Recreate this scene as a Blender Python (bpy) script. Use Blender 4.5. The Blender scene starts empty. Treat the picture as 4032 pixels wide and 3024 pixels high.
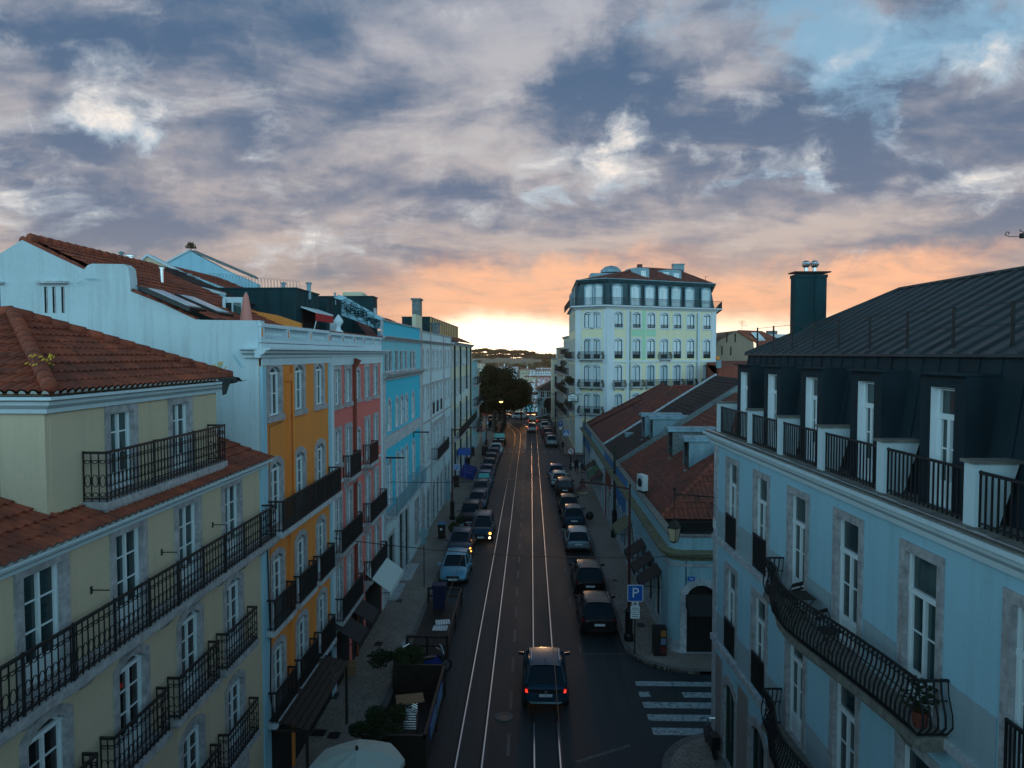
import bpy, math, random
from mathutils import Vector, Matrix, noise as mnoise
R = random.Random(7)
scene = bpy.context.scene
col = scene.collection
rad = math.radians
PI = math.pi
HAZE = .00016
# ---------------------------------------------------------------- camera (x right, y along the street, z up)
CH, FPX = 14.1, 2795.0
PITCH, YAW = math.atan((1512-1393)/FPX), math.atan(74/FPX)
cam_d = bpy.data.cameras.new('camera'); cam = bpy.data.objects.new('camera', cam_d); col.objects.link(cam)
cam.location = (0, 0, CH); cam.rotation_euler = (PI/2-PITCH, 0, YAW)
cam_d.sensor_width = 36; cam_d.lens = 36*FPX/4032; cam_d.clip_end = 9000; cam_d.clip_start = .1
scene.camera = cam
_M = (Matrix.Rotation(YAW, 3, 'Z') @ Matrix.Rotation(PI/2-PITCH, 3, 'X'))
def ray(px, py):
    return (_M @ Vector(((px-2016)/FPX, -(py-1512)/FPX, -1))).normalized()
def AX(px, py, x):
    d = ray(px, py); t = x/d.x; return Vector((x, d.y*t, CH+d.z*t))
def AY(px, py, y):
    d = ray(px, py); t = y/d.y; return Vector((d.x*t, y, CH+d.z*t))
def AZ(px, py, z):
    d = ray(px, py); t = (z-CH)/d.z; return Vector((d.x*t, d.y*t, z))
# ---------------------------------------------------------------- materials
def newmat(name):
    m = bpy.data.materials.new(name); m.use_nodes = True
    nt = m.node_tree; b = nt.nodes['Principled BSDF']; return m, nt, b
def setin(b, **k):
    for n, v in k.items():
        b.inputs[n.replace('_', ' ')].default_value = v
def c4(c): return (c[0], c[1], c[2], 1)
def plain(name, c, rough=.6, metal=0, spec=.5, emit=None, es=0):
    m, nt, b = newmat(name); setin(b, Base_Color=c4(c), Roughness=rough, Metallic=metal)
    b.inputs['Specular IOR Level'].default_value = spec
    if emit: b.inputs['Emission Color'].default_value = c4(emit); b.inputs['Emission Strength'].default_value = es
    return m
def mixrgb(nt, a, b, fac, mode='MIX'):
    n = nt.nodes.new('ShaderNodeMix'); n.data_type = 'RGBA'; n.blend_type = mode
    for sock, v in ((n.inputs[0], fac), (n.inputs[6], a), (n.inputs[7], b)):
        if isinstance(v, (int, float)): sock.default_value = v
        elif isinstance(v, tuple): sock.default_value = c4(v)
        else: nt.links.new(v, sock)
    return n.outputs[2]
def tex(nt, kind, scale, vec=None, **k):
    n = nt.nodes.new(kind)
    if 'Scale' in n.inputs: n.inputs['Scale'].default_value = scale
    for a, v in k.items():
        if a in n.inputs: n.inputs[a].default_value = v
        else: setattr(n, a, v)
    if vec is not None: nt.links.new(vec, n.inputs['Vector'])
    return n
def coord(nt, scale=(1, 1, 1), kind='Object', rot=(0, 0, 0)):
    t = nt.nodes.new('ShaderNodeTexCoord'); mp = nt.nodes.new('ShaderNodeMapping')
    mp.inputs['Scale'].default_value = scale; mp.inputs['Rotation'].default_value = rot
    nt.links.new(t.outputs[kind], mp.inputs['Vector']); return mp.outputs[0]
def worldpos(nt, scale=(1, 1, 1)):
    t = nt.nodes.new('ShaderNodeNewGeometry'); mp = nt.nodes.new('ShaderNodeMapping')
    mp.inputs['Scale'].default_value = scale
    nt.links.new(t.outputs['Position'], mp.inputs['Vector']); return mp.outputs[0]
def ramp(nt, src, stops):
    n = nt.nodes.new('ShaderNodeValToRGB'); el = n.color_ramp.elements
    while len(el) < len(stops): el.new(.5)
    for e, (p, c) in zip(el, stops):
        e.position = p; e.color = c4(c) if isinstance(c, tuple) else (c, c, c, 1)
    nt.links.new(src, n.inputs[0]); return n.outputs[0]
def bump(nt, b, h, strength=.2, dist=.02):
    n = nt.nodes.new('ShaderNodeBump'); n.inputs['Strength'].default_value = strength; n.inputs['Distance'].default_value = dist
    nt.links.new(h, n.inputs['Height']); nt.links.new(n.outputs[0], b.inputs['Normal'])
def stucco(name, c, dirt=.35, rough=.85, dirtc=None, amp=1.0):
    """painted plaster: broad blotches, vertical rain streaks, fine grain"""
    m, nt, b = newmat(name)
    p = worldpos(nt)
    n1 = tex(nt, 'ShaderNodeTexNoise', .45, p, Detail=6, Roughness=.62).outputs[0]
    n2 = tex(nt, 'ShaderNodeTexNoise', 1.0, worldpos(nt, (2.6, 2.6, .16)), Detail=5, Roughness=.7).outputs[0]
    n3 = tex(nt, 'ShaderNodeTexNoise', 14, p, Detail=4).outputs[0]
    d = dirtc or tuple(v*.55 for v in c)
    f1 = ramp(nt, n1, [(.42, 0.0), (.72, dirt*amp)]); f2 = ramp(nt, n2, [(.5, 0.0), (.78, dirt*amp)])
    c1 = mixrgb(nt, c, tuple(v*.8 for v in c), f1)
    c2 = mixrgb(nt, c1, d, f2)
    c3 = mixrgb(nt, c2, tuple(min(1, v*1.12) for v in c), ramp(nt, n3, [(.45, 0.0), (.7, .3)]))
    nt.links.new(c3, b.inputs['Base Color']); setin(b, Roughness=rough)
    b.inputs['Specular IOR Level'].default_value = .25
    bump(nt, b, n3, .25, .01)
    return m
def stone(name, c, rough=.8):
    m, nt, b = newmat(name)
    n1 = tex(nt, 'ShaderNodeTexNoise', 5, worldpos(nt), Detail=8, Roughness=.7).outputs[0]
    n2 = tex(nt, 'ShaderNodeTexNoise', .9, worldpos(nt), Detail=3).outputs[0]
    a = mixrgb(nt, tuple(v*.6 for v in c), tuple(min(1, v*1.2) for v in c), ramp(nt, n1, [(.35, 0.0), (.65, 1.0)]))
    a = mixrgb(nt, a, tuple(v*.5 for v in c), ramp(nt, n2, [(.5, 0.0), (.75, .45)]))
    nt.links.new(a, b.inputs['Base Color']); setin(b, Roughness=rough); bump(nt, b, n1, .3, .01); return m
def tilemat(name, c, dark, moss=.3):
    m, nt, b = newmat(name)
    p = worldpos(nt)
    n1 = tex(nt, 'ShaderNodeTexNoise', 3.2, p, Detail=5, Roughness=.7).outputs[0]
    n2 = tex(nt, 'ShaderNodeTexNoise', .5, p, Detail=5, Roughness=.6).outputs[0]
    v = tex(nt, 'ShaderNodeTexVoronoi', 3.0, p).outputs['Color']
    bw = nt.nodes.new('ShaderNodeRGBToBW'); nt.links.new(v, bw.inputs[0])
    a = mixrgb(nt, c, dark, ramp(nt, n1, [(.38, 0.0), (.7, 1.0)]))
    a = mixrgb(nt, a, tuple(min(1, q*1.45) for q in c), ramp(nt, bw.outputs[0], [(.55, 0.0), (.9, .6)]))
    a = mixrgb(nt, a, (.035, .035, .03), ramp(nt, n2, [(.48, 0.0), (.75, moss)]))
    nt.links.new(a, b.inputs['Base Color']); setin(b, Roughness=.8); bump(nt, b, n1, .3, .01); return m
def zincmat(name, c, rough=.45, metal=.0):
    m, nt, b = newmat(name)
    n1 = tex(nt, 'ShaderNodeTexNoise', 1.2, worldpos(nt, (1, 1, .4)), Detail=6, Roughness=.65).outputs[0]
    a = mixrgb(nt, tuple(v*.72 for v in c), tuple(min(1, v*1.3) for v in c), ramp(nt, n1, [(.35, 0.0), (.68, 1.0)]))
    nt.links.new(a, b.inputs['Base Color'])
    r = ramp(nt, n1, [(.3, rough-.1), (.7, rough+.15)]); nt.links.new(r, b.inputs['Roughness']); setin(b, Metallic=metal); return m
def glassmat(name, dark, light, spread=(.35, .8), rough=.06, spec=.8):
    """window pane: dark room behind, on some panes a pale curtain; reflects the sky"""
    m, nt, b = newmat(name)
    oi = nt.nodes.new('ShaderNodeObjectInfo')
    n = tex(nt, 'ShaderNodeTexNoise', 1.6, coord(nt, (3.5, 1, .5)), Detail=2, noise_dimensions='4D')
    mul = nt.nodes.new('ShaderNodeMath'); mul.operation = 'MULTIPLY'; mul.inputs[1].default_value = 40
    nt.links.new(oi.outputs['Random'], mul.inputs[0]); nt.links.new(mul.outputs[0], n.inputs['W'])
    f = ramp(nt, oi.outputs['Random'], [(spread[0], 0.0), (spread[1], .8)])
    mm = nt.nodes.new('ShaderNodeMath'); mm.operation = 'MULTIPLY'
    nt.links.new(f, mm.inputs[0]); nt.links.new(ramp(nt, n.outputs[0], [(.35, .35), (.6, 1.0)]), mm.inputs[1])
    a = mixrgb(nt, dark, light, mm.outputs[0])
    nt.links.new(a, b.inputs['Base Color']); setin(b, Roughness=rough); b.inputs['Specular IOR Level'].default_value = spec
    return m
M = {}
M['white'] = stucco('white_plaster', (.56, .67, .72), .6, dirtc=(.27, .31, .31))
M['whiteblue'] = stucco('pale_blue_plaster', (.34, .58, .70), .45)
M['trimwhite'] = stucco('white_trim', (.58, .69, .75), .3)
M['cream'] = stucco('cream_plaster', (.60, .49, .35), .35, dirtc=(.3, .3, .2))
M['creampale'] = stucco('pale_yellow_plaster', (.66, .60, .45), .3)
M['orange'] = stucco('ochre_plaster', (.80, .27, .06), .4)
M['pink'] = stucco('pink_plaster', (.70, .17, .15), .25)
M['cyan'] = stucco('turquoise_plaster', (.04, .50, .68), .2)
M['cyanpale'] = stucco('pale_turquoise_plaster', (.20, .54, .64), .3)
M['blueshop'] = stucco('blue_plaster', (.06, .19, .42), .4)
M['bluepale'] = stucco('light_blue_plaster', (.30, .50, .58), .6, dirtc=(.12, .16, .14))
M['brown'] = stucco('weathered_brown_plaster', (.34, .26, .19), .6)
M['redwall'] = stucco('dark_red_plaster', (.26, .07, .05), .4)
M['hotel'] = stucco('pale_yellow_green_plaster', (.80, .72, .50), .25)
M['hotelmint'] = stucco('mint_patch_plaster', (.42, .68, .48), .15)
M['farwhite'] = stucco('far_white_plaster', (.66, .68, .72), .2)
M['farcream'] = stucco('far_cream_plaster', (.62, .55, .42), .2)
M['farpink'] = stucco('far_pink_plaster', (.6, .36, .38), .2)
M['stone'] = stone('limestone_surround', (.42, .41, .43))
M['stonelite'] = stone('pale_limestone', (.50, .52, .56))
M['stonedark'] = stone('weathered_stone', (.20, .19, .17))
M['concrete'] = stone('mossy_concrete', (.16, .20, .21))
M['goldfin'] = stucco('sunset_gold_fin_panels', (.75, .45, .20), .2)  # gold of the low sunlight is put into the fin colour
M['hotelstone'] = stucco('pale_dressed_stone', (.66, .70, .74), .35)
M['mossy'] = stucco('moss_stained_cornice', (.20, .19, .12), .9, dirtc=(.05, .045, .02))
M['apron'] = stucco('grey_blue_apron', (.33, .42, .47), .4)
M['stonewarm'] = stucco('weathered_warm_stone', (.30, .26, .25), .5)
M['castle'] = stone('castle_masonry', (.26, .20, .15))
M['frame'] = plain('white_painted_wood', (.74, .80, .84), .45)
M['greenframe'] = plain('dark_green_wood', (.012, .05, .045), .5)
M['greenframe2'] = plain('dark_green_joinery', (.02, .045, .05), .5)
M['glass'] = glassmat('window_glass', (.004, .008, .010), (.06, .11, .11), (.5, 1.0))
M['glassteal'] = glassmat('curtained_glass', (.010, .028, .032), (.06, .13, .13), (.2, 1.0), .08)
M['glasslite'] = glassmat('sky_bright_curtain_glass', (.42, .52, .58), (.75, .80, .84), (.0, .6), .05)  # pale base stands in for bright sky reflected in the panes, and curtains
M['shutter'] = plain('grey_shutter', (.16, .19, .20), .6)
M['iron'] = plain('black_wrought_iron', (.009, .010, .012), .55)
M['ironred'] = plain('dark_red_lamp_paint', (.05, .012, .012), .5)
M['irongreen'] = plain('dark_green_pole_paint', (.01, .035, .02), .5)
M['tile'] = tilemat('terracotta_tiles', (.32, .066, .03), (.13, .03, .018), .5)
M['tileb'] = tilemat('brown_roof_tiles', (.18, .042, .03), (.08, .024, .02), .5)
M['tilered'] = tilemat('dull_red_roof_tiles', (.22, .05, .030), (.09, .026, .018), .5)
M['tiledark'] = tilemat('blackened_roof_tiles', (.05, .026, .024), (.02, .014, .013), .6)
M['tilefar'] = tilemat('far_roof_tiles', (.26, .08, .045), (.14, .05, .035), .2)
M['eavecap'] = plain('mortar_white', (.42, .42, .40), .9)
M['zinc'] = zincmat('dark_seam_metal', (.040, .050, .058), .48)
M['zincblue'] = zincmat('dark_teal_cladding', (.014, .045, .055), .7)
M['zincwall'] = zincmat('dark_mansard_metal', (.018, .032, .042), .7)
for k_ in ('zincblue', 'zincwall'): M[k_].node_tree.nodes['Principled BSDF'].inputs['Specular IOR Level'].default_value = .12
M['zinc'].node_tree.nodes['Principled BSDF'].inputs['Specular IOR Level'].default_value = .3
M['zincpale'] = zincmat('weathered_pale_zinc', (.20, .32, .38), .4)
M['slate'] = zincmat('blue_green_slate', (.030, .085, .105), .55)
M['steel'] = plain('bright_steel', (.6, .62, .64), .22, 1)
M['rail'] = plain('polished_rail_steel', (.55, .53, .50), .2, 1)
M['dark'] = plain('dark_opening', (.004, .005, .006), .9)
M['black'] = plain('black_plastic', (.008, .009, .010), .45)
M['wooddark'] = plain('dark_stained_wood', (.022, .013, .010), .6)
M['wood'] = plain('brown_board', (.22, .12, .06), .6)
M['card'] = plain('brown_cardboard', (.28, .15, .08), .8)
M['umbrella'] = plain('pale_canvas', (.50, .58, .54), .85)
M['awnwhite'] = plain('pale_awning_canvas', (.55, .62, .62), .8)
M['awnblack'] = plain('black_awning_canvas', (.012, .014, .015), .8)
M['awngreen'] = plain('green_awning_canvas', (.012, .11, .05), .8)
M['awnred'] = plain('red_awning_canvas', (.42, .015, .02), .8)
M['awnmaroon'] = plain('maroon_awning_canvas', (.05, .012, .014), .8)
M['salmon'] = plain('salmon_canvas', (.66, .24, .20), .85)
M['blueplastic'] = plain('blue_paint', (.010, .035, .22), .5)
M['cobaltplastic'] = plain('dark_blue_plastic', (.004, .010, .05), .6)
M['posterred'] = plain('dark_red_poster', (.12, .01, .012), .5); M['posterblue'] = plain('mixed_blue_poster', (.10, .16, .24), .5); M['posterorange'] = plain('orange_poster', (.30, .12, .02), .5)
M['signblue'] = plain('blue_sign_enamel', (.008, .10, .42), .35)
M['signwhite'] = plain('white_sign_enamel', (.72, .75, .78), .35)
M['signred'] = plain('red_sign_enamel', (.5, .02, .02), .4)
M['binteal'] = plain('blue_bin_lid', (.02, .14, .28), .4)
M['white_plastic'] = plain('white_metal_casing', (.62, .65, .66), .5)
M['lampglass'] = plain('frosted_lantern_glass', (.45, .36, .24), .35)
M['yellowglow'] = plain('lit_yellow_lamp', (.8, .5, .1), .4, emit=(1, .55, .12), es=6)
M['orangeglow'] = plain('lit_indicator', (.8, .3, .05), .4, emit=(1, .33, .05), es=4)
M['redglow'] = plain('lit_tail_light', (.6, .02, .02), .4, emit=(1, .04, .02), es=1.3)
M['warmglow'] = plain('lit_headlight', (.9, .8, .6), .3, emit=(1, .62, .32), es=5)
M['tailred'] = plain('red_tail_lens', (.22, .01, .012), .2)
M['lens'] = plain('clear_headlight_lens', (.45, .52, .56), .12)
M['carglass'] = plain('car_window_glass', (.004, .014, .024), .12, spec=.45)
M['carglassteal'] = plain('bright_teal_car_glass', (.10, .42, .42), .3)
M['tyre'] = plain('black_tyre_rubber', (.010, .010, .010), .85)
M['rim'] = plain('alloy_rim', (.30, .31, .33), .35, .8)
M['plate'] = plain('licence_plate_white', (.62, .66, .70), .4)
M['skin'] = plain('skin', (.35, .2, .14), .6)
M['cloth_black'] = plain('black_coat', (.008, .008, .01), .9)
M['jeans'] = plain('dark_blue_jeans', (.03, .05, .09), .9)
M['cloth_blue'] = plain('navy_jacket', (.02, .03, .06), .9)
def carpaint(n, c, metal=.3, rough=.36):
    m = plain(n, c, rough, metal); b = m.node_tree.nodes['Principled BSDF']
    b.inputs['Coat Weight'].default_value = .2; b.inputs['Coat Roughness'].default_value = .06; return m
PA = {'navy': carpaint('dark_blue_paint', (.010, .045, .08)), 'black': carpaint('black_paint', (.008, .009, .011)),
      'silver': carpaint('silver_paint', (.24, .31, .35), .6), 'ice': carpaint('pale_blue_metallic_paint', (.16, .38, .52), .5),
      'white': carpaint('white_paint', (.45, .55, .60), 0), 'grey': carpaint('dark_grey_paint', (.03, .045, .055), .5),
      'blue': carpaint('blue_metallic_paint', (.01, .09, .22), .4), 'teal': carpaint('deep_teal_metallic_paint', (.007, .05, .095), .5), 'red': carpaint('dark_red_paint', (.10, .012, .014), .3),
      'cobalt': carpaint('deep_blue_paint', (.008, .035, .12), .4)}
def leafmat(name, a, b2, rough=.7):
    m, nt, b = newmat(name)
    n = tex(nt, 'ShaderNodeTexNoise', .6, worldpos(nt), Detail=3).outputs[0]
    c = mixrgb(nt, a, b2, ramp(nt, n, [(.35, 0.0), (.7, 1.0)])); nt.links.new(c, b.inputs['Base Color']); setin(b, Roughness=rough)
    b.inputs['Specular IOR Level'].default_value = .15
    return m
M['leafdark'] = leafmat('dark_olive_foliage', (.020, .030, .010), (.045, .040, .014))
M['leafpine'] = leafmat('pine_foliage', (.05, .045, .015), (.09, .07, .02))
M['leafbush'] = leafmat('bush_foliage', (.015, .035, .018), (.04, .05, .02))
M['bark'] = plain('grey_brown_bark', (.045, .035, .028), .9)
M['flower'] = plain('yellow_wildflower', (.6, .36, .02), .7)
# asphalt
def asphalt():
    m, nt, b = newmat('worn_asphalt'); p = worldpos(nt)
    n1 = tex(nt, 'ShaderNodeTexNoise', .35, worldpos(nt, (1, .22, 1)), Detail=7, Roughness=.65).outputs[0]
    n2 = tex(nt, 'ShaderNodeTexNoise', 30, p, Detail=3).outputs[0]
    n3 = tex(nt, 'ShaderNodeTexNoise', 1.5, worldpos(nt, (1.2, .05, 1)), Detail=4).outputs[0]
    c = mixrgb(nt, (.018, .025, .031), (.034, .045, .053), ramp(nt, n1, [(.35, 0.0), (.65, 1.0)]))
    c = mixrgb(nt, c, (.05, .06, .062), ramp(nt, n2, [(.55, 0.0), (.75, .5)]))
    c = mixrgb(nt, c, (.012, .014, .016), ramp(nt, n3, [(.55, 0.0), (.7, .5)]))
    vo = tex(nt, 'ShaderNodeTexVoronoi', .35, worldpos(nt, (1, .5, 1)), feature='DISTANCE_TO_EDGE').outputs[0]
    c = mixrgb(nt, c, (.008, .009, .01), ramp(nt, vo, [(.003, .3), (.010, 0.0)]))
    nt.links.new(c, b.inputs['Base Color'])
    nt.links.new(ramp(nt, n1, [(.3, .54), (.7, .72)]), b.inputs['Roughness']); b.inputs['Specular IOR Level'].default_value = .3; bump(nt, b, n2, .3, .006); return m
M['asphalt'] = asphalt()
def cobble():
    m, nt, b = newmat('limestone_mosaic_paving')
    br = tex(nt, 'ShaderNodeTexBrick', 1.0, coord(nt, (4.2, 4.2, 4.2), 'Object', (0, 0, rad(45))))
    br.inputs['Color1'].default_value = (.58, .49, .42, 1); br.inputs['Color2'].default_value = (.38, .315, .275, 1)
    br.inputs['Mortar'].default_value = (.018, .018, .018, 1); br.inputs['Mortar Size'].default_value = .05
    n1 = tex(nt, 'ShaderNodeTexNoise', .7, worldpos(nt), Detail=6, Roughness=.7).outputs[0]
    n2 = tex(nt, 'ShaderNodeTexNoise', 9, worldpos(nt), Detail=3).outputs[0]
    c = mixrgb(nt, br.outputs[0], (.50, .43, .37), ramp(nt, n1, [(.5, 0.0), (.75, .5)]))
    c = mixrgb(nt, c, (.09, .08, .07), ramp(nt, n2, [(.5, 0.0), (.7, .6)]))
    nt.links.new(c, b.inputs['Base Color']); setin(b, Roughness=.7); bump(nt, b, br.outputs['Fac'], .4, .02); return m
M['cobble'] = cobble()
def roadpaint():
    m, nt, b = newmat('worn_white_road_paint')
    n1 = tex(nt, 'ShaderNodeTexNoise', 6, worldpos(nt), Detail=8, Roughness=.75).outputs[0]
    c = mixrgb(nt, (.40, .46, .50), (.045, .055, .06), ramp(nt, n1, [(.46, 0.0), (.64, 1.0)]))
    nt.links.new(c, b.inputs['Base Color']); setin(b, Roughness=.6); return m
def roadfaint():
    m, nt, b = newmat('faded_road_paint')
    n1 = tex(nt, 'ShaderNodeTexNoise', 6, worldpos(nt), Detail=8, Roughness=.75).outputs[0]
    c = mixrgb(nt, (.09, .11, .12), (.03, .037, .042), ramp(nt, n1, [(.42, 0.0), (.6, 1.0)]))
    nt.links.new(c, b.inputs['Base Color']); setin(b, Roughness=.6); return m
M['paint'] = roadpaint(); M['faint'] = roadfaint()
# ---------------------------------------------------------------- mesh builder
class MB:
    def __init__(s): s.v = []; s.f = []; s.m = []
    def add(s, vs, fs, m=0):
        o = len(s.v); s.v += [tuple(v) for v in vs]; s.f += [tuple(i+o for i in f) for f in fs]; s.m += [m]*len(fs); return s
    def quad(s, a, b, c, d, m=0): return s.add([a, b, c, d], [(0, 1, 2, 3)], m)
    def box(s, x0, x1, y0, y1, z0, z1, m=0):
        x0, x1 = min(x0, x1), max(x0, x1); y0, y1 = min(y0, y1), max(y0, y1); z0, z1 = min(z0, z1), max(z0, z1)
        v = [(x0,y0,z0),(x1,y0,z0),(x1,y1,z0),(x0,y1,z0),(x0,y0,z1),(x1,y0,z1),(x1,y1,z1),(x0,y1,z1)]
        return s.add(v, [(0,3,2,1),(4,5,6,7),(0,1,5,4),(1,2,6,5),(2,3,7,6),(3,0,4,7)], m)
    def hexa(s, b, t, m=0):
        return s.add(list(b)+list(t), [(0,3,2,1),(4,5,6,7),(0,1,5,4),(1,2,6,5),(2,3,7,6),(3,0,4,7)], m)
    def prism(s, poly, a0, a1, axis='y', m=0):
        """poly of 2D points extruded along an axis. axis y: (x,z); axis x: (y,z); axis z: (x,y)"""
        n = len(poly)
        def P(p, a): return {'y': (p[0], a, p[1]), 'x': (a, p[0], p[1]), 'z': (p[0], p[1], a)}[axis]
        vs = [P(p, a0) for p in poly]+[P(p, a1) for p in poly]
        fs = [tuple(range(n)), tuple(range(2*n-1, n-1, -1))]+[(i, i+n, (i+1) % n+n, (i+1) % n) for i in range(n)]
        return s.add(vs, fs, m)
    def cyl(s, p0, p1, r0, r1=None, n=8, m=0, cap=True):
        r1 = r0 if r1 is None else r1; p0 = Vector(p0); p1 = Vector(p1); d = (p1-p0)
        if d.length < 1e-6: return s
        d.normalize(); a = d.orthogonal().normalized(); b = d.cross(a)
        vs = []
        for p, r in ((p0, r0), (p1, r1)):
            for i in range(n):
                t = 2*PI*i/n; vs.append(p+a*math.cos(t)*r+b*math.sin(t)*r)
        fs = [(i, (i+1) % n, (i+1) % n+n, i+n) for i in range(n)]
        if cap: fs += [tuple(range(n-1, -1, -1)), tuple(range(n, 2*n))]
        return s.add(vs, fs, m)
    def tube(s, pts, r, n=6, m=0):
        for a, b in zip(pts[:-1], pts[1:]): s.cyl(a, b, r, r, n, m)
        return s
    def lathe(s, prof, c=(0, 0, 0), n=12, m=0):
        vs = []; k = len(prof)
        for i in range(n):
            t = 2*PI*i/n
            for (r, z) in prof: vs.append((c[0]+r*math.cos(t), c[1]+r*math.sin(t), c[2]+z))
        fs = [(i*k+j, ((i+1) % n)*k+j, ((i+1) % n)*k+j+1, i*k+j+1) for i in range(n) for j in range(k-1)]
        return s.add(vs, fs, m)
    def sphere(s, c, r, n=10, m=0, sz=1):
        prof = [(max(1e-4, r*math.sin(PI*j/6)), -r*sz*math.cos(PI*j/6)) for j in range(7)]
        return s.lathe(prof, c, n, m)
    def strip(s, pts, t, y0, y1, m=0, closed=False):
        """ribbon of thickness t (in the x-z plane) extruded y0..y1 along a 2D path"""
        P = [Vector(p) for p in pts]; n = len(P); L = []; Rr = []
        for i in range(n):
            a = P[(i-1) % n] if (closed or i > 0) else P[i]; b = P[(i+1) % n] if (closed or i < n-1) else P[i]
            d = (b-a).normalized(); q = Vector((-d.y, d.x))*t*.5; L.append(P[i]+q); Rr.append(P[i]-q)
        vs = []
        for i in range(n):
            vs += [(L[i].x, y0, L[i].y), (Rr[i].x, y0, Rr[i].y), (Rr[i].x, y1, Rr[i].y), (L[i].x, y1, L[i].y)]
        fs = []
        for i in range(n if closed else n-1):
            a = 4*i; b = 4*((i+1) % n)
            fs += [(a, a+1, b+1, b), (a+1, a+2, b+2, b+1), (a+2, a+3, b+3, b+2), (a+3, a, b, b+3)]
        if not closed: fs += [(0, 1, 2, 3), (4*n-1, 4*n-2, 4*n-3, 4*n-4)]
        return s.add(vs, fs, m)
    def mesh(s, name, mats, smooth=False):
        me = bpy.data.meshes.new(name); me.from_pydata(s.v, [], s.f); me.update()
        if not isinstance(mats, (list, tuple)): mats = [mats]
        for m in mats: me.materials.append(m)
        me.polygons.foreach_set('material_index', s.m)
        if smooth: me.polygons.foreach_set('use_smooth', [True]*len(s.f))
        return me
    def build(s, name, mats, parent=None, loc=None, rotz=0, smooth=False):
        return put(name, s.mesh(name, mats, smooth), parent, loc, rotz)
def fixn(me):
    import bmesh
    b = bmesh.new(); b.from_mesh(me); bmesh.ops.recalc_face_normals(b, faces=b.faces); b.to_mesh(me); b.free(); return me
def put(name, me, parent=None, loc=None, rotz=0):
    o = bpy.data.objects.new(name, me); col.objects.link(o)
    if parent: o.parent = parent
    if loc is not None: o.location = loc
    if rotz: o.rotation_euler = (0, 0, rotz)
    return o
def thing(name, label, cat, loc=(0, 0, 0), rotz=0, group=None):
    o = bpy.data.objects.new(name, None); col.objects.link(o); o.location = loc; o.rotation_euler = (0, 0, rotz)
    o.empty_display_size = .2
    return tag(o, label, cat, group)
def tag(o, label=None, cat=None, group=None, kind=None):
    if label: o['label'] = label
    if cat: o['category'] = cat
    if group: o['group'] = group
    if kind: o['kind'] = kind
    return o
def dup(root, loc, rotz, label, cat=None, group=None, mats=None):
    def rec(o, parent):
        c = o.copy(); col.objects.link(c)
        if parent: c.parent = parent
        for ch in o.children: rec(ch, c)
        return c
    c = rec(root, None); c.location = loc; c.rotation_euler = (0, 0, rotz); c['label'] = label
    if cat: c['category'] = cat
    if group: c['group'] = group
    return c
def recenter(o):
    """move a single-mesh object's origin to the base of its geometry"""
    me = o.data; vs = [v.co for v in me.vertices]
    c = Vector((sum(v.x for v in vs)/len(vs), sum(v.y for v in vs)/len(vs), min(v.z for v in vs)))
    me.transform(Matrix.Translation(-c)); o.location = Vector(o.location)+c; return o
# ================================================================ facade kit
class Fr:
    """a vertical facade plane: local x = u along it, local y = w outward, z up"""
    def __init__(s, parent, ox, oy, deg):
        s.p = parent; s.o = Vector((ox, oy, 0)); s.th = rad(deg)
        s.u = Vector((math.cos(s.th), math.sin(s.th), 0)); s.n = Vector((-math.sin(s.th), math.cos(s.th), 0))
    def W(s, u, w=0, z=0): return s.o+s.u*u+s.n*w+Vector((0, 0, z))
    def pix(s, px, py=1400, w=0):
        d = ray(px, py); c = Vector((0, 0, CH)); q = s.o+s.n*w
        t = (q-c).dot(s.n)/d.dot(s.n); h = c+d*t
        return (h-s.o).dot(s.u), h.z
    def put(s, name, me, u=0, w=0, z=0, parent=None, rot=0):
        """parent: a part of this thing, itself placed with the same frame (local offset given)"""
        if parent is not None and parent is not s.p:
            return put(name, me, parent, (u, w, z), rot)
        return put(name, me, s.p, s.W(u, w, z)-Vector(s.p.location), s.th+rot)
    def build(s, name, mb, mats, u=0, w=0, z=0, parent=None, smooth=False, rot=0):
        return s.put(name, mb.mesh(name, mats, smooth), u, w, z, parent, rot)
def arch_pts(w, h, rise, n=8):
    if rise <= 0.001: return [(-w/2, 0), (-w/2, h), (w/2, h), (w/2, 0)]
    r = (w*w/4+rise*rise)/(2*rise); a = math.asin(min(1, (w/2)/r)); 
    if rise > r: a = PI-a
    return [(-w/2, 0)]+[(r*math.sin(-a+2*a*i/n), h-r+r*math.cos(-a+2*a*i/n)) for i in range(n+1)]+[(w/2, 0)]
_wc = {}
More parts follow.
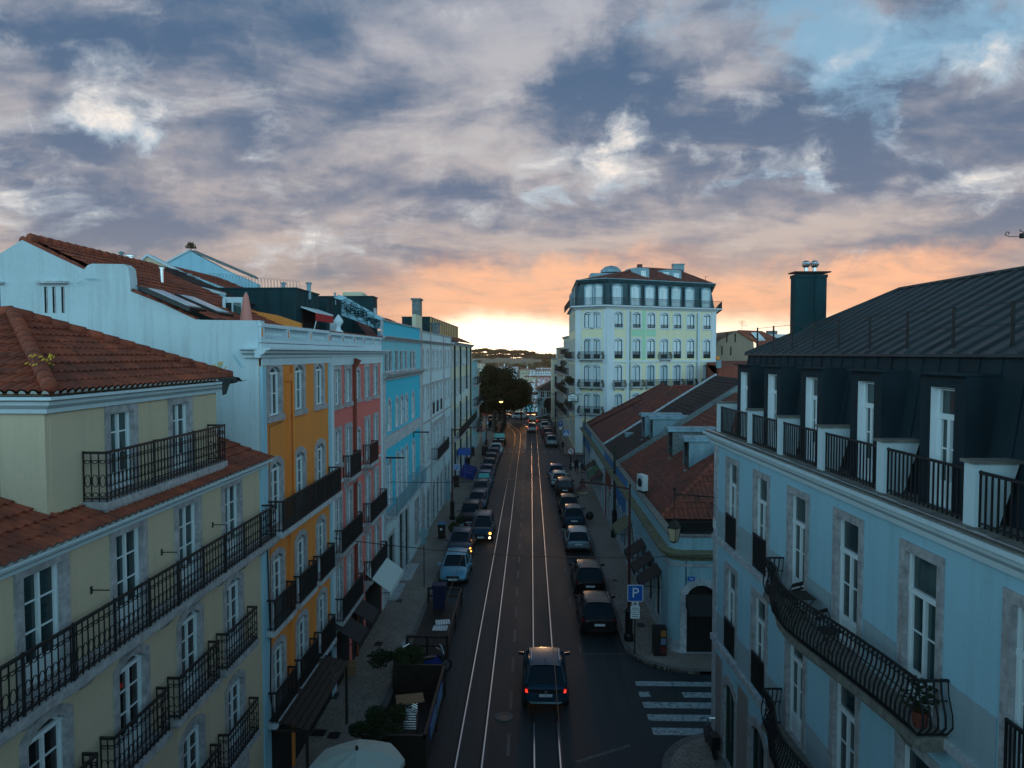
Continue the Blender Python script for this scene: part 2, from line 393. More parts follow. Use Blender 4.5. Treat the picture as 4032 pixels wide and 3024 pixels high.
def window_mesh(w, h, rise=0, s=.18, door=False, rows=3, transom=0, leaves=2, sur='stone', fr='frame', wall='white', dep=.14, rail=False, fw=.05):
    key = (w, h, rise, s, door, rows, transom, leaves, sur, fr, wall, dep, fw)
    if key in _wc: return _wc[key]
    b = MB(); inn = arch_pts(w, h, rise); out = arch_pts(w+2*s, h+s, rise*(1+s/w) if rise else 0)
    n = len(inn); f = .035
    vs = [(x, f, z) for x, z in inn]+[(x, f, z) for x, z in out]+[(x, -dep, z) for x, z in inn]+[(x, -.02, z) for x, z in out]
    fs = []
    for i in range(n-1):
        fs += [(i, i+1, n+i+1, n+i), (2*n+i, 2*n+i+1, i+1, i), (n+i, n+i+1, 3*n+i+1, 3*n+i)]
    b.add(vs, fs, 0)
    b.quad((-w/2, f, 0), (w/2, f, 0), (w/2, -dep, 0), (-w/2, -dep, 0), 0)
    b.quad((-w/2-s, f, 0), (-w/2, f, 0), (-w/2, -.02, 0), (-w/2-s, -.02, 0), 0); b.quad((w/2+s, f, 0), (w/2, f, 0), (w/2, -.02, 0), (w/2+s, -.02, 0), 0)
    if not door: b.box(-w/2-s-.03, w/2+s+.03, -.02, .10, -.12-s*.3, -.001, 0)
    if rise:   # spandrel of wall between the arch and the square opening
        q = [(x, z) for x, z in inn[1:-1]]; e = .04
        for (x0, z0), (x1, z1) in zip(q[:-1], q[1:]): b.quad((x0, .001, z0), (x1, .001, z1), (x1, .001, h+e), (x0, .001, h+e), 2)
    y0, y1 = -dep, -dep+.07
    c = fw/2; ins = [(x*(1-2*c/w), z-(c if 0 < k < n-1 else 0)) for k, (x, z) in enumerate(inn)]
    b.strip(ins, fw, y0, y1, 1)
    hz = h-rise
    top = hz
    if transom: 
        top = h-transom if not rise else hz-.02
        b.box(-w/2, w/2, y0-.002, y1+.012, top-fw*.7, top+fw*.7, 1)
    mid = fw*.55
    if leaves == 2: b.box(-mid, mid, y0-.003, y1+.006, 0, top if transom else h-fw-rise*.02, 1)
    for sx in (-1, 1):
        b.box(sx*(w/2-fw), sx*(w/2-fw*1.45), y0, y1-.012, 0, top-.01, 1)
    pb = .42*h/2 if door else fw
    b.box(-w/2+fw, w/2-fw, y0-.001, y1-.02, 0, pb, 1)
    if door:
        for sx in (-1, 1):
            x0, x1 = sorted((sx*(mid+.05), sx*(w/2-fw*1.45-.04)))
            if x1-x0 > .08: b.box(x0, x1, y0, y1-.008, .07, pb-.06, 1)
    for k in range(1, rows):
        z = pb+(top-pb)*k/rows; b.box(-w/2+fw, w/2-fw, y0-.001, y1-.03, z-.014, z+.014, 1)
    me = b.mesh('window', [M[sur], M[fr], M[wall]])
    p = MB(); q = [(x, -dep+.02, z) for x, z in inn]; p.add(q, [tuple(range(n-1, -1, -1))]); pm = p.mesh('pane', [M['glass']])
    _wc[key] = (me, pm); return me, pm
_pc = {}
def pane_with(me, mat):
    k = (me.name, mat)
    if k not in _pc:
        c = me.copy(); c.materials.clear(); c.materials.append(M[mat]); _pc[k] = c
    return _pc[k]
def window(F, u, z, w, h, glass='glass', name=None, holes=None, label=None, **k):
    me, pm = window_mesh(w, h, **k)
    o = F.put(name or ('balcony_door' if k.get('door') else 'window'), me, u, 0, z)
    put('pane', pane_with(pm, glass), o)
    if holes is not None: holes.append((u, z, w, h))
    if label: o['label'] = label
    return o
def wall(F, name, u0, u1, z0, z1, holes, mat, D=8, mats=None):
    """plastered wall with real openings and, behind it, the closed body of the building"""
    b = MB(); e = .015; H = []
    for (u, z, w, h) in holes:
        H.append((max(u0+.02, u-w/2-e), min(u1-.02, u+w/2+e), max(z0+.001, z-e), min(z1-.02, z+h+e)))
    us = sorted({round(v, 4) for v in [u0, u1]+[q for a in H for q in a[:2]]}); zs = sorted({round(v, 4) for v in [z0, z1]+[q for a in H for q in a[2:]]})
    for i in range(len(us)-1):
        for j in range(len(zs)-1):
            cu = (us[i]+us[i+1])/2; cz = (zs[j]+zs[j+1])/2
            if any(a[0] < cu < a[1] and a[2] < cz < a[3] for a in H): continue
            b.quad((us[i], 0, zs[j]), (us[i], 0, zs[j+1]), (us[i+1], 0, zs[j+1]), (us[i+1], 0, zs[j]))
    d = -.28
    for a in H:
        b.quad((a[0], 0, a[2]), (a[0], 0, a[3]), (a[0], d, a[3]), (a[0], d, a[2])); b.quad((a[1], 0, a[2]), (a[1], 0, a[3]), (a[1], d, a[3]), (a[1], d, a[2]))
        b.quad((a[0], 0, a[3]), (a[1], 0, a[3]), (a[1], d, a[3]), (a[0], d, a[3])); b.quad((a[0], 0, a[2]), (a[1], 0, a[2]), (a[1], d, a[2]), (a[0], d, a[2]))
    if D:
        b.box(u0+.012, u1-.012, d, -D, z0, z1-.005)
        b.quad((u0, 0, z0), (u0, 0, z1), (u0, d-.01, z1), (u0, d-.01, z0)); b.quad((u1, 0, z0), (u1, 0, z1), (u1, d-.01, z1), (u1, d-.01, z0))
        b.quad((u0, 0, z1), (u1, 0, z1), (u1, d-.01, z1), (u0, d-.01, z1))
    return F.build(name, b, M[mat])
def railing(path, h=.95, kind='bars', sp=.125, t=.018):
    """iron railing along a 2D path (x, y) in the local frame, standing on z=0"""
    b = MB(); P = [Vector((p[0], p[1], 0)) for p in path]; cen = sum(P, Vector())/len(P)
    L = 0
    for a, c in zip(P[:-1], P[1:]):
        d = c-a; l = d.length; d.normalize(); q = Vector((-d.y, d.x, 0))
        if kind == 'belly':   # bars bulge outward below
            k = max(1, round(l/sp))
            out = q if q.dot((a+c)/2-cen) > 0 else -q
            for i in range(k+1):
                p = a+d*(l*i/k); o = out*.16
                pts = [p+Vector((0, 0, .02)), p+o+Vector((0, 0, .22)), p+o*.9+Vector((0, 0, .42)), p+o*.15+Vector((0, 0, .72)), p+Vector((0, 0, h))]
                b.tube(pts, t*.7, 4)
            for z, r in ((h, .03), (.03, .02), (.6, .012)): b.cyl(a+Vector((0, 0, z)), c+Vector((0, 0, z)), r, r, 4)
            continue
        def bar(z0, z1, th):
            v0 = [a+q*th*.5+Vector((0, 0, z0)), c+q*th*.5+Vector((0, 0, z0)), c-q*th*.5+Vector((0, 0, z0)), a-q*th*.5+Vector((0, 0, z0))]
            b.hexa(v0, [v+Vector((0, 0, z1-z0)) for v in v0])
        bar(h-.035, h+.01, .055); bar(.05, .075, .025)
        if kind == 'ornate': bar(h-.17, h-.155, .02)
        k = max(1, round(l/sp))
        for i in range(k+1):
            p = a+d*(l*i/k); r = t*.5
            v0 = [p+(d*s1+q*s2)*r for s1, s2 in ((-1, -1), (1, -1), (1, 1), (-1, 1))]
            b.hexa(v0, [v+Vector((0, 0, h-.03)) for v in v0])
            if kind == 'ornate' and i < k:
                m = a+d*(l*(i+.5)/k)
                rr = sp*.5-.006
                def ring(cz, ra, rz, n=10, frm=0, to=2*PI):
                    seg = n; vs = []; tt = .012; closed = to-frm > 6.2
                    for j in range(seg if closed else seg+1):
                        an = frm+(to-frm)*j/seg; ca, sa = math.cos(an), math.sin(an)
                        for rad_ in (1, 0):
                            x = (ra-(0 if rad_ else tt))*ca; zz = cz+(rz-(0 if rad_ else tt))*sa
                            for yy in (-.007, .007): vs.append(m+d*x+q*yy+Vector((0, 0, zz)))
                    nn = seg if closed else seg+1; fs = []
                    for j in range(seg):
                        A = 4*j; B = 4*((j+1) % nn)
                        fs += [(A, A+1, B+1, B), (A+2, B+2, B+3, A+3), (A, B, B+2, A+2), (A+1, A+3, B+3, B+1)]
                    b.add(vs, fs)
                if i % 2 == 0: ring(.40, rr, .125)
                else: ring(.40, rr, .125); 
                ring(.135, rr*.95, .05, 8); ring(h-.155, rr, .075, 6, PI, 2*PI)
                
        if kind == 'lattice':
            k2 = max(1, round(l/.35))
            for i in range(k2):
                p0 = a+d*(l*i/k2); p1 = a+d*(l*(i+1)/k2)
                for z0, z1 in ((.1, h*.5), (h*.5, .1), (h*.5, h-.05), (h-.05, h*.5)): b.cyl(p0+Vector((0, 0, z0)), p1+Vector((0, 0, z1)), .009, .009, 4)
    for p in P:
        if kind != 'belly': b.cyl(p, p+Vector((0, 0, h+.02)), t*.9, t*.9, 4)
    return b
_bc = {}
def balcony(F, u, z, L, proj=.6, kind='bars', mat='iron', slab='stone', h=.95, sp=.125, name='balcony', fold=.14, brackets=True, posts=0):
    key = (round(L, 2), proj, kind, mat, slab, h, sp, fold, brackets, posts)
    if key not in _bc:
        b = MB(); b.box(-L/2, L/2, -.02, proj, -fold, 0); b.box(-L/2+.04, L/2-.04, -.02, proj-.05, -fold-.06, -fold-.001)
        if brackets:
            nb = max(2, int(L/1.4)+1)
            for i in range(nb):
                x = -L/2+.18+(L-.36)*i/(nb-1)
                b.prism([(0, -fold-.06), (proj*.75, -fold-.06), (proj*.6, -fold-.14), (.12, -fold-.36), (0, -fold-.42)], x-.07, x+.07, 'x')
        e = .05
        r = railing([(-L/2+e, .03), (-L/2+e, proj-e), (L/2-e, proj-e), (L/2-e, .03)], h, kind, sp, .034 if kind == 'belly' else (.026 if kind == 'bars' else .018))
        if posts:
            for i in range(1, posts): r.cyl((-L/2+L*i/posts, proj-e, 0), (-L/2+L*i/posts, proj-e, h+.03), .028, .028, 6)
        _bc[key] = (b.mesh('balcony', M[slab]), r.mesh('railing', M[mat]))
    s, r = _bc[key]
    o = F.put(name, s, u, 0, z); put('railing', r, o); return o
def juliet(F, u, z, w, h=.9, mat='iron'):
    key = ('j', w, h, mat)
    if key not in _bc: _bc[key] = railing([(-w/2, .05), (w/2, .05)], h, 'bars', .09, .024).mesh('window_railing', M[mat])
    return F.put('window_railing', _bc[key], u, 0, z)
def bands(F, name, items, mat):
    """mouldings: (u0,u1,z0,z1,w_out)"""
    for (u0, u1, z0, z1, w) in items: b = MB(); b.box(u0, u1, -.05, w, z0, z1); o = F.build(name, b, M[mat])
    return o
def cornice(F, u0, u1, z, mat, out=.4, hh=.3, name='cornice'):
    prof = [(-.05, z-hh), (out*.25, z-hh), (out*.3, z-hh*.75), (out*.62, z-hh*.5), (out*.66, z-hh*.3), (out, z-hh*.18), (out, z), (-.05, z)]
    b = MB(); b.prism(prof, u0, u1, 'x'); return F.build(name, b, M[mat])
def tiles(p0, ud, vd, U, V, uL, uR, p=.21, c=.38, amp=.045, step=.03, su=4, caps=False, thick=True):
    """real barrel-tile surface. p0 corner at the eave, ud along the eave, vd up the slope; uL(v), uR(v) clip the sheet"""
    ud = Vector(ud).normalized(); vd = Vector(vd).normalized(); n = ud.cross(vd)
    if n.z < 0: n = -n
    b = MB(); p0 = Vector(p0)
    nu = max(2, int(round(U/p))*su); nv = int(math.ceil(V/c)); vs = []; rows = []
    for j in range(nv):
        for vv, lift in ((j*c, step), (min(V, (j+1)*c+.02), 0)):
            row = []
            a, e = uL(min(vv, V)), uR(min(vv, V))
            for i in range(nu+1):
                uu = min(max(U*i/nu, a), e); ph = (uu/p) % 1
                hgt = amp*abs(math.sin(PI*ph))
                jit = .012*math.sin(37.7*int(uu/p)+j*11.3)
                row.append(len(vs)); vs.append(p0+ud*uu+vd*vv+n*(hgt+lift+jit))
            rows.append(row)
    fs = []
    for k in range(0, len(rows), 2):
        r0, r1 = rows[k], rows[k+1]
        for i in range(nu): 
            if (vs[r0[i]]-vs[r0[i+1]]).length > 1e-4 or (vs[r1[i]]-vs[r1[i+1]]).length > 1e-4: fs.append((r0[i], r0[i+1], r1[i+1], r1[i]))
        if k+2 < len(rows):
            r2 = rows[k+2]
            for i in range(nu): fs.append((r1[i], r1[i+1], r2[i+1], r2[i]))
    b.add(vs, fs, 0)
    if caps:   # pale mortar mouths under the eave tiles
        for i in range(int(U/p)):
            uc = (i+.5)*p
            if uc < uL(0) or uc > uR(0): continue
            q = p0+ud*uc-vd*.015
            pts = [q+ud*(p*.32*math.cos(PI*t/5))+n*(amp*1.25*math.sin(PI*t/5)+.0) for t in range(6)]
            b.add(pts, [tuple(range(6))], 1)
    return b
def ridge(pts, r=.10, step=.4, lift=.03):
    """row of overlapping half-round ridge tiles"""
    b = MB()
    for a, c in zip(pts[:-1], pts[1:]):
        a = Vector(a); c = Vector(c); l = (c-a).length; k = max(1, int(l/step)); d = (c-a).normalized()
        for i in range(k):
            p = a+(c-a)*i/k; q = a+(c-a)*(i+1.12)/k
            b.cyl(p+Vector((0, 0, lift)), q+Vector((0, 0, lift)), r*1.18, r*.92, 8)
    return b
def poly_slab(pts3, n, thick):
    """extrude a planar polygon by thick along n"""
    b = MB(); k = len(pts3); n = Vector(n)*thick
    vs = [Vector(p) for p in pts3]+[Vector(p)+n for p in pts3]
    b.add(vs, [tuple(range(k)), tuple(range(2*k-1, k-1, -1))]+[(i, (i+1) % k, (i+1) % k+k, i+k) for i in range(k)]); return b
def seamed(b, p0, ud, vd, U, V, sp=.55, uL=None, uR=None, hh=.035, m=0):
    """standing seams on a plane"""
    p0 = Vector(p0); ud = Vector(ud).normalized(); vd = Vector(vd).normalized(); n = ud.cross(vd)
    if n.z < 0 or (abs(n.z) < 1e-3 and n.y > 0): n = -n
    k = int(U/sp)
    for i in range(k+1):
        u = i*sp; v0, v1 = 0, V
        if uR is not None or uL is not None:
            # clip: find v where u within [uL(v), uR(v)]
            vv = [V*j/60 for j in range(61) if (uL(V*j/60) if uL else -1e9) <= u <= (uR(V*j/60) if uR else 1e9)]
            if len(vv) < 2: continue
            v0, v1 = vv[0], vv[-1]
        a = p0+ud*u+vd*v0; c = p0+ud*u+vd*v1; w = ud*.014
        b.hexa([a-w, a+w, c+w, c-w], [a-w+n*hh, a+w+n*hh, c+w+n*hh, c-w+n*hh], m)
    return b

def sweep_path(parent, name, prof, mat, path):
    """moulding (w outward, z) swept along a plan path; outward is the right-hand side of travel"""
    b = MB(); n = len(prof); P = [Vector(p) for p in path]; vs = []
    for i, p in enumerate(P):
        d0 = (P[i]-P[i-1]).normalized() if i else (P[1]-P[0]).normalized(); d1 = (P[i+1]-P[i]).normalized() if i < len(P)-1 else d0
        q0, q1 = Vector((d0.y, -d0.x)), Vector((d1.y, -d1.x)); q = (q0+q1).normalized(); q /= max(.3, q.dot(q0))
        for (w, z) in prof: vs.append((p.x+q.x*w, p.y+q.y*w, z))
    fs = [(i*n+j, i*n+(j+1) % n, (i+1)*n+(j+1) % n, (i+1)*n+j) for i in range(len(P)-1) for j in range(n)]
    b.add(vs, fs); b.add(vs[:n], [tuple(range(n))]); b.add(vs[-n:], [tuple(range(n-1, -1, -1))]); me = fixn(b.mesh(name, M[mat])); me.transform(Matrix.Translation(-Vector(parent.location))); return put(name, me, parent)
CORN = lambda z, out, hh: [(-.05, z-hh), (out*.25, z-hh), (out*.3, z-hh*.75), (out*.62, z-hh*.5), (out*.66, z-hh*.3), (out, z-hh*.18), (out, z), (-.05, z)]
# ================================================================ sky
def azel(px, py):
    d = ray(px, py); return math.atan2(d.x, d.y), math.asin(d.z)
def build_world():
    w = bpy.data.worlds.new('World'); scene.world = w; w.use_nodes = True; nt = w.node_tree; N = nt.nodes; Lk = nt.links
    bg = N['Background']; bg.inputs[1].default_value = 1.0
    def math_(op, a, b=None, c=None, clamp=False):
        n = N.new('ShaderNodeMath'); n.operation = op; n.use_clamp = clamp
        for i, v in enumerate((a, b, c)):
            if v is None: continue
            if isinstance(v, (int, float)): n.inputs[i].default_value = v
            else: Lk.new(v, n.inputs[i])
        return n.outputs[0]
    def mr(v, a, b, c=0, d=1, t='SMOOTHSTEP'):
        n = N.new('ShaderNodeMapRange'); n.interpolation_type = t
        Lk.new(v, n.inputs[0])
        for i, q in enumerate((a, b, c, d)): n.inputs[i+1].default_value = q
        return n.outputs[0]
    tc = N.new('ShaderNodeTexCoord').outputs['Generated']
    sep = N.new('ShaderNodeSeparateXYZ'); Lk.new(tc, sep.inputs[0]); x, y, z = sep.outputs
    az = math_('ARCTAN2', x, y); el = math_('ARCSINE', z)
    # warp the directions a little so that nothing keeps a clean edge
    def comb(a, b, c=0.0):
        n = N.new('ShaderNodeCombineXYZ')
        for i, v in enumerate((a, b, c)):
            if isinstance(v, (int, float)): n.inputs[i].default_value = v
            else: Lk.new(v, n.inputs[i])
        return n.outputs[0]
    zc = math_('ADD', math_('MAXIMUM', z, 0.0), .26)
    cp = comb(math_('DIVIDE', x, zc), math_('DIVIDE', y, zc))      # cloud-layer plane
    cr = N.new('ShaderNodeMapping'); cr.inputs['Rotation'].default_value = (0, 0, rad(-22)); cr.inputs['Scale'].default_value = (1.0, 1.45, 1); Lk.new(cp, cr.inputs[0]); cp = cr.outputs[0]
    nA = tex(nt, 'ShaderNodeTexNoise', 1.7, cp, Detail=10, Roughness=.58, Distortion=.45)
    nB = tex(nt, 'ShaderNodeTexNoise', 5.0, cp, Detail=10, Roughness=.61, Distortion=.6)
    ae = comb(az, el)
    wv = tex(nt, 'ShaderNodeTexNoise', 7.5, ae, Detail=9, Roughness=.66)
    wsub = N.new('ShaderNodeVectorMath'); wsub.operation = 'SUBTRACT'; Lk.new(wv.outputs['Color'], wsub.inputs[0]); wsub.inputs[1].default_value = (.5, .5, .5)
    wsc = N.new('ShaderNodeVectorMath'); wsc.operation = 'MULTIPLY_ADD'; Lk.new(wsub.outputs[0], wsc.inputs[0]); wsc.inputs[1].default_value = (.20, .12, 0); Lk.new(ae, wsc.inputs[2])
    wp = wsc.outputs[0]
    ws2 = N.new('ShaderNodeVectorMath'); ws2.operation = 'MULTIPLY_ADD'; Lk.new(wsub.outputs[0], ws2.inputs[0]); ws2.inputs[1].default_value = (.12, .035, 0); Lk.new(ae, ws2.inputs[2]); wq = ws2.outputs[0]
    def blobs(lst, vec=None, k=1.0):
        """soft elliptical masks at fixed compass directions: (px,py,rx,ry,rot,amp), sizes in photo pixels"""
        acc = None
        for (px, py, rx, ry, rot, amp) in lst:
            a, e = azel(px, py)
            m = N.new('ShaderNodeMapping'); m.vector_type = 'TEXTURE'
            m.inputs['Location'].default_value = (a, e, 0); m.inputs['Rotation'].default_value = (0, 0, rad(rot))
            m.inputs['Scale'].default_value = (rx*k/FPX, ry*k/FPX, 1); Lk.new(vec or wp, m.inputs[0])
            sp = N.new('ShaderNodeVectorMath'); sp.operation = 'LENGTH'; Lk.new(m.outputs[0], sp.inputs[0])
            g = mr(sp.outputs['Value'], 0, 1, amp, 0)
            acc = g if acc is None else math_('ADD', acc, g)
        return acc
    front = mr(y, .30, .60)
    dark = blobs([(600,120,900,260,12,.55),(2450,330,800,300,12,.8),(3300,420,500,330,-30,.55),(330,640,560,210,0,.7),(1250,560,620,260,10,.3),(2350,230,500,170,20,.5),
                  (3850,800,620,300,-12,.6),(2450,800,760,170,5,.5),(700,900,520,110,0,.5),(1900,780,500,120,8,.5),(3300,1020,800,110,6,.25),(250,180,500,260,0,.4),(3000,880,520,150,-18,.35),(3950,300,340,260,0,.45)])
    warm = blobs([(2700,380,700,90,16,.5),(1700,500,700,160,20,.3),(2100,640,700,140,-10,.35),(1000,750,600,90,5,.25),(3300,900,700,130,14,.35),(2300,960,700,90,0,.25),(1500,90,500,120,25,.2)])
    blue = blobs([(3250,150,470,330,-28,1.0),(3900,90,420,260,0,.9),(3480,470,360,230,-50,.5),(2700,60,700,170,10,.55),(3050,700,500,90,-6,.55),(2250,760,420,100,0,.5),(500,520,420,120,8,.5),(200,430,420,90,0,.4),(1900,560,380,90,20,.25)])
    glow = blobs([(370,290,250,130,-35,.75),(330,470,330,85,8,1.0),(100,810,260,130,10,.9),(1030,390,130,150,-20,.5),(2490,490,100,80,0,.75),(2340,610,430,120,10,.95),(3050,630,330,70,-12,.75),(3870,200,220,70,14,.8),(3350,230,130,70,20,.6),
                  (4000,670,240,90,14,.9),(1240,975,300,70,12,.95),(2000,840,300,60,10,.55),(1100,760,240,60,0,.3),(3300,290,200,50,10,.4),(3560,530,180,70,-40,.4),(2000,330,90,70,0,.35),(2720,560,140,60,-20,.5),(1480,850,200,50,10,.4)], None, 1.35)
    # base colours by elevation
    nC = tex(nt, 'ShaderNodeTexNoise', 13.0, wp, Detail=8, Roughness=.56, Distortion=.5)
    e_n = mr(el, 0, rad(34), 0, 1, 'LINEAR')
    litc = ramp(nt, e_n, [(0.0, (.56, .40, .29)), (.12, (.53, .38, .29)), (.20, (.47, .37, .32)), (.30, (.44, .38, .36)), (.5, (.40, .38, .39)), (1.0, (.31, .34, .41))])
    drkc = ramp(nt, e_n, [(0.0, (.36, .24, .18)), (.10, (.29, .23, .21)), (.18, (.19, .20, .24)), (.30, (.125, .157, .228)), (.6, (.070, .118, .20)), (1.0, (.028, .100, .19))])
    skyc = ramp(nt, e_n, [(0.0, (.9, .62, .45)), (.15, (.75, .56, .45)), (.35, (.30, .44, .56)), (.6, (.20, .36, .50)), (1.0, (.09, .24, .38))])
    a1 = math_('MULTIPLY', math_('SUBTRACT', nA.outputs[0], .5), 3.4)
    b1 = math_('MULTIPLY', math_('SUBTRACT', nB.outputs[0], .5), 2.4)
    c1 = math_('MULTIPLY', math_('SUBTRACT', nC.outputs[0], .5), 1.8)
    det = math_('ADD', math_('MULTIPLY', b1, .5), math_('MULTIPLY', c1, .5))
    dens = math_('ADD', math_('MULTIPLY', a1, 1.0), math_('ADD', .46, math_('SUBTRACT', math_('MULTIPLY', warm, .8), math_('MULTIPLY', dark, .9))))
    dens = math_('ADD', dens, math_('MULTIPLY', det, .75))
    c = mixrgb(nt, drkc, litc, mr(dens, -.25, 1.0))
    bl = mr(math_('ADD', math_('MULTIPLY', blue, 1.0), math_('MULTIPLY', det, 1.1)), .30, .95, 0, .9); c = mixrgb(nt, c, skyc, math_('MULTIPLY', bl, front))
    gl = math_('ADD', math_('MULTIPLY', glow, .80), math_('ADD', math_('MULTIPLY', b1, .85), math_('MULTIPLY', c1, 1.0)))
    g1 = math_('MULTIPLY', mr(gl, .10, 1.1), front); c = mixrgb(nt, c, (.46, .50, .54), math_('MULTIPLY', g1, .75))
    g2 = math_('MULTIPLY', mr(gl, .55, 1.75), front); c = mixrgb(nt, c, (1.0, .84, .70), g2)
    fine = math_('MULTIPLY', det, .6)
    # the place behind the low clouds where the sun goes down
    def hglow(px, py, rx, ry, amp): return blobs([(px, py, rx, ry, 0, amp)], wq)
    og = blobs([(2050,1180,1050,230,-4,1.0),(2950,1190,900,230,6,1.0),(1500,1270,650,130,0,.5),(2450,1050,700,130,8,.5),(3600,1120,650,190,8,.65)])
    c = mixrgb(nt, c, (.86, .44, .25), math_('MULTIPLY', mr(og, .1, 1.0, 0, .9), math_('MULTIPLY', front, mr(nB.outputs[0], .25, .6, .55, 1))))
    w1 = blobs([(1970,1375,520,195,0,2.6),(3100,1330,760,140,-2,1.15),(2000,1420,900,150,0,1.0),(2500,1360,500,120,0,.9)], wq)
    wh = math_('MULTIPLY', mr(math_('ADD', w1, math_('MULTIPLY', fine, .35)), .0, 1.5), front)
    c = mixrgb(nt, c, (1.7, 1.35, 1.0), wh)
    core = math_('MULTIPLY', hglow(1960, 1400, 330, 170, 1), front)
    c = mixrgb(nt, c, (5.0, 3.4, 1.9), mr(core, .2, 1, 0, .8))
    # unseen half of the sky: clear cold dusk blue, from a Nishita sky pulled toward teal
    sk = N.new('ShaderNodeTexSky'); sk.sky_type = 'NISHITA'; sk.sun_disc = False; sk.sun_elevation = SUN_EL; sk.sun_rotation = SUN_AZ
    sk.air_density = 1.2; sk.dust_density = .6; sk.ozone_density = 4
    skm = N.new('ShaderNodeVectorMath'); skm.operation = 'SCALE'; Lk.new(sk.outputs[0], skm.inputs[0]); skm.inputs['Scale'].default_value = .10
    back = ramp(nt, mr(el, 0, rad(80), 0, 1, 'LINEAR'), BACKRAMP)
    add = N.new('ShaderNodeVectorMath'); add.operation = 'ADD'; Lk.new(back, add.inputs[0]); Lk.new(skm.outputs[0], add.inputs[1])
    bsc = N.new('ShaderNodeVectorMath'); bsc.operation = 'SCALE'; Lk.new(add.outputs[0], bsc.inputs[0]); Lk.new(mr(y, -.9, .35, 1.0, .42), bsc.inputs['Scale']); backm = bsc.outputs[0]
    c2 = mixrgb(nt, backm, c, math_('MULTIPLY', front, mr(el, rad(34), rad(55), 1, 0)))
    c2 = mixrgb(nt, c2, (.010, .014, .016), mr(z, -.02, 0, 1, 0))
    Lk.new(c2, bg.inputs[0])
SUN_AZ = rad(1.2); SUN_EL = rad(3.0)
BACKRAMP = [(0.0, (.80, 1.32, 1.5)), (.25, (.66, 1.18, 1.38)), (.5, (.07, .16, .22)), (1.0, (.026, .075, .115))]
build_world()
sl = bpy.data.lights.new('sun', 'SUN'); so = bpy.data.objects.new('sun', sl); col.objects.link(so)
sl.energy = .3; sl.angle = rad(4); sl.color = (1, .50, .20)
sd = Vector((math.sin(SUN_AZ)*math.cos(SUN_EL), math.cos(SUN_AZ)*math.cos(SUN_EL), math.sin(SUN_EL)))
so.rotation_euler = sd.to_track_quat('Z', 'Y').to_euler(); so.location = (0, 0, 60)
scene.view_settings.view_transform = 'Standard'; scene.view_settings.look = 'None'; scene.view_settings.gamma = 1
scene.view_settings.exposure = 0.4
# ================================================================ ground, road, pavements
def struct(name, b, mat, smooth=False):
    o = b.build(name, mat, smooth=smooth); tag(o, kind='structure'); return o
KL, KR, XL, XR = -5.95, 4.42, -8.1, 6.75
def ground():
    """one sheet: flat under the street, dropping into the valley beyond it, rising to the far castle hill"""
    b = MB(); prof = [(-30, 0), (158, 0), (172, -1.2), (200, -9), (260, -26), (350, -40), (470, -40), (560, -30), (680, -16), (800, -2), (860, 3), (900, 5.5), (1000, 6), (1300, 3), (1700, 2)]
    ys = [p[0] for p in prof]; xs = [-1500, -800, -400, -250, -150, -100, -60, -30, 0, 30, 60, 100, 150, 250, 400, 800, 1500]; vs = []
    for y, z in prof:
        for x in xs:
            zz = z-.03
            if y > 500: zz += 3*mnoise.noise(Vector((x*.008, y*.01, 3)))
            vs.append((x, y, zz))
    n = len(xs)
    fs = [(j*n+i, j*n+i+1, (j+1)*n+i+1, (j+1)*n+i) for j in range(len(ys)-1) for i in range(n-1)]
    b.add(vs, fs); m, nt, bs = newmat('dark_ground_cover')
    nn = tex(nt, 'ShaderNodeTexNoise', .06, worldpos(nt), Detail=8).outputs[0]
    nt.links.new(mixrgb(nt, (.05, .05, .03), (.11, .085, .06), ramp(nt, nn, [(.4, 0.0), (.65, 1.0)])), bs.inputs['Base Color']); setin(bs, Roughness=.9)
    struct('ground', b, m, True)
ground()
b = MB(); b.box(-60, 60, -25, 157, -.5, 0); struct('road', b, M['asphalt'])
def sidewalk(pts, name='sidewalk', kerb=True):
    b = MB(); b.prism(pts, -.02, .13, 'z'); struct(name, b, M['cobble'])
def kerb(path, w=.28):
    b = MB()
    P = [Vector(p) for p in path]; L = []; Rr = []
    for i, p in enumerate(P):
        a = P[max(0, i-1)]; c = P[min(len(P)-1, i+1)]; d = (c-a).normalized(); q = Vector((-d.y, d.x)); L.append(p); Rr.append(p+q*w)
    for i in range(len(P)-1):
        ln = (P[i+1]-P[i]).length; seg = max(1, int(ln/1.1)); g = min(.2, .01*seg/ln)
        for k in range(seg):
            a0 = P[i].lerp(P[i+1], (k+g)/seg); a1 = P[i].lerp(P[i+1], (k+1-g)/seg); r0 = Rr[i].lerp(Rr[i+1], (k+g)/seg); r1 = Rr[i].lerp(Rr[i+1], (k+1-g)/seg)
            b.hexa([(a0.x, a0.y, -.02), (a1.x, a1.y, -.02), (r1.x, r1.y, -.02), (r0.x, r0.y, -.02)], [(a0.x, a0.y, .137), (a1.x, a1.y, .137), (r1.x, r1.y, .137), (r0.x, r0.y, .137)])
    struct('kerb', b, M['stonelitek'])
M['stonelitek'] = stone('kerb_stone', (.17, .15, .145))
def arc(cx, cy, r, a0, a1, n=10): return [(cx+r*math.cos(rad(a0+(a1-a0)*i/n)), cy+r*math.sin(rad(a0+(a1-a0)*i/n))) for i in range(n+1)]
# left pavement
sidewalk([(XL-.1, -20), (KL, -20), (KL, 150), (XL-6, 156), (XL-6, 112), (XL-.1, 112)])
kerb([(KL, 150), (KL, -20)])
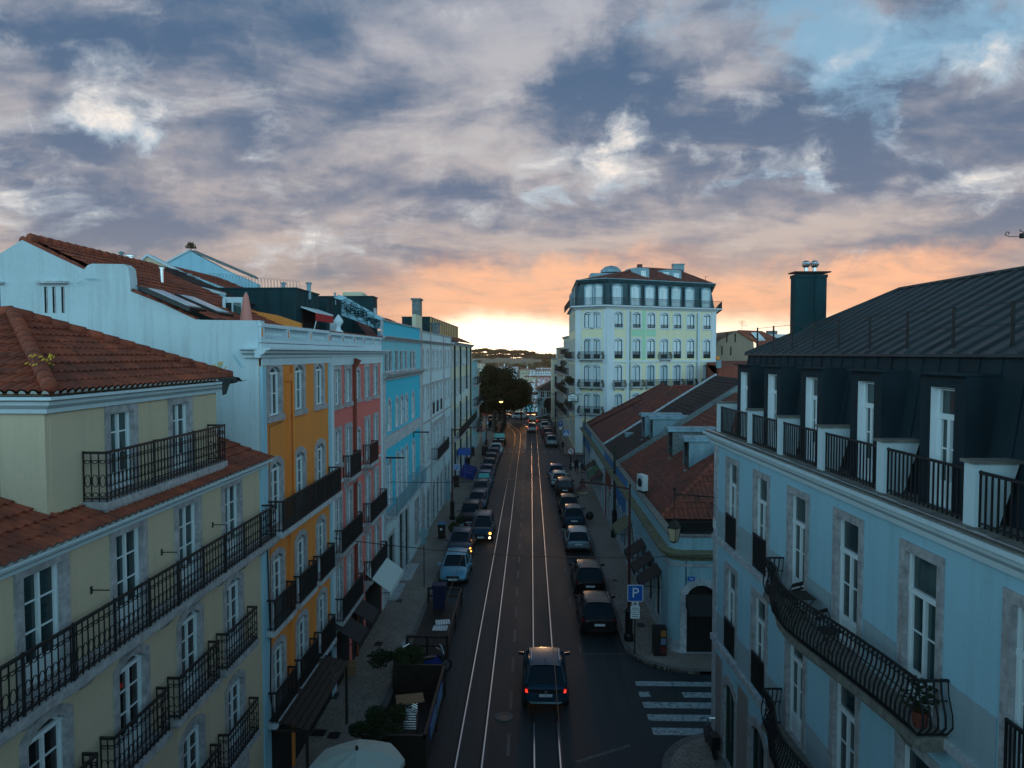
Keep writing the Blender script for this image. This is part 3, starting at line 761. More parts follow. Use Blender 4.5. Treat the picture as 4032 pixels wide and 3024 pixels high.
# right pavement in front of the low block, rounded at both corners
near_arc = arc(KR+3.0, 33.9, 3.0, 270, 180, 12)     # from (KR+3.4,31.8) to (KR,35.2)
far_arc = arc(KR+2.6, 84.6, 2.6, 180, 90, 10)
sidewalk([(11, 30.9)]+near_arc+far_arc+[(14, 87.2), (14, 60), (11, 60)])
kerb(([(11, 30.9)]+near_arc+far_arc+[(14, 87.2)])[::-1])
# near corner pavement (bottom right) and the far one beyond the side street
na = arc(KR+2.7, 23.2, 2.7, 180, 90, 10)
sidewalk([(KR, -20), (6.9, -20), (8.2, 25.9)]+na[::-1]); kerb(([(KR, -20)]+na+[(9, 25.9)])[::-1])
fa = arc(KR+2.0, 100.0, 2.0, 270, 180, 8)
sidewalk([(20, 97.8)]+[(x, y-.2) for x, y in fa]+[(KR, 155), (8, 157), (20, 120)]); kerb([(KR, 155)]+[(x, y-.2) for x, y in fa][::-1]+[(20, 97.8)])
# rails: two tracks, straight until y=118, then curving left
def railpath(x0, pts): return [(x0, -20), (x0, 60), (x0, 100)]+pts
def railmesh(path, wd=.048):
    b = MB(); P = [Vector(p) for p in path]; q_ = []
    for i, p in enumerate(P):
        d = (P[min(len(P)-1, i+1)]-P[max(0, i-1)]).normalized(); q_.append(Vector((-d.y, d.x)))
    for off, w, z, mi in ((0, wd, .011, 0), (.085, .03, .006, 1)):
        for i in range(len(P)-1):
            a, c = P[i]+q_[i]*off, P[i+1]+q_[i+1]*off
            b.add([(a.x-q_[i].x*w/2, a.y-q_[i].y*w/2, z), (a.x+q_[i].x*w/2, a.y+q_[i].y*w/2, z), (c.x+q_[i+1].x*w/2, c.y+q_[i+1].y*w/2, z), (c.x-q_[i+1].x*w/2, c.y-q_[i+1].y*w/2, z)], [(0, 1, 2, 3)], mi)
            if mi == 0:
                for sx in (-1, 1):
                    b.add([(a.x+sx*q_[i].x*w/2, a.y+sx*q_[i].y*w/2, z), (a.x+sx*q_[i].x*w/2, a.y+sx*q_[i].y*w/2, -.01), (c.x+sx*q_[i+1].x*w/2, c.y+sx*q_[i+1].y*w/2, -.01), (c.x+sx*q_[i+1].x*w/2, c.y+sx*q_[i+1].y*w/2, z)], [(0, 1, 2, 3)], 0)
    return b
def curve(x0, y0, y1, dx, n=9): return [(x0-dx*(i/n)**2.2, y0+(y1-y0)*i/n) for i in range(1, n+1)]
for x0, y0, y1, dx in ((-2.56, 116, 156, 7.5), (-1.66, 117, 156, 7.2), (.14, 122, 156, 5.0), (1.04, 124, 156, 4.8)):
    o = railmesh(railpath(x0, [(x0, y0)]+curve(x0, y0, y1, dx))).build('tram_rail', [M['rail'], M['dark']]); tag(o, kind='structure')
# road markings
b = MB(); z = .004
def mark(x0, x1, y0, y1, m=0, zz=.004): b.quad((x0, y0, zz), (x1, y0, zz), (x1, y1, zz), (x0, y1, zz), m)
for (y0, y1, x0) in ((30.43, 30.86, 4.5), (28.5, 29.0, 4.53), (27.48, 27.99, 4.55), (26.45, 26.97, 4.56)):
    b.quad((x0, y0*.977, z), (9.5, y0*.977, z), (9.5, y1*.977, z), (x0, y1*.977, z))
mark(4.5, 4.95, 28.75, 29.2); mark(6.3, 7.6, 28.75, 29.2, 0)
for i in range(12): mark(-4.9+i*.98-.24, -4.9+i*.98+.24, 100.6, 103.0, 1)
mark(-.95, 4.2, 98.4, 98.75, 1); mark(-5.6, -.95, 104.6, 104.9, 1); mark(-.98, -.8, 105, 112, 0); mark(-1.9, .1, 91.2, 91.5, 1)
for i in range(24): mark(-.85, -.73, 21+i*3.3, 22.5+i*3.3, 1)
for i in range(12): mark(-.9, -.75, 112.5+i*1.6, 113.3+i*1.6, 0)
for i in range(9): mark(5.0+i*1.1, 5.5+i*1.1, 88.6, 91.6, 0); 
mark(2.3, 2.42, 32.9, 33.9, 1); mark(2.3, 4.6, 32.85, 32.95, 1)
for y in (39.6, 45.3, 55.5, 61, 67): mark(2.2, 2.3, y, y+1.0, 1)
b.add([AZ(2260, 2996, z), AZ(2480, 2930, z), AZ(2486, 2938, z), AZ(2275, 3004, z)], [(0, 1, 2, 3)], 1)
for k in range(14): mark(-3.95, -3.9, 14+k*6, 18.5+k*6, 1)
struct('road_markings', b, [M['paint'], M['faint']])
b = MB(); c = AZ(1985, 2822, 0); b.lathe([(.24, .008), (.24, .012), (.36, .012), (.36, .004)], (c.x, c.y, 0), 24, 0); b.lathe([(.001, .006), (.24, .007)], (c.x, c.y, 0), 24, 1)
b.box(-.001+c.x, .001+c.x, c.y-.24, c.y+.24, .007, .008, 1)
o = b.build('manhole_cover', [M['stonelitek'], M['black']]); tag(o, 'round manhole cover with pale ring in the road left of the rails', 'manhole')
# ================================================================ left side of the street
def base_thing(name, label, x, y, group=None, cat='building'): return thing(name, label, cat, (x, y, 0), 0, group)
def rel(o, me_name, b, mats, parent, smooth=False):
    """world-coordinate mesh stored relative to its thing"""
    me = b.mesh(me_name, mats, smooth); me.transform(Matrix.Translation(-Vector(parent.location))); return put(me_name, me, parent)
# ---- cream corner building
B = base_thing('cream_building', 'cream plastered building with tiled attic roof and long ornate iron balcony, nearest on the left', -8.1, 15)
F = Fr(B, -8.1, 0, -90); H = []
YA = [8.95, 11.42, 13.95, 16.42, 18.88]
for y in YA: window(F, -y, 8.65, .95, 1.88, 'glassteal', door=True, rows=3, s=.18, wall='cream', holes=H)
for y in YA:
    window(F, -y, 5.98, .95, 2.0, 'glass', door=True, rows=3, s=.17, rise=.20, transom=.42, wall='cream', holes=H)
    window(F, -y, 3.35, .95, 1.85, 'glass', door=True, rows=3, s=.17, rise=.20, transom=.42, wall='cream', holes=H)
    window(F, -y, 0.2, 1.2, 2.3, 'glass', door=True, rows=2, s=.21, wall='cream', holes=H)
wall(F, 'wall', -21.08, -7.5, 0, 10.7, H, 'cream', 7)
cornice(F, -21.09, -7.5, 10.93, 'trimwhite', .33, .26)
bands(F, 'corner_pilaster', [(-21.1, -20.86, 0, 10.66, .045)], 'whiteblue')
balcony(F, -14.45, 8.62, 13.0, .50, 'ornate', sp=.155, posts=11, brackets=True)
for y in YA[1:]:
    balcony(F, -y+.12, 5.95, 2.1, .34, 'ornate', sp=.15, brackets=False); balcony(F, -y+.12, 3.3, 2.1, .34, 'ornate', sp=.15, brackets=False)
# attic storey
FA = Fr(B, -8.5, 0, -90); H = []
for y in (14.47, 16.95): window(FA, -y, 11.32, .84, 1.58, 'glassteal', door=True, rows=3, s=.16, wall='cream', holes=H)
w_ = wall(FA, 'attic_wall', -18.93, -12.3, 11.0, 13.4, H, 'cream', 5.5)
b = MB(); b.box(-8.52, -9.35, 12.18, 12.32, 10.9, 13.38); rel(B, 'attic_side_wall', b, M['cream'], B)
b = MB(); b.box(-9.36, -13.5, 12.2, 12.3, 10.9, 13.38)
for i in range(26): b.box(-9.38-i*.16, -9.46-i*.16, 12.15, 12.2, 10.9, 13.38)
rel(B, 'corrugated_cladding', b, M['zincblue'], B)
sweep_path(B, 'attic_cornice', CORN(13.36, .34, .3), 'trimwhite', [(-15, 12.18), (-8.5, 12.18), (-8.5, 19.1)])
balcony(FA, -15.75, 11.29, 5.3, .52, 'ornate', sp=.135, posts=3, brackets=False)
ap = Vector((-11.5, 15.5, 14.95)); ez = 13.42
vd = Vector((-3.35, 0, ap.z-ez)); V = vd.length
t = tiles((-8.15, 11.85, ez), (0, 1, 0), vd, 7.4, V, lambda v: 3.65*v/V, lambda v: 7.4-3.75*v/V, p=.2, c=.36, amp=.05, step=.035, su=6, caps=True)
rt = rel(B, 'attic_roof', t, [M['tile'], M['eavecap']], B)
vd2 = Vector((0, 3.65, ap.z-ez)); V2 = vd2.length
t = tiles((-8.15, 11.85, ez), (-1, 0, 0), vd2, 8, V2, lambda v: 3.35*v/V2, lambda v: 8, p=.2, c=.36, amp=.05, step=.035, su=6, caps=True)
rel(B, 'attic_roof', t, [M['tile'], M['eavecap']], B)
b = MB(); A_, B_, C_, D_ = Vector((-8.15, 11.85, ez)), Vector((-8.15, 19.25, ez)), ap, Vector((-16, 15.5, 14.95))
b.add([A_, B_, (-16, 19.25, ez), (-16, 11.85, ez)], [(0, 1, 2, 3)]); b.add([B_-Vector((0, 0, .03)), (-16, 19.25, ez), D_-Vector((0, 0, .03)), C_-Vector((0, 0, .03))], [(0, 1, 2, 3)]); rel(B, 'roof_underside', b, M['tileb'], B)
rd = ridge([A_+Vector((-.05, .05, .06)), ap+Vector((0, 0, .06))], .12, .36); rd2 = ridge([B_+Vector((-.05, -.05, .06)), ap+Vector((0, 0, .06)), D_+Vector((0, 0, .06))], .11, .36)
rel(B, 'ridge_tiles', rd, M['tile'], B, True); rel(B, 'ridge_tiles', rd2, M['tile'], B, True)
# skirt roof
def skirt(y0, y1, xt):
    vd = Vector((xt+7.75, 0, (-7.75-xt)*.36)); V = vd.length
    t = tiles((-7.75, y0, 10.95), (0, 1, 0), vd, y1-y0, V, lambda v: 0, lambda v: y1-y0, p=.21, c=.36, amp=.048, su=6, caps=True)
    rel(B, 'eave_roof', t, [M['tile'], M['eavecap']], B)
skirt(12.3, 18.9, -8.5); skirt(18.9, 21.09, -10.4); skirt(7.6, 12.3, -10.8)
b = MB(); b.box(-7.75, -8.3, 7.5, 21.08, 10.90, 10.94); rel(B, 'eave_board', b, M['trimwhite'], B)
# small iron brackets for plants, and weeds on the ridge
b = MB()
for y in (12.7, 15.2, 17.7): b = MB(); b.cyl((-8.1, y, 9.75), (-7.75, y, 9.75), .012, n=5); b.cyl((-8.1, y, 9.68), (-8.1, y, 9.82), .03, n=5); rel(B, 'bracket', b, M['iron'], B)
b = MB(); b.cyl((-8.5, 15.8, 12.15), (-8.05, 15.8, 12.2), .012, n=5); rel(B, 'bracket', b, M['iron'], B)
def weeds(name, c, n, s, label):
    b = MB()
    for i in range(n):
        p = Vector(c)+Vector((R.gauss(0, s), R.gauss(0, s), 0)); q = p+Vector((R.gauss(0, .05), R.gauss(0, .05), R.uniform(.08, .28)))
        b.cyl(p, q, .005, n=3, m=0)
        for k in range(3):
            e = q+Vector((R.gauss(0, .03), R.gauss(0, .03), R.gauss(0, .02))); b.quad(e, e+Vector((.035, 0, .01)), e+Vector((.03, .02, .035)), e+Vector((0, .02, .03)), 1)
    o = b.build(name, [M['leafbush'], M['flower']]); tag(o, label, 'weeds'); recenter(o)
h1 = AY(120, 1450, 12.8)
weeds('wild_flowers', Vector((-8.9, 12.7, 13.78)), 16, .13, 'yellow wildflowers growing on the hip tiles of the near roof')
weeds('wild_flowers', Vector((-8.4, 19.0, 13.55)), 14, .10, 'thin weeds growing at the far tip of the near tiled roof')
# ---- orange building
B = base_thing('orange_building', 'ochre orange building with white blank side wall and roof terrace balustrade', -8.1, 24.7)
F = Fr(B, -8.1, 0, -90); H = []
CO = [22.2, 24.55, 26.95]
for y in CO:
    window(F, -y, 12.15, .98, 1.55, 'glassteal', rise=.2, transom=.42, rows=2, s=.2, fr='frame', wall='orange', holes=H)
    window(F, -y, 8.66, .98, 2.0, 'glass', door=True, rise=.22, transom=.42, s=.2, wall='orange', holes=H)
    window(F, -y, 5.66, .98, 2.05, 'glass', door=True, rise=.22, transom=.42, s=.2, wall='orange', holes=H)
    window(F, -y, 2.78, .98, 2.05, 'glass', door=True, rise=.22, transom=.42, s=.2, wall='orange', holes=H)
    balcony(F, -y+.1, 5.62, 1.95, .34, 'bars', sp=.11, brackets=False, slab='stonelite')
    balcony(F, -y+.1, 2.74, 1.95, .34, 'bars', sp=.11, brackets=False, slab='stonelite')
b_ = bands(F, 'shop_front', [(-28.2, -21.4, .05, 2.3, .03)], 'dark')
wall(F, 'wall', -28.38, -21.12, 0, 13.95, H, 'orange', 9)
balcony(F, -24.75, 8.62, 6.75, .54, 'bars', sp=.11, posts=6, slab='stonelite')
cornice(F, -28.39, -20.75, 14.28, 'trimwhite', .42, .30); bands(F, 'frieze', [(-28.39, -21.12, 13.74, 13.97, .04)], 'trimwhite')
FS = Fr(B, -8.1, 21.1, 180); cornice(FS, 0, .5, 14.28, 'trimwhite', .38, .30)
bands(F, 'corner_pilaster', [(-21.4, -21.11, 0, 13.72, .05), (-28.39, -28.12, 0, 13.72, .05)], 'whiteblue')
b = MB()
for y in (23.35,): b.box(-8.1, -8.0, y-.08, y+.08, 0, 13.4); b.box(-8.1, -7.95, y-.16, y+.16, 13.2, 13.45)
rel(B, 'drainpipe', b, M['orange'], B); b = MB(); b.cyl((-8.03, 23.75, 8.7), (-8.03, 23.75, 13.7), .045, n=8); rel(B, 'drainpipe', b, M['orange'], B)
def balustrade(F, u0, u1, z0, z1, npost, postmat, cap='trimwhite'):
    b = MB(); b.box(u0, u1, -.28, 0, z0, z0+.14); b.box(u0, u1, -.31, .03, z1-.11, z1)
    L = (u1-u0)/npost
    for i in range(npost+1):
        u = u0+L*i; a = max(u0, u-.16); c = min(u1, u+.16); b.box(a, c, -.29, .015, z0+.13, z1-.10)
    for i in range(npost):
        n = int((L-.4)/.17)
        for k in range(n):
            u = u0+L*i+.2+(L-.4)*(k+.5)/n
            h = z1-z0-.25; prof = [(.028, 0), (.05, .03), (.03, h*.12), (.062, h*.35), (.03, h*.62), (.028, h*.8), (.05, h*.95), (.04, h)]
            b.lathe(prof, (u, -.14, z0+.14), 8)
    o = F.build('balustrade', b, M[cap])
    p = MB()
    for i in range(npost+1):
        u = min(u1-.09, max(u0+.09, u0+L*i)); p.box(u-.045, u+.045, 0, .022, z0+.2, z1-.17)
    put('inset_panel', p.mesh('inset_panel', M[postmat]), o)
    return o
balustrade(F, -28.36, -21.12, 14.42, 15.02, 3, 'orange'); bands(F, 'parapet', [(-28.38, -21.12, 14.25, 14.44, .0)], 'trimwhite')
b = MB(); b.box(-8.4, -8.12, 21.15, 21.5, 14.2, 15.1); rel(B, 'terrace_pier', b, M['white'], B)
def plane_poly(pix, y, xend=None): return [AY(px, py, y) for px, py in pix]
def side_slab(parent, name, pix, y, mat, thick=.35, zb=4, x1=None):
    P = plane_poly(pix, y); P = P+[Vector((P[-1].x, y, zb)), Vector((P[0].x, y, zb))]
    b = poly_slab(P, (0, 1, 0), thick); me = fixn(b.mesh(name, M[mat])); me.transform(Matrix.Translation(-Vector(parent.location))); return put(name, me, parent)
W1 = [(-420, 1190), (-60, 1018), (0, 998), (86, 945), (200, 1000), (330, 1061), (345, 1044), (362, 1038), (488, 1040), (505, 1055), (511, 1100), (513, 1147), (640, 1196), (770, 1259), (1006, 1262), (1016.5, 1300)]
side_slab(B, 'side_wall', W1, 21.1, 'white', .4, 3)
FS = Fr(B, 0, 21.1, 180)
def sbox(parent, name, px0, px1, py0, py1, y, t, mat):   # a thin piece on a wall facing the camera
    a = AY(px0, py0, y); c = AY(px1, py1, y); b = MB(); b.box(a.x, c.x, y-t, y+.02, c.z, a.z); return rel(parent, name, b, M[mat], parent)
for px in (174, 206, 241): sbox(B, 'slit_window', px, px+15, 1129, 1232, 21.1, .004, 'dark')
for px in (174, 206, 241): sbox(B, 'slit_reveal', px+8, px+15, 1131, 1232, 21.1, .012, 'stone')
sbox(B, 'window_ledge', 152, 272, 1108, 1117, 21.1, .16, 'stonelite')
sbox(B, 'window_ledge', -20, 18, 1110, 1118, 21.1, .16, 'stonelite'); sbox(B, 'slit_window', -6, 3, 1131, 1232, 21.1, .004, 'dark')
b = MB(); p = AY(918, 1396, 21.05); q = AY(952, 1446, 21.02); b.cyl(p, q, .02, n=6); b.cyl(AY(334, 1098, 21.0), AY(380, 1097, 20.95), .015, n=5); b.cyl(AY(302, 1118, 21.0), AY(326, 1106, 20.9), .012, n=5); rel(B, 'pipe', b, M['whiteblue'], B)
rz = lambda x: 15.12+(-9.6-x)*.436
def roofplane_hit(px, py):
    d = ray(px, py); t = (15.12-9.6*.436-CH)/(d.z+.436*d.x); return Vector((0, 0, CH))+d*t
vd = Vector((-5.5, 0, 2.4)); V = vd.length
t = tiles((-9.6, 21.45, 15.12), (0, 1, 0), vd, 6.9, V, lambda v: 0, lambda v: 6.9, p=.22, c=.4, su=4, amp=.05); rel(B, 'roof', t, [M['tile'], M['eavecap']], B)
rel(B, 'ridge_tiles', ridge([(-15.1, 21.2, 17.56), (-15.1, 28.4, 17.56)], .13, .4), M['tile'], B, True)
rel(B, 'verge_tiles', ridge([AY(86, 943, 21.25), AY(330, 1062, 21.25)], .10, .4, .0), M['tile'], B, True); rel(B, 'verge_tiles', ridge([AY(513, 1146, 21.25), AY(640, 1195, 21.25), AY(765, 1258, 21.25)], .09, .4, .0), M['tile'], B, True)
b = MB(); b.box(-9.65, -8.4, 21.4, 28.3, 14.1, 14.2); b.box(-9.75, -9.6, 21.5, 28.3, 14.1, 15.12); rel(B, 'terrace_floor', b, M['stone'], B)
b = MB(); b.quad((-15.1, 21.4, 17.5), (-15.1, 28.3, 17.5), (-22, 28.3, 14.4), (-22, 21.4, 14.4)); rel(B, 'roof', b, M['tileb'], B)
for (px, py) in ((684, 1190), (803, 1212)):
    c = roofplane_hit(px, py); u = Vector((0, 1, 0)); v = vd.normalized(); n = Vector((.4, 0, .917)).normalized()
    def skb(hw, hv, h0, h1, m): 
        q = [c+u*a*hw+v*e*hv for a, e in ((-1, -1), (1, -1), (1, 1), (-1, 1))]; b.hexa([x+n*h0 for x in q], [x+n*h1 for x in q], m)
    b = MB(); skb(.55, .78, .0, .13, 0); b2 = MB(); b_save = b; b = b2; skb(.42, .64, .10, .15, 0)
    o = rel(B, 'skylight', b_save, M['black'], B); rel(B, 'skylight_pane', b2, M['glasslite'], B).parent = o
    o.children[0].location = (0, 0, 0)
def flue(name, px, py0, py1, y, r, label, mat='steel', cap=True):
    a = AY(px, py0, y); c = AY(px, py1, y); b = MB(); b.cyl((a.x, y, c.z-.4), (a.x, y, a.z), r, n=12)
    if cap: b.cyl((a.x, y, a.z+.02), (a.x, y, a.z+.06), r*1.7, r*.6, 12); b.cyl((a.x, y, a.z-.03), (a.x, y, a.z+.02), r*1.5, n=12)
    o = b.build(name, M[mat], smooth=False); tag(o, label, 'chimney'); recenter(o); return o
flue('flue_pipe', 636, 1056, 1120, 24.5, .065, 'shiny steel flue pipe standing on the tiled roof above the white side wall')
flue('flue_pipe', 478, 996, 1034, 27, .07, 'thin grey vent pipe at the top of the white chimney wall', 'zincpale')
flue('roof_vent', 515, 1008, 1032, 28, .13, 'short domed steel roof vent beside the thin grey vent pipe', 'steel')
# closed parasol on the terrace
p = AY(969, 1190, 23.2); b = MB(); zt = AY(969, 1154, 23.2).z
b.lathe([(.03, zt), (.07, zt-.1), (.09, zt-.22), (.10, zt-.3), (.16, zt-.75), (.23, zt-1.25), (.20, zt-1.3)], (p.x, 23.2, 0), 10); t_ = thing('closed_parasol', 'closed salmon parasol standing on the roof terrace', 'parasol', (p.x, 23.2, 14.2))
for v in range(0, len(b.v)):
    x, y, z = b.v[v]; a = math.atan2(y-23.2, x-p.x); k = 1+.18*math.cos(a*5); b.v[v] = (p.x+(x-p.x)*k, 23.2+(y-23.2)*k, z)
rel(t_, 'canopy', b, M['salmon'], t_, True); b = MB(); b.cyl((p.x, 23.2, 14.2), (p.x, 23.2, zt+.03), .025, n=6); rel(t_, 'pole', b, M['zincpale'], t_)
b = MB(); b.tube([(-8.02, 21.2, 8.3), (-8.0, 21.22, 6.5), (-7.95, 21.18, 5.2), (-7.98, 21.15, 3.6), (-7.9, 21.2, 3.0), (-7.75, 21.25, 2.7), (-7.85, 21.3, 2.4), (-8.0, 21.2, 2.6)], .022, 5); rel(B, 'cable', b, M['black'], B)
b = MB(); b.tube([(-8.06, 22.9, 11.9), (-8.05, 21.6, 11.85), (-8.05, 21.55, 9.5), (-8.05, 21.5, 6.0)], .012, 4); rel(B, 'cable', b, M['wood'], B)
# ---- pink building
B = base_thing('pink_building', 'pink building with red downpipe and crowded iron balconies', -8.1, 33.4)
F = Fr(B, -8.1, 0, -90); H = []
CP = [29.45, 31.2, 33.0, 34.85, 36.75]
for i, y in enumerate(CP):
    if i == 2:
        for z in (12.0, 9.2, 6.6, 3.9): window(F, -y, z, .6, 1.35, 'glassteal', rise=.16, rows=1, transom=.4, s=.16, fr='frame', wall='pink', holes=H)
        continue
    window(F, -y, 11.95, .85, 1.48, 'glassteal', rows=3, s=.19, fr='frame', wall='pink', holes=H)
    dr = i in (1, 3)
    window(F, -y, 8.8 if dr else 9.45, .85, 2.05 if dr else 1.4, 'glassteal', door=dr, rows=3, s=.19, wall='pink', holes=H)
    window(F, -y, 5.95, .85, 2.05, 'glass', door=True, rows=3, s=.19, wall='pink', holes=H)
    window(F, -y, 3.1, .85, 2.0, 'glass', door=True, rows=3, s=.19, wall='pink', holes=H)
balcony(F, -31.15, 8.76, 1.9, .4, 'bars', sp=.12); balcony(F, -34.8, 8.76, 1.9, .4, 'bars', sp=.12, mat='ironred')
balcony(F, -30.4, 5.9, 3.6, .42, 'bars', sp=.12); balcony(F, -35.8, 5.9, 3.9, .42, 'bars', sp=.12)
balcony(F, -30.4, 3.05, 3.6, .42, 'bars', sp=.12); balcony(F, -35.8, 3.05, 3.9, .42, 'bars', sp=.12)
wall(F, 'wall', -38.38, -28.42, 0, 13.95, H, 'pink', 9)
bands(F, 'corner_pilaster', [(-28.8, -28.42, 0, 13.6, .05), (-38.39, -37.95, 0, 13.6, .05)], 'trimwhite')
bands(F, 'frieze', [(-38.39, -28.42, 13.62, 13.97, .06)], 'trimwhite'); bands(F, 'string_course', [(-37.9, -28.85, 8.62, 8.72, .04), (-37.9, -28.85, 5.76, 5.86, .04)], 'trimwhite')
cornice(F, -38.55, -28.41, 14.28, 'trimwhite', .42, .30)
balustrade(F, -38.36, -28.45, 14.42, 14.98, 5, 'awnred'); bands(F, 'parapet', [(-38.38, -28.41, 14.25, 14.44, .0)], 'trimwhite')
bands(F, 'coping', [(-38.38, -28.41, 14.985, 15.03, .04)], 'redwall')
bands(F, 'shop_opening', [(-30.9, -29.0, .1, 2.5, .03), (-33.6, -31.5, .1, 2.5, .03), (-37.6, -34.2, .1, 2.5, .03)], 'dark')
b = MB(); b.cyl((-8.0, 32.1, 0), (-8.0, 32.1, 13.6), .075, n=8); b.cyl((-8.0, 32.1, 13.5), (-7.85, 32.1, 13.85), .09, .17, 8); rel(B, 'drainpipe', b, M['redwall'], B)
b = MB(); c = AX(1359+0, 1290, -8.25); b.lathe([(.17, 0), (.2, .05), (.12, .1), (.08, .22), (.1, .28), (.2, .42), (.2, .5), (.13, .62), (.02, .76)], (-8.24, 30.3, 15.02), 12); b.box(-8.42, -8.06, 30.12, 30.48, 14.9, 15.04)
o = b.build('stone_urn', M['trimwhite'], smooth=True); tag(o, 'white stone finial urn on the balustrade between the orange and pink buildings', 'urn'); recenter(o)
# roof boxes behind the balustrade
def roofbox(name, label, xa, xb, y0, y1, z0, z1, seams=.6, mat='zincblue', cat='roof extension'):
    t = thing(name, label, cat, ((xa+xb)/2, (y0+y1)/2, z0)); b = MB(); b.box(xa, xb, y0, y1, z0, z1)
    b.box(xa-.05, xb+.05, y0-.05, y1+.05, z1, z1+.06)
    if seams:
        n = int(abs(xb-xa)/seams)
        for i in range(1, n): b.box(xa+(xb-xa)*i/n-.015, xa+(xb-xa)*i/n+.015, y0-.03, y0, z0, z1)
        n = max(2, int((y1-y0)/seams))
        for i in range(1, n): b.box(xb, xb+.03, y0+(y1-y0)*i/n-.015, y0+(y1-y0)*i/n+.015, z0, z1)
    rel(t, 'cladding', b, M[mat], t); return t
t = roofbox('roof_extension', 'dark teal seamed metal roof room with a red awning above the orange building', -14.6, -10.5, 31.6, 35.0, 14.2, 17.0)
b = MB(); b.box(-10.52, -10.46, 32.4, 34.6, 14.3, 16.3); rel(t, 'opening', b, M['dark'], t)
b = MB(); b.hexa([(-10.45, 32.1, 16.2), (-9.75, 32.1, 15.95), (-9.75, 34.9, 15.95), (-10.45, 34.9, 16.2)], [(-10.45, 32.1, 16.27), (-9.75, 32.1, 16.02), (-9.75, 34.9, 16.02), (-10.45, 34.9, 16.27)], 1); b.box(-9.78, -9.74, 32.1, 34.9, 15.6, 15.95, 0)
b.cyl((-9.78, 32.2, 15.6), (-10.1, 32.2, 14.3), .025, n=6, m=1); rel(t, 'awning', b, [M['awnred'], M['trimwhite']], t)
t = roofbox('roof_extension', 'smaller dark seamed metal roof room above the pink building with a wide window', -12.2, -10.5, 36.3, 39.2, 14.2, 17.0)
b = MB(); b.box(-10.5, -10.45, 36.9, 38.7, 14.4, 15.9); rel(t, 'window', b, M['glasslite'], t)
flue('flue_pipe', 1216, 1116, 1145, 33.5, .10, 'capped pipe on the dark roof room with the red awning', 'zincpale'); flue('flue_pipe', 1116, 1116, 1138, 34, .09, 'small capped pipe beside the coil of barbed wire', 'zincpale')
flue('flue_pipe', 1319, 1156, 1170, 38, .05, 'thin pipe beside the patterned party wall', 'zincpale')
# ochre wall and white conservatory on the terrace
B2 = base_thing('terrace_house', 'white glazed roof room and ochre gable behind the orange building terrace', -11.5, 26.5)
b = MB(); P = [AY(985, 1222, 27.5), AY(985, 1280, 27.5), AY(1180, 1290, 27.5), AY(1180, 1272, 27.5), AY(1085, 1240, 27.5)]; b = poly_slab(P, (0, 1, 0), .3); rel(B2, 'ochre_wall', b, M['orange'], B2)
a = AY(878, 1170, 25); c = AY(955, 1262, 25); b = MB(); b.box(a.x, c.x, 25, 25.3, c.z-.5, a.z); rel(B2, 'glazed_front', b, M['trimwhite'], B2)
for px0, px1 in ((886, 912), (919, 949)):
    q0 = AY(px0, 1192, 24.98); q1 = AY(px1, 1256, 24.98); b = MB(); b.box(q0.x, q1.x, 24.97, 25.0, q1.z, q0.z); rel(B2, 'pane', b, M['glassteal'], B2)
b = MB(); b.cyl(AY(882, 1175, 24.9), AY(882, 1225, 24.9), .06, n=8); rel(B2, 'downpipe', b, M['trimwhite'], B2)
# party walls and gables stepping back behind
def gable(name, label, pix, y, mat, tilepts=None, tmat='tile', thick=.4, zb=8, coping=None, xx=-12):
    P = plane_poly(pix, y); B = base_thing(name, label, sum(p.x for p in P)/len(P), y)
    side_slab(B, 'gable_wall', pix, y, mat, thick, zb)
    if tilepts:   # roof sheet running back from this wall: (pixel of ridge end, pixel of eave end, depth)
        (rp, ep, dep) = tilepts; r_ = AY(*rp, y+.2); e_ = AY(*ep, y+.2); vd = r_-e_; V = vd.length
        t = tiles(e_, (0, 1, 0), vd, dep, V, lambda v: 0, lambda v: dep, p=.24, c=.42, su=4); rel(B, 'roof', t, [M[tmat], M['eavecap']], B)
    if coping:
        b = MB()
        for p, q in zip(coping[:-1], coping[1:]):
            a = AY(*p, y); c = AY(*q, y); b.hexa([a+Vector((0, -.08, 0)), a+Vector((0, thick+.08, 0)), c+Vector((0, thick+.08, 0)), c+Vector((0, -.08, 0))], [a+Vector((0, -.08, .10)), a+Vector((0, thick+.08, .10)), c+Vector((0, thick+.08, .10)), c+Vector((0, -.08, .10))])
        rel(B, 'coping', b, M['trimwhite'], B)
    return B
gable('gable_house', 'house with long sloping white party wall and steel vents behind the orange building', [(470, 1040), (482, 1022), (663, 1108), (870, 1160), (882, 1178), (885, 1262)], 28.6, 'whiteblue', coping=[(482, 1021), (663, 1107), (870, 1159)], tilepts=((560, 1035), (900, 1185), 2.8), tmat='tiledark')
gable('gable_house', 'cream gable house with white coping behind the long white party wall', [(520, 1072), (545, 1042), (582, 1010), (700, 1070), (870, 1158), (905, 1180), (905, 1262)], 32.5, 'cream', coping=[(545, 1041), (582, 1009), (700, 1069), (878, 1163)], tilepts=((660, 1045), (1020, 1190), 5.0))
gable('gable_house', 'tall bluish gable house with weathered coping and a small tree on its top', [(600, 1070), (640, 1046), (740, 991), (755, 992), (890, 1065), (1012, 1118), (1012, 1262)], 39.5, 'whiteblue', coping=[(640, 1045), (745, 990)], thick=.5)
b = poly_slab([AY(757, 993, 39.6), AY(1010, 1095, 39.6), AY(1018, 1102, 43.5), AY(770, 992, 43.5)], (0, 0, 1), .1); o = b.build('roof_slab', M['concrete']); o.parent = [x for x in bpy.data.objects if x.name.startswith('gable_house.002')][0]; o.location = -Vector(o.parent.location)
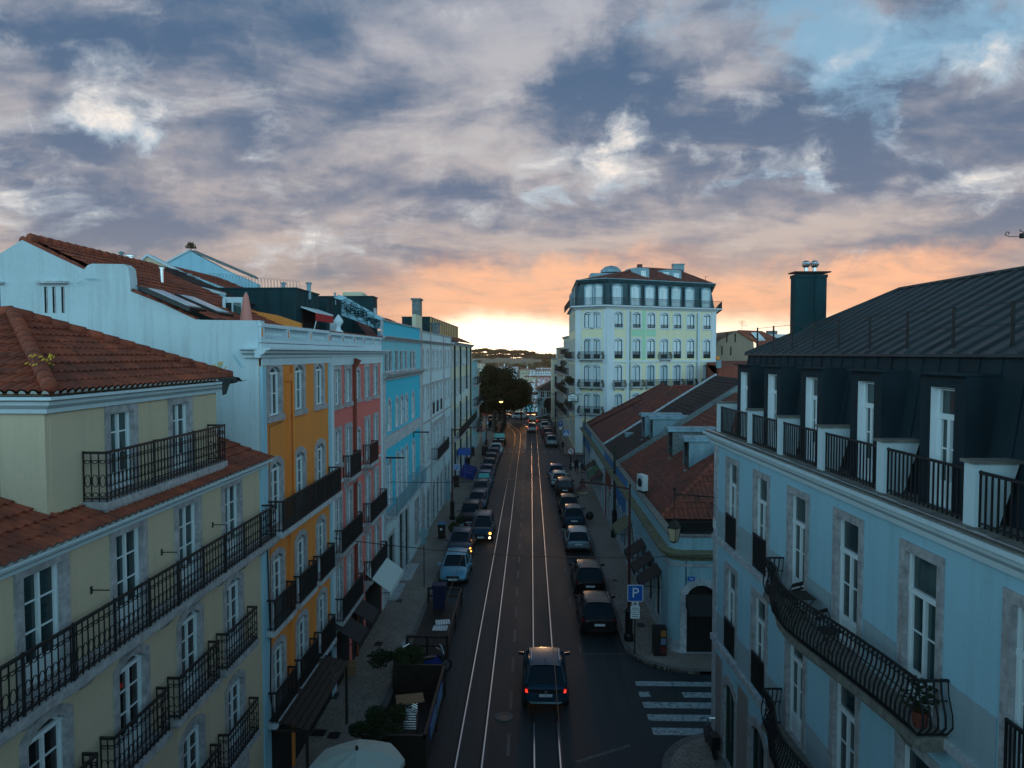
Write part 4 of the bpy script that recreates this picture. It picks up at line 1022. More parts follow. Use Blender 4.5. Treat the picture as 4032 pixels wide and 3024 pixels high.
# small tree / plant on the tall gable
t_ = thing('small_tree', 'small flat-topped tree standing alone on top of the tall gable', 'tree', tuple(AY(752, 992, 39.8)))
b = MB(); b.cyl((0, 0, -.3), (0, 0, .42), .03, n=5); put('trunk', b.mesh('trunk', M['bark']), t_)
b = MB()
for k in range(5):
    z = .22+.07*k; r = .36-.06*k if k > 1 else .28+.05*k
    for i in range(46):
        a = R.uniform(0, 6.28); q = r*math.sqrt(R.random()); c = Vector((q*math.cos(a), q*math.sin(a), z+R.gauss(0, .012))); d = Vector((R.gauss(0, 1), R.gauss(0, 1), R.gauss(0, .2))).normalized()*.07; e = d.orthogonal().normalized()*.025; b.quad(c-d, c-e, c+d, c+e)
put('crown', b.mesh('crown', M['leafpine']), t_)
# barbed wire coil
b = MB(); pts = []
for i in range(430):
    s_ = i/430; a = AY(820+s_*360, 1105+s_*32, 37.5); ph = i*.42; pts.append((a.x+.0, 37.5+.42*math.cos(ph), a.z+.42*math.sin(ph)))
b.tube(pts, .011, 3); o = b.build('barbed_wire', M['zincpale']); tag(o, 'coil of barbed wire along the roof edge under the tall gable', 'wire'); recenter(o)
# ---- turquoise building
B = base_thing('turquoise_building', 'turquoise building with rows of round-arched windows and a blank parapet', -8.1, 45.2)
F = Fr(B, -8.1, 0, -90); H = []
u5 = [F.pix(px)[0] for px in (1530, 1561, 1580, 1598, 1625)]
for k, u in enumerate(u5):
    window(F, u, 9.65, 1.0 if k not in (1, 2, 3) else .95, 1.8, 'glass', door=True, rise=.44, transom=.62, rows=1, s=.16, sur='stonelite', wall='cyan', holes=H)
    window(F, u, 5.35, 1.05 if k not in (1, 2, 3) else .95, 2.75, 'glass', door=True, rise=.46, transom=.75, rows=1, s=.16, sur='stonelite', wall='cyan', holes=H)
for a_, c_ in ((1512, 1526), (1528, 1542), (1553.5, 1566), (1573, 1584.5), (1592, 1602), (1612, 1623), (1624.5, 1634)):
    u0 = F.pix(a_)[0]; u1 = F.pix(c_)[0]
    window(F, (u0+u1)/2, 13.15, abs(u1-u0)*.9, 1.1, 'shutter', s=.07, rows=1, leaves=1, fr='shutter', sur='stonelite', wall='cyanpale', holes=H)
for (ya, yb, za, zb) in ((43.2, 44.4, 0.2, 4.2), (45.2, 46.4, 0.2, 4.0)): window(F, -(ya+yb)/2, za, yb-ya, zb-za, 'glass', door=True, s=.2, rows=1, sur='stonelite', wall='white', holes=H, fr='greenframe')
for r_ in range(3):
    for c_ in range(3): window(F, -(49.2+c_*.62), .9+r_*1.05, .46, .8, 'glass', s=.05, rows=1, leaves=1, wall='white', holes=H)
window(F, -40.6, .2, 1.5, 3.4, 'glass', door=True, s=.2, rows=1, wall='white', holes=H, fr='greenframe')
up = [h for h in H if h[1] > 5 and h[1] < 13]; wall(F, 'upper_wall', -51.98, -38.42, 4.95, 12.7, up, 'cyan', 9)
wall(F, 'attic_wall', -51.98, -38.42, 12.7, 15.0, [h for h in H if h[1] > 13], 'cyanpale', 9); wall(F, 'ground_floor_wall', -51.98, -38.42, 0, 4.95, [h for h in H if h[1] < 5], 'white', 9)
bands(F, 'parapet', [(-51.95, -38.45, 15.0, 15.9, -.02)], 'cyan'); b = MB()
bands(F, 'coping', [(-52, -38.4, 15.9, 15.98, .06)], 'stone'); bands(F, 'parapet_end', [(-38.75, -38.42, 15.0, 15.9, .02), (-51.98, -51.65, 15.0, 15.9, .02)], 'stonelite')
cornice(F, -52.0, -38.42, 15.08, 'stone', .28, .25); cornice(F, -52.1, -38.3, 13.0, 'stone', .45, .4)
bands(F, 'pilaster', [(-39.1, -38.44, 0, 12.6, .07), (-51.97, -51.4, 0, 12.6, .07)], 'stonelite'); bands(F, 'stone_band', [(-51.98, -38.43, 8.75, 9.5, .05), (-51.98, -38.43, 12.7, 13.0, .03)], 'stonelite')
cornice(F, -51.98, -38.43, 9.52, 'stonelite', .12, .12); cornice(F, -51.98, -38.43, 5.15, 'stonelite', .12, .16)
balcony(F, -42.6, 5.12, 7.6, .7, 'lattice', mat='zincpale', slab='stonelite', sp=.16); balcony(F, -48.9, 5.12, 2.6, .7, 'lattice', mat='zincpale', slab='stonelite', sp=.16)
b = MB()
for (yy, z) in ((38.9, 8.35), (48.6, 8.7)): b = MB(); b.cyl((-8.1, yy, z), (-7.0, yy, z), .05, n=6); b.cyl((-8.1, yy, z-.35), (-8.1, yy, z+.25), .07, n=6); rel(B, 'bare_flagpole', b, M['iron'], B)
b = MB(); b.box(-8.1, -7.4, 43, 46.5, -.0, .17); rel(B, 'doorstep', b, M['stonelite'], B); b = MB(); b.box(-8.1, -7.55, 39.5, 42, 0, .3); rel(B, 'doorstep', b, M['stonelite'], B)
# painted party wall and rooms behind the turquoise parapet
G = gable('party_wall', 'pale party wall covered with dark scrolling painted branches', [(1313, 1182), (1331, 1160), (1352, 1166), (1512, 1256), (1512, 1300), (1470, 1290), (1400, 1262), (1316, 1232)], 39.6, 'whiteblue', zb=13.5)
b = MB()
for i in range(70):
    s0 = R.random(); p0 = AY(1338+s0*150, 1180+s0*82+R.uniform(-2, 26), 39.57); a = R.uniform(0, 6.28); r = R.uniform(.12, .5); sg = R.choice((-1, 1)); pts = []
    for k in range(9):
        t = k/8*R.uniform(3, 5); pts.append((p0.x+r*math.cos(a+sg*t)*(1-k/12), 39.57, p0.z+r*math.sin(a+sg*t)*(1-k/12)*.8))
    b.tube(pts, .016, 3)
rel(G, 'painted_branches', b, M['zincblue'], G)
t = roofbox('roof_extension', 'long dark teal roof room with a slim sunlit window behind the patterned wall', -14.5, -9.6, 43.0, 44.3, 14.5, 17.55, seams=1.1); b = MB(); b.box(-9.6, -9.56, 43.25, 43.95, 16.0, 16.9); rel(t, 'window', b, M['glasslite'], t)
b = MB(); a = AY(1346, 1149, 46); c = AY(1426, 1200, 46); b.box(a.x, c.x, 46, 47.5, 14.5, a.z); o = b.build('chimney_block', M['creampale']); bv = o.modifiers.new('b', 'BEVEL'); bv.width = .12; bv.segments = 3; tag(o, 'broad cream chimney block rising behind the dark teal roof room', 'chimney'); recenter(o)
b = MB(); Hh = poly_slab([(-9.2, 40.2, 15.0), (-9.2, 42.9, 15.0), (-10.5, 42.9, 16.6), (-10.5, 40.2, 16.6)], (0, 0, 1), .08); o = rel(G, 'roof', Hh, M['tileb'], G)
# ---- white building
B = base_thing('white_building', 'white building with tall narrow windows and grey stone pilasters beyond the turquoise one', -8.1, 62)
F = Fr(B, -8.1, 0, -90); H = []
for i, px in enumerate((1663, 1683, 1705, 1720.6, 1735, 1752.7, 1765)):
    u = F.pix(px)[0]; ww = 1.0
    window(F, u, 12.95, ww, 1.35, 'glass', s=.2, rows=2, sur='stonelite', wall='white', holes=H)
    mid_ = i in (2, 3, 4); window(F, u, 9.1 if mid_ else 9.95, ww, 2.25 if mid_ else 1.45, 'glass', s=.2, rows=2, sur='stonelite', wall='white', door=mid_, holes=H)
    if mid_: juliet(F, u, 9.12, ww, .95)
    window(F, u, 5.55 if mid_ else 5.9, ww, 2.3 if mid_ else 1.9, 'glass', s=.2, rows=2, sur='stonelite', wall='white', door=mid_, holes=H)
    window(F, u, .15, 1.2, 3.3, 'glass', s=.22, rows=1, rise=.5, sur='stonelite', wall='white', door=True, fr='greenframe', holes=H)
wall(F, 'wall', -71.98, -52.02, 0, 15.0, H, 'white', 9)
bands(F, 'pilaster', [(-52.7, -52.03, 0, 15.78, .06), (-57.4, -56.9, 0, 15.78, .06), (-65.9, -65.4, 0, 15.78, .06), (-71.97, -71.5, 0, 15.78, .06)], 'stone')
bands(F, 'parapet', [(-71.98, -52.02, 15.0, 15.74, .0)], 'white'); cornice(F, -72, -52.0, 15.1, 'stone', .3, .22); bands(F, 'coping', [(-72, -52, 15.74, 15.82, .08)], 'stone')
bands(F, 'string_course', [(-71.98, -52.02, 8.75, 8.9, .07), (-71.98, -52.02, 5.1, 5.25, .07)], 'stone'); bands(F, 'window_hood', [(-64.8, -57.8, 11.65, 11.8, .2), (-64.8, -57.8, 8.25, 8.45, .28), (-56.6, -52.8, 11.65, 11.78, .15), (-71.2, -66.2, 11.65, 11.78, .15)], 'stone')
balcony(F, -61.2, 5.45, 8.2, .6, 'bars', slab='stonelite')
b = MB(); b.box(-8.1, -7.75, 66.6, 67.6, .13, 2.1); rel(B, 'wall_cabinet', b, M['zincpale'], B)
# roofs behind: tile roof, pale lit screen, chimney, dark fins
t = roofbox('roof_extension', 'dark roof storey with a long row of vertical fins lit by the low sun', -12.0, -9.4, 66, 92, 15.3, 17.5, seams=0)
b = MB()
for i in range(14): y = 66.2+i*1.85; b.box(-9.4, -9.36, y, y+.75, 15.4, 17.5)
rel(t, 'fins', b, M['goldfin'], t)
b = MB(); b.box(-9.6, -9.3, 57.3, 60.6, 15.7, 17.3); o = b.build('roof_screen', M['creampale']); tag(o, 'pale square roof screen catching the sunset behind the white building parapet', 'screen'); recenter(o)
b = MB(); b.box(-10.6, -9.9, 63.3, 64.6, 15.3, 18.9); b.box(-10.7, -9.8, 63.2, 64.7, 18.9, 19.05); o = b.build('chimney', M['concrete']); tag(o, 'tall narrow grey chimney beside the pale roof screen', 'chimney'); recenter(o)
b = MB(); b.box(-9.3, -8.7, 66.2, 67.9, 15.5, 16.9); b.box(-9.4, -8.6, 66.1, 68.0, 16.9, 17.02); o = b.build('chimney', [M['concrete']]); tag(o, 'low grey chimney with pale cap in front of the dark fins', 'chimney'); recenter(o)
B3 = base_thing('roof_house', 'brown tiled roof behind the turquoise and white parapets', -11, 53)
t = tiles((-9.2, 44.5, 15.6), (0, 1, 0), (-4, 0, 1.7), 21, 4.3, lambda v: 0, lambda v: 21, p=.26, c=.45, su=2); rel(B3, 'roof', t, [M['tileb'], M['eavecap']], B3)
b = MB(); b.box(-9.2, -13, 44.4, 65.5, 12, 15.55); rel(B3, 'wall', b, M['white'], B3)
# ---- far cream building
B = base_thing('long_cream_building', 'long cream building with dark downpipes and wall-hung air conditioners, far on the left', -8.1, 85)
F = Fr(B, -8.1, 0, -90); H = []
for px in (1781, 1791, 1797.4, 1804, 1812, 1818, 1824.5, 1830, 1837, 1841, 1846, 1853):
    u = F.pix(px)[0]
    for z, h in ((12.9, 1.5), (9.7, 1.6), (6.2, 1.9), (.2, 3.0)): window(F, u, z, 1.0, h, 'glass', s=.16, rows=2, wall='creampale', sur='stonelite', holes=H, door=h > 1.7)
wall(F, 'wall', -97.5, -72.02, 0, 15.1, H, 'creampale', 9); cornice(F, -97.6, -72.02, 15.3, 'stonelite', .45, .35)
b = MB()
for y in (74.6, 80.7, 88.4, 94.4): b = MB(); b.cyl((-8.0, y, 0), (-8.0, y, 15), .1, n=6); rel(B, 'drainpipe', b, M['zincblue'], B)
balcony(F, -84.5, 5.4, 24, .8, 'bars', sp=.2); t = tiles((-7.6, 72.1, 15.32), (0, 1, 0), (-4, 0, 1.6), 25.4, 4.3, lambda v: 0, lambda v: 25.4, p=.26, c=.45, su=2); rel(B, 'roof', t, [M['tilefar'], M['eavecap']], B)
for i, (y, z) in enumerate(((76, 8.7), (77.6, 8.9), (82.3, 8.9), (85.6, 9.0), (87.4, 9.0), (84, 12.9))):
    b = MB(); b.box(-8.1, -7.72, y-.42, y+.42, z, z+.75); rel(B, 'air_conditioner', b, M['white_plastic'], B)
# ---- balconied building and more behind the trees
for k, (y0, y1, h, mat, lab) in enumerate(((97.6, 108, 13.2, 'cyanpale', 'pale building with stacked balconies just before the big dark tree'), (108.2, 111.6, 11.8, 'cream', 'lower cream building at the edge of the tree-lined square on the left'))):
    B = base_thing('balcony_building', lab, -8.1, (y0+y1)/2); F = Fr(B, -8.1, 0, -90); H = []
    y = y0+1.6
    while y < y1-.8:
        for z in (.2, 3.6, 6.8, 9.8):
            if z+2 < h: window(F, -y, z, 1.0, 2.0, 'glass', s=.16, rows=2, wall=mat if mat in M else 'white', sur='stonelite', holes=H, door=True)
            if z > 1 and z+2 < h: balcony(F, -y, z-.02, 1.8, .7, 'bars', sp=.2)
        y += 2.7
    wall(F, 'wall', -y1, -y0, 0, h, H, mat, 9); cornice(F, -y1, -y0, h+.1, 'stonelite', .35, .3)
# ================================================================ right side, near building with dark mansard
B = base_thing('mansard_building', 'pale blue building with dark seamed mansard roof and bowed balcony, nearest on the right', 6.9, 16)
F = Fr(B, 6.6, 25.4, 91.67); H = []
UC = [F.pix(px, 2000)[0] for px in (2883, 2998, 3144, 3343, 3635)]; UC.append(UC[-1]-2.8); UC.append(UC[-1]-2.8)
for i, u in enumerate(UC):
    window(F, u, 7.72, 1.0, 2.75, 'glassteal', door=True, rows=2, transom=.72, s=.18, wall='whiteblue', holes=H, fw=.07)
    window(F, u, 4.15, 1.0, 2.75, 'glassteal', door=True, rows=2, transom=.72, s=.18, wall='whiteblue', holes=H, fw=.07)
    window(F, u, .25, 1.15, 2.75, 'glass', door=True, rows=1, s=.28, rise=.3, wall='stonelite' if 0 else 'whiteblue', fr='greenframe', holes=H)
for i in (0, 1, 5, 6): juliet(F, UC[i], 7.74, 1.0, 1.0)
for i in (0, 1, 5, 6): juliet(F, UC[i], 4.17, 1.0, 1.0)
wall(F, 'wall', -26, 0, 0, 11.05, H, 'whiteblue', 10)
bands(F, 'corner_pilaster', [(-.42, 0.0, 0, 10.85, .05)], 'stonelite'); bands(F, 'string_course', [(-26, .02, 7.5, 7.68, .10), (-26, .02, 3.85, 4.05, .12)], 'stonelite')
it = []; edges = [0]+[e for u in UC for e in (u+.76, u-.76)]+[-26]
for k in range(0, len(edges)-1, 2):
    a, c = edges[k+1], edges[k]
    if k == 0: c = -.43
    it += [(a, c, 7.68, 8.62, .022), (a, c, 4.05, 5.0, .022)]
edges2 = [0]+[e for u in UC for e in (u+.88, u-.88)]+[-26]
bands(F, 'apron_band', it, 'apron' if 'apron' in M else 'stonelite')
bands(F, 'plinth', [(edges2[k+1], edges2[k], 0, 3.5, .03) for k in range(0, len(edges2)-1, 2)], 'stonewarm' if 'stonewarm' in M else 'stonelite')
cornice(F, -26, .35, 11.32, 'trimwhite', .38, .42)
b = MB(); b.box(-26, .2, -.9, .34, 11.325, 11.35); F.build('terrace_floor', b, M['stonedark'])
b = MB(); b.cyl((-26, .30, 11.40), (.2, .30, 11.40), .022, n=6); F.build('roof_edge_cable', b, M['steel'])
# mansard
b = MB(); e0 = -.25
b.hexa([(-26, -.62, 11.32), (e0, -.62, 11.32), (e0, -9, 11.32), (-26, -9, 11.32)], [(-26, -1.0, 14.08), (e0-.1, -1.0, 14.08), (e0-.1, -9, 14.08), (-26, -9, 14.08)])
seamed(b, (-26, -.62, 11.32), (1, 0, 0), (0, -.38, 2.76), 25.7, 2.79, .58, hh=.03)
F.build('mansard_wall', b, M['zincwall'])
b = MB(); rz_, ru, rw = 16.05, -3.6, -4.5
P = lambda u, w, z: (u, w, z)
b.add([(-26, -.93, 14.09), (e0, -.93, 14.09), (ru, rw, rz_), (-26, rw, rz_)], [(0, 1, 2, 3)])
b.add([(e0, -.93, 14.09), (e0, -8.1, 14.09), (ru, rw, rz_)], [(0, 1, 2)]); b.add([(-26, rw, rz_), (ru, rw, rz_), (e0, -8.1, 14.09), (-26, -8.1, 14.09)], [(0, 1, 2, 3)])
b.box(-26, e0+.02, -1.0, -.90, 14.04, 14.10)
vd = Vector((0, rw+.93, rz_-14.09)); V = vd.length
seamed(b, (-26, -.93, 14.095), (1, 0, 0), vd, 26+e0, V, .56, uL=lambda v: -1, uR=lambda v: 26+e0+(ru-e0)*v/V, hh=.05)
b.cyl((e0, -.93, 14.12), (ru, rw, rz_+.03), .05, n=6); b.cyl((ru, rw, rz_+.03), (-26, rw, rz_+.03), .05, n=6)
F.build('metal_roof', b, M['zinc'])
# safety rail on the roof edge: posts with two wires
b = MB(); pu = [F.pix(px, 1390, -1.15)[0] for px in (2978, 3041, 3114, 3197, 3297, 3418, 3565, 3746, 3978)]; pu.append(pu[-1]-1.7); pu.append(pu[-1]-1.7)
for u in pu: b.box(u-.025, u+.025, -1.2, -1.16, 14.15, 15.0); b.box(u-.05, u+.05, -1.24, -1.12, 14.15, 14.19)
for z in (14.97, 14.6): b.cyl((pu[0], -1.18, z), (pu[-1], -1.18, z), .009, n=4)
F.build('safety_rail', b, M['iron'])
# dormers
DU = [F.pix(px, 1600, -.45)[0] for px in (2939, 3051, 3207, 3423, 3728)]; DU.append(DU[-1]-2.85); DU.append(DU[-1]-2.85)
for u in DU:
    b = MB(); hw = .66; f = -.36; w2 = .36; zt = 13.5
    b.box(u-hw, u-w2, -1.0, f, 11.33, 13.72); b.box(u+w2, u+hw, -1.0, f, 11.33, 13.72); b.box(u-w2, u+w2, -1.0, f, zt, 13.72)
    b.box(u-hw-.02, u+hw+.02, -1.05, f+.12, 13.72, 13.76)
    b.box(u-w2, u+w2, -1.0, -.75, 11.33, zt)
    o = F.build('dormer', b, M['zincwall'])
    me, pm = window_mesh(.70, 2.13, 0, .012, True, 2, .52, 2, 'frame', 'frame', 'white', .16, fw=.075)
    d = put('dormer_door', me, o, (u, f-.05, 11.36)); put('pane', pane_with(pm, 'glassteal'), d)
# low dividing piers with slanted backs and the terrace railings between them
PU = [F.pix(px, 1700, -.05)[0] for px in (2952, 3072, 3235, 3474, 3830)]
PU = [(-.15)]+PU+[PU[-1]-2.85]
for u in PU:
    b = MB(); b.prism([(-.02, 11.35), (-.02, 12.36), (-.72, 12.36), (-.42, 11.35)], u-.14, u+.14, 'x'); b.prism([(.03, 12.36), (.03, 12.41), (-.80, 12.41), (-.78, 12.36)], u-.18, u+.18, 'x', 1)
    F.build('parapet_pier', b, [M['trimwhite'], M['stonedark']])
for a, c in zip(PU[:-1], PU[1:]):
    r = railing([(a-.14, -.1), (c+.14, -.1)], .88, 'bars', .14, .026); F.build('terrace_railing', r, M['iron'], 0, 0, 11.36)
# bowed balconies
def bowed(z, pts, label=None):
    b = MB(); b.prism(pts+[(pts[-1][0], -.02), (pts[0][0], -.02)], z-.14, z, 'z'); b.prism([(u, max(w-.1, 0)) for u, w in pts]+[(pts[-1][0], -.02), (pts[0][0], -.02)], z-.26, z-.141, 'z')
    for k in range(1, len(pts)-1, 2):
        u, w = pts[k]; b.prism([(0, z-.26), (w*.7, z-.26), (w*.55, z-.38), (.1, z-.72), (0, z-.8)], u-.08, u+.08, 'x')
    me = fixn(b.mesh('bowed_balcony', M['stonedark'])); o = F.put('bowed_balcony', me, 0, 0, 0)
    i = .05; r = railing([(pts[0][0]-.04, .02)]+[(u-(.04 if k == 0 else (-.04 if k == len(pts)-1 else 0)), w-i) for k, (u, w) in enumerate(pts)]+[(pts[-1][0]+.04, .02)], .95, 'belly', .13, .026)
    for k in range(len(pts)-1):   # ornamental frieze under the handrail
        a = Vector((pts[k][0], pts[k][1]-i, 0)); c = Vector((pts[k+1][0], pts[k+1][1]-i, 0)); r.cyl(a+Vector((0, 0, .83)), c+Vector((0, 0, .83)), .014, n=4)
        n = max(1, int((c-a).length/.13))
        for j in range(n):
            p = a.lerp(c, (j+.5)/n); q = a.lerp(c, (j+1)/n); p0 = a.lerp(c, j/n)
            r.tube([p0+Vector((0, 0, .93)), p+Vector((0, 0, .85)), q+Vector((0, 0, .93))], .009, 3)
    put('railing', r.mesh('railing', M['iron']), o, (0, 0, z)); return o
ue = F.pix(3086, 2240, 0)[0]; un = F.pix(3743, 2780, 0)[0]
prf = [(0, .55), (.07, .55), (.13, .60), (.20, .76), (.28, .93), (.36, 1.0), (.46, .96), (.57, .86), (.70, .74), (.85, .63), (1, .57)]
bowed(7.70, [(ue+(un-ue)*t, w) for t, w in prf]); bowed(4.13, [(ue+(un-ue)*t, w) for t, w in prf])
# side wall toward the side street
b = MB(); b.box(6.65, 16.5, 25.35, 25.5, 0, 11.0); rel(B, 'side_wall', b, M['whiteblue'], B)
# chimney on the metal roof
a = F.W(F.pix(3190, 1300, -2.6)[0], -2.6, 0)
p = AY(3190, 1086, 24.2); q = AY(3190, 1352, 24.2)
t_ = thing('metal_chimney', 'tall dark teal metal-clad chimney on the mansard roof with two spinning cowls', 'chimney', (p.x, 24.2, q.z-.2))
b = MB(); L0 = AY(3131, 1100, 23.8).x; L1 = AY(3256, 1100, 23.8).x
b.box(L0, L1, 23.8, 24.2, q.z-.5, p.z); b.box((L0+L1)/2+.12, (L0+L1)/2+.15, 23.77, 23.8, q.z-.5, p.z); b.box(L0-.02, L1+.02, 23.77, 24.23, p.z-.1, p.z)
rel(t_, 'cladding', b, M['zincblue'], t_)
b = MB(); b.box(L0-.06, L1+.1, 23.7, 24.3, p.z+.06, p.z+.1); b.box(L0+.1, L1-.1, 23.9, 24.1, p.z, p.z+.06); rel(t_, 'cap', b, M['black'], t_)
b = MB(); m_ = (L0+L1)/2
for k in range(4): b.box(m_-.05, m_+.42, 23.74, 23.8, q.z+.35+k*.07, q.z+.39+k*.07)
rel(t_, 'vent_grille', b, M['zincblue'], t_)
for px in (3160, 3193):
    c = AY(px, 1070, 24.3); b = MB(); b.cyl((c.x, 24.0, p.z+.1), (c.x, 24.0, p.z+.25), .06, n=8); zc_ = p.z+.36
    for k in range(14):
        a0 = 2*PI*k/14; pr = []
        for j in range(7): an = -PI/2+PI*j/6; pr.append((c.x+.14*math.cos(an)*math.cos(a0+j*.12), 24.0+.14*math.cos(an)*math.sin(a0+j*.12), zc_+.13*math.sin(an)))
        pr2 = [(c.x+.14*math.cos(-PI/2+PI*j/6)*math.cos(a0+j*.12+.36), 24.0+.14*math.cos(-PI/2+PI*j/6)*math.sin(a0+j*.12+.36), zc_+.13*math.sin(-PI/2+PI*j/6)) for j in range(7)]
        b.add(pr+pr2, [(j, j+1, j+8, j+7) for j in range(6)])
    rel(t_, 'cowl', b, M['steel'], t_)
# television antenna just inside the frame at the right
c = AY(4020, 925, 14); t_ = thing('tv_antenna', 'thin curled television antenna at the right edge against the clouds', 'antenna', (c.x+.25, 14, 16)); b = MB()
b.cyl((c.x+.25, 14, 15.9), (c.x+.25, 14, c.z+.1), .02, n=5); b.box(c.x+.0, c.x+.3, 13.95, 14.05, c.z-.06, c.z+.03)
for s_ in (1,): 
    pts_ = [(c.x+.02, 14, c.z-.03), (c.x-.22, 14, c.z-.03), (c.x-.30, 14, c.z+.0), (c.x-.27, 14, c.z+.06), (c.x-.22, 14, c.z+.05), (c.x-.24, 14, c.z+.01)]; b.tube(pts_, .008, 4)
    b.tube([(c.x+.1, 14, c.z+.03), (c.x-.03, 14, c.z+.08), (c.x+.0, 14, c.z+.11)], .008, 4)
rel(t_, 'mast', b, M['iron'], t_)
# wall lantern on a scrolled bracket
hit = F.W(*[F.pix(2830, 2010, 0)[0], 0, 0]); u0 = -.15
wl = F.W(u0, .0, 0); zb_ = AY(2815, 1965, 25.3).z
t_ = thing('wall_lantern', 'black iron street lantern hanging on a scrolled bracket from the pale blue corner', 'lantern', (6.55, 25.3, zb_))
LX = AY(2655, 2050, 25.3).x; b = MB(); zt = AY(2655, 1955, 25.3).z
b.tube([(6.58, 25.3, zt-.02), (6.1, 25.3, zt+.02), (5.6, 25.3, zt+.06), (LX, 25.3, zt+.06)], .022, 6); b.cyl((6.57, 25.3, zt+.15), (6.57, 25.3, zt-.75), .022, n=6)
def scroll(cx, cz, r, turns=1.3, s=1, n=16): return [(cx+s*r*(1-.6*i/n)*math.cos(turns*2*PI*i/n), 25.3, cz+r*(1-.6*i/n)*math.sin(turns*2*PI*i/n)) for i in range(n+1)]
b.tube(scroll(6.42, zt-.35, .13), .014, 4); b.tube(scroll(6.40, zt-.62, .12, s=-1), .014, 4); b.tube(scroll(6.22, zt-.14, .12), .014, 4); b.tube(scroll(5.95, zt-.08, .09, s=-1), .012, 4)
b.cyl((LX, 25.3, zt+.3), (LX, 25.3, zt-.42), .022, n=6); b.lathe([(.001, zt+.36), (.05, zt+.3), (.03, zt+.2)], (LX, 25.3, 0), 8)
rel(t_, 'bracket', b, M['iron'], t_)
zl = AY(2655, 2073, 25.3).z; zlb = AY(2655, 2108, 25.3).z; b = MB()
b.lathe([(.001, zl+.36), (.05, zl+.3), (.07, zl+.22), (.17, zl+.12), (.24, zl-.02), (.25, zl-.06)], (LX, 25.3, 0), 4)
for k in range(4):
    a0 = PI/4*0+k*PI/2; b.cyl((LX+.235*math.cos(a0), 25.3+.235*math.sin(a0), zl-.05), (LX+.15*math.cos(a0), 25.3+.15*math.sin(a0), zl-.52), .013, n=4)
b.lathe([(.15, zl-.52), (.16, zl-.55), (.05, zl-.6), (.001, zl-.62)], (LX, 25.3, 0), 4); rel(t_, 'lantern_frame', b, M['iron'], t_)
b = MB(); b.lathe([(.228, zl-.06), (.142, zl-.52)], (LX, 25.3, 0), 4); rel(t_, 'lantern_glass', b, M['lampglass'], t_)
b = MB(); b.box(6.52, 6.59, 25.1, 25.36, zt-1.1, zt-.8); rel(B, 'junction_box', b, M['white_plastic'], B)
# folding chairs and a table on the bowed balcony
def fchair(u, w, rot, label):
    t = thing('folding_chair', label, 'chair', tuple(F.W(u, w, 7.705)), F.th+rot, 'folding chairs on the bowed balcony')
    for nm, q in (('seat', [(-.2, .2, -.2, .2, .42, .44)]), ('backrest', [(-.2, .2, .19, .21, .62, .68), (-.2, .2, .19, .21, .73, .82)])):
        b = MB(); [b.box(*x) for x in q]; put(nm, b.mesh(nm, M['wooddark']), t)
    for sx in (-1, 1):
        for (y0, y1, z1) in ((-.2, .21, .82), (.2, -.18, .43)): b = MB(); b.cyl((sx*.19, y0, 0), (sx*.19, y1, z1), .012, n=4); put('leg', b.mesh('leg', M['iron']), t)
fchair(UC[2]-.65, .42, rad(120), 'folding slatted chair on the bowed balcony beside the small table, nearer the far end'); fchair(UC[3]-.15, .45, rad(-60), 'folding slatted chair on the bowed balcony in front of the fourth tall door')
t = thing('balcony_table', 'small slatted folding table between the chairs on the bowed balcony', 'table', tuple(F.W(UC[2]-1.35, .5, 7.705)), F.th)
b = MB(); [b.box(-.3+i*.09, -.23+i*.09, -.28, .28, .68, .70) for i in range(7)]; put('tabletop', b.mesh('tabletop', M['wooddark']), t)
for sx in (-1, 1): b = MB(); b.cyl((sx*.25, -.25, 0), (sx*.25, .25, .68), .012, n=4); b.cyl((sx*.25, .25, 0), (sx*.25, -.25, .68), .012, n=4); put('leg', b.mesh('leg', M['iron']), t)
def leafclump(b, c, r, n, size=.06, m=0, flat=1.0, shell=.3):
    for i in range(n):
        d = Vector((R.gauss(0, 1), R.gauss(0, 1), R.gauss(0, 1))).normalized()*r*(shell+(1-shell)*R.random()**.6); d.z *= flat
        p = Vector(c)+d; a = Vector((R.gauss(0, 1), R.gauss(0, 1), R.gauss(0, 1))).normalized()*size; e = a.orthogonal().normalized()*size*.5
        b.quad(p-a, p-e, p+a, p+e, m)
t = thing('potted_plant', 'leafy yellow-green potted plant at the near end of the bowed balcony', 'plant', tuple(F.W(un+.35, .3, 7.705)))
b = MB(); b.lathe([(.1, 0), (.15, .28), (.13, .28)], n=10); put('pot', b.mesh('pot', M['tileb']), t); b = MB(); leafclump(b, (0, 0, .55), .3, 160, .06); put('foliage', b.mesh('foliage', M['leafbush']), t)
# ================================================================ low block with tiled roofs
B = base_thing('low_block', 'low blue shop block with rounded corner parapet and mossy cornice', 7.2, 60)
XP = 6.5
F = Fr(B, XP, 0, 90); H = []
def low_openings(y0, y1, step, mat, w=1.2, h=2.9, fr='greenframe', sur='stonelite', rise=.3, arch=True):
    y = y0
    while y < y1: window(F, y, .15, w, h, 'glass', door=True, rise=rise, rows=1, transom=.6, s=.2, fr=fr, sur=sur, wall=mat, holes=H); y += step
segs = [(34.6, 47.5, 'bluepale'), (47.5, 56, 'blueshop'), (56, 62, 'redwall'), (62, 76, 'white'), (76, 88.6, 'blueshop')]
for y0, y1, mt in segs:
    H = []; y = y0+1.3
    while y < y1-.9: window(F, y, .15, 1.15, 2.8, 'glass', door=True, rise=.4, rows=1, transom=.7, s=.2, fr='greenframe', sur='stonelite', wall=mt, holes=H); y += 2.25
    wall(F, 'wall', y0+.005, y1-.005, 0, 4.55, H, mt, 7)
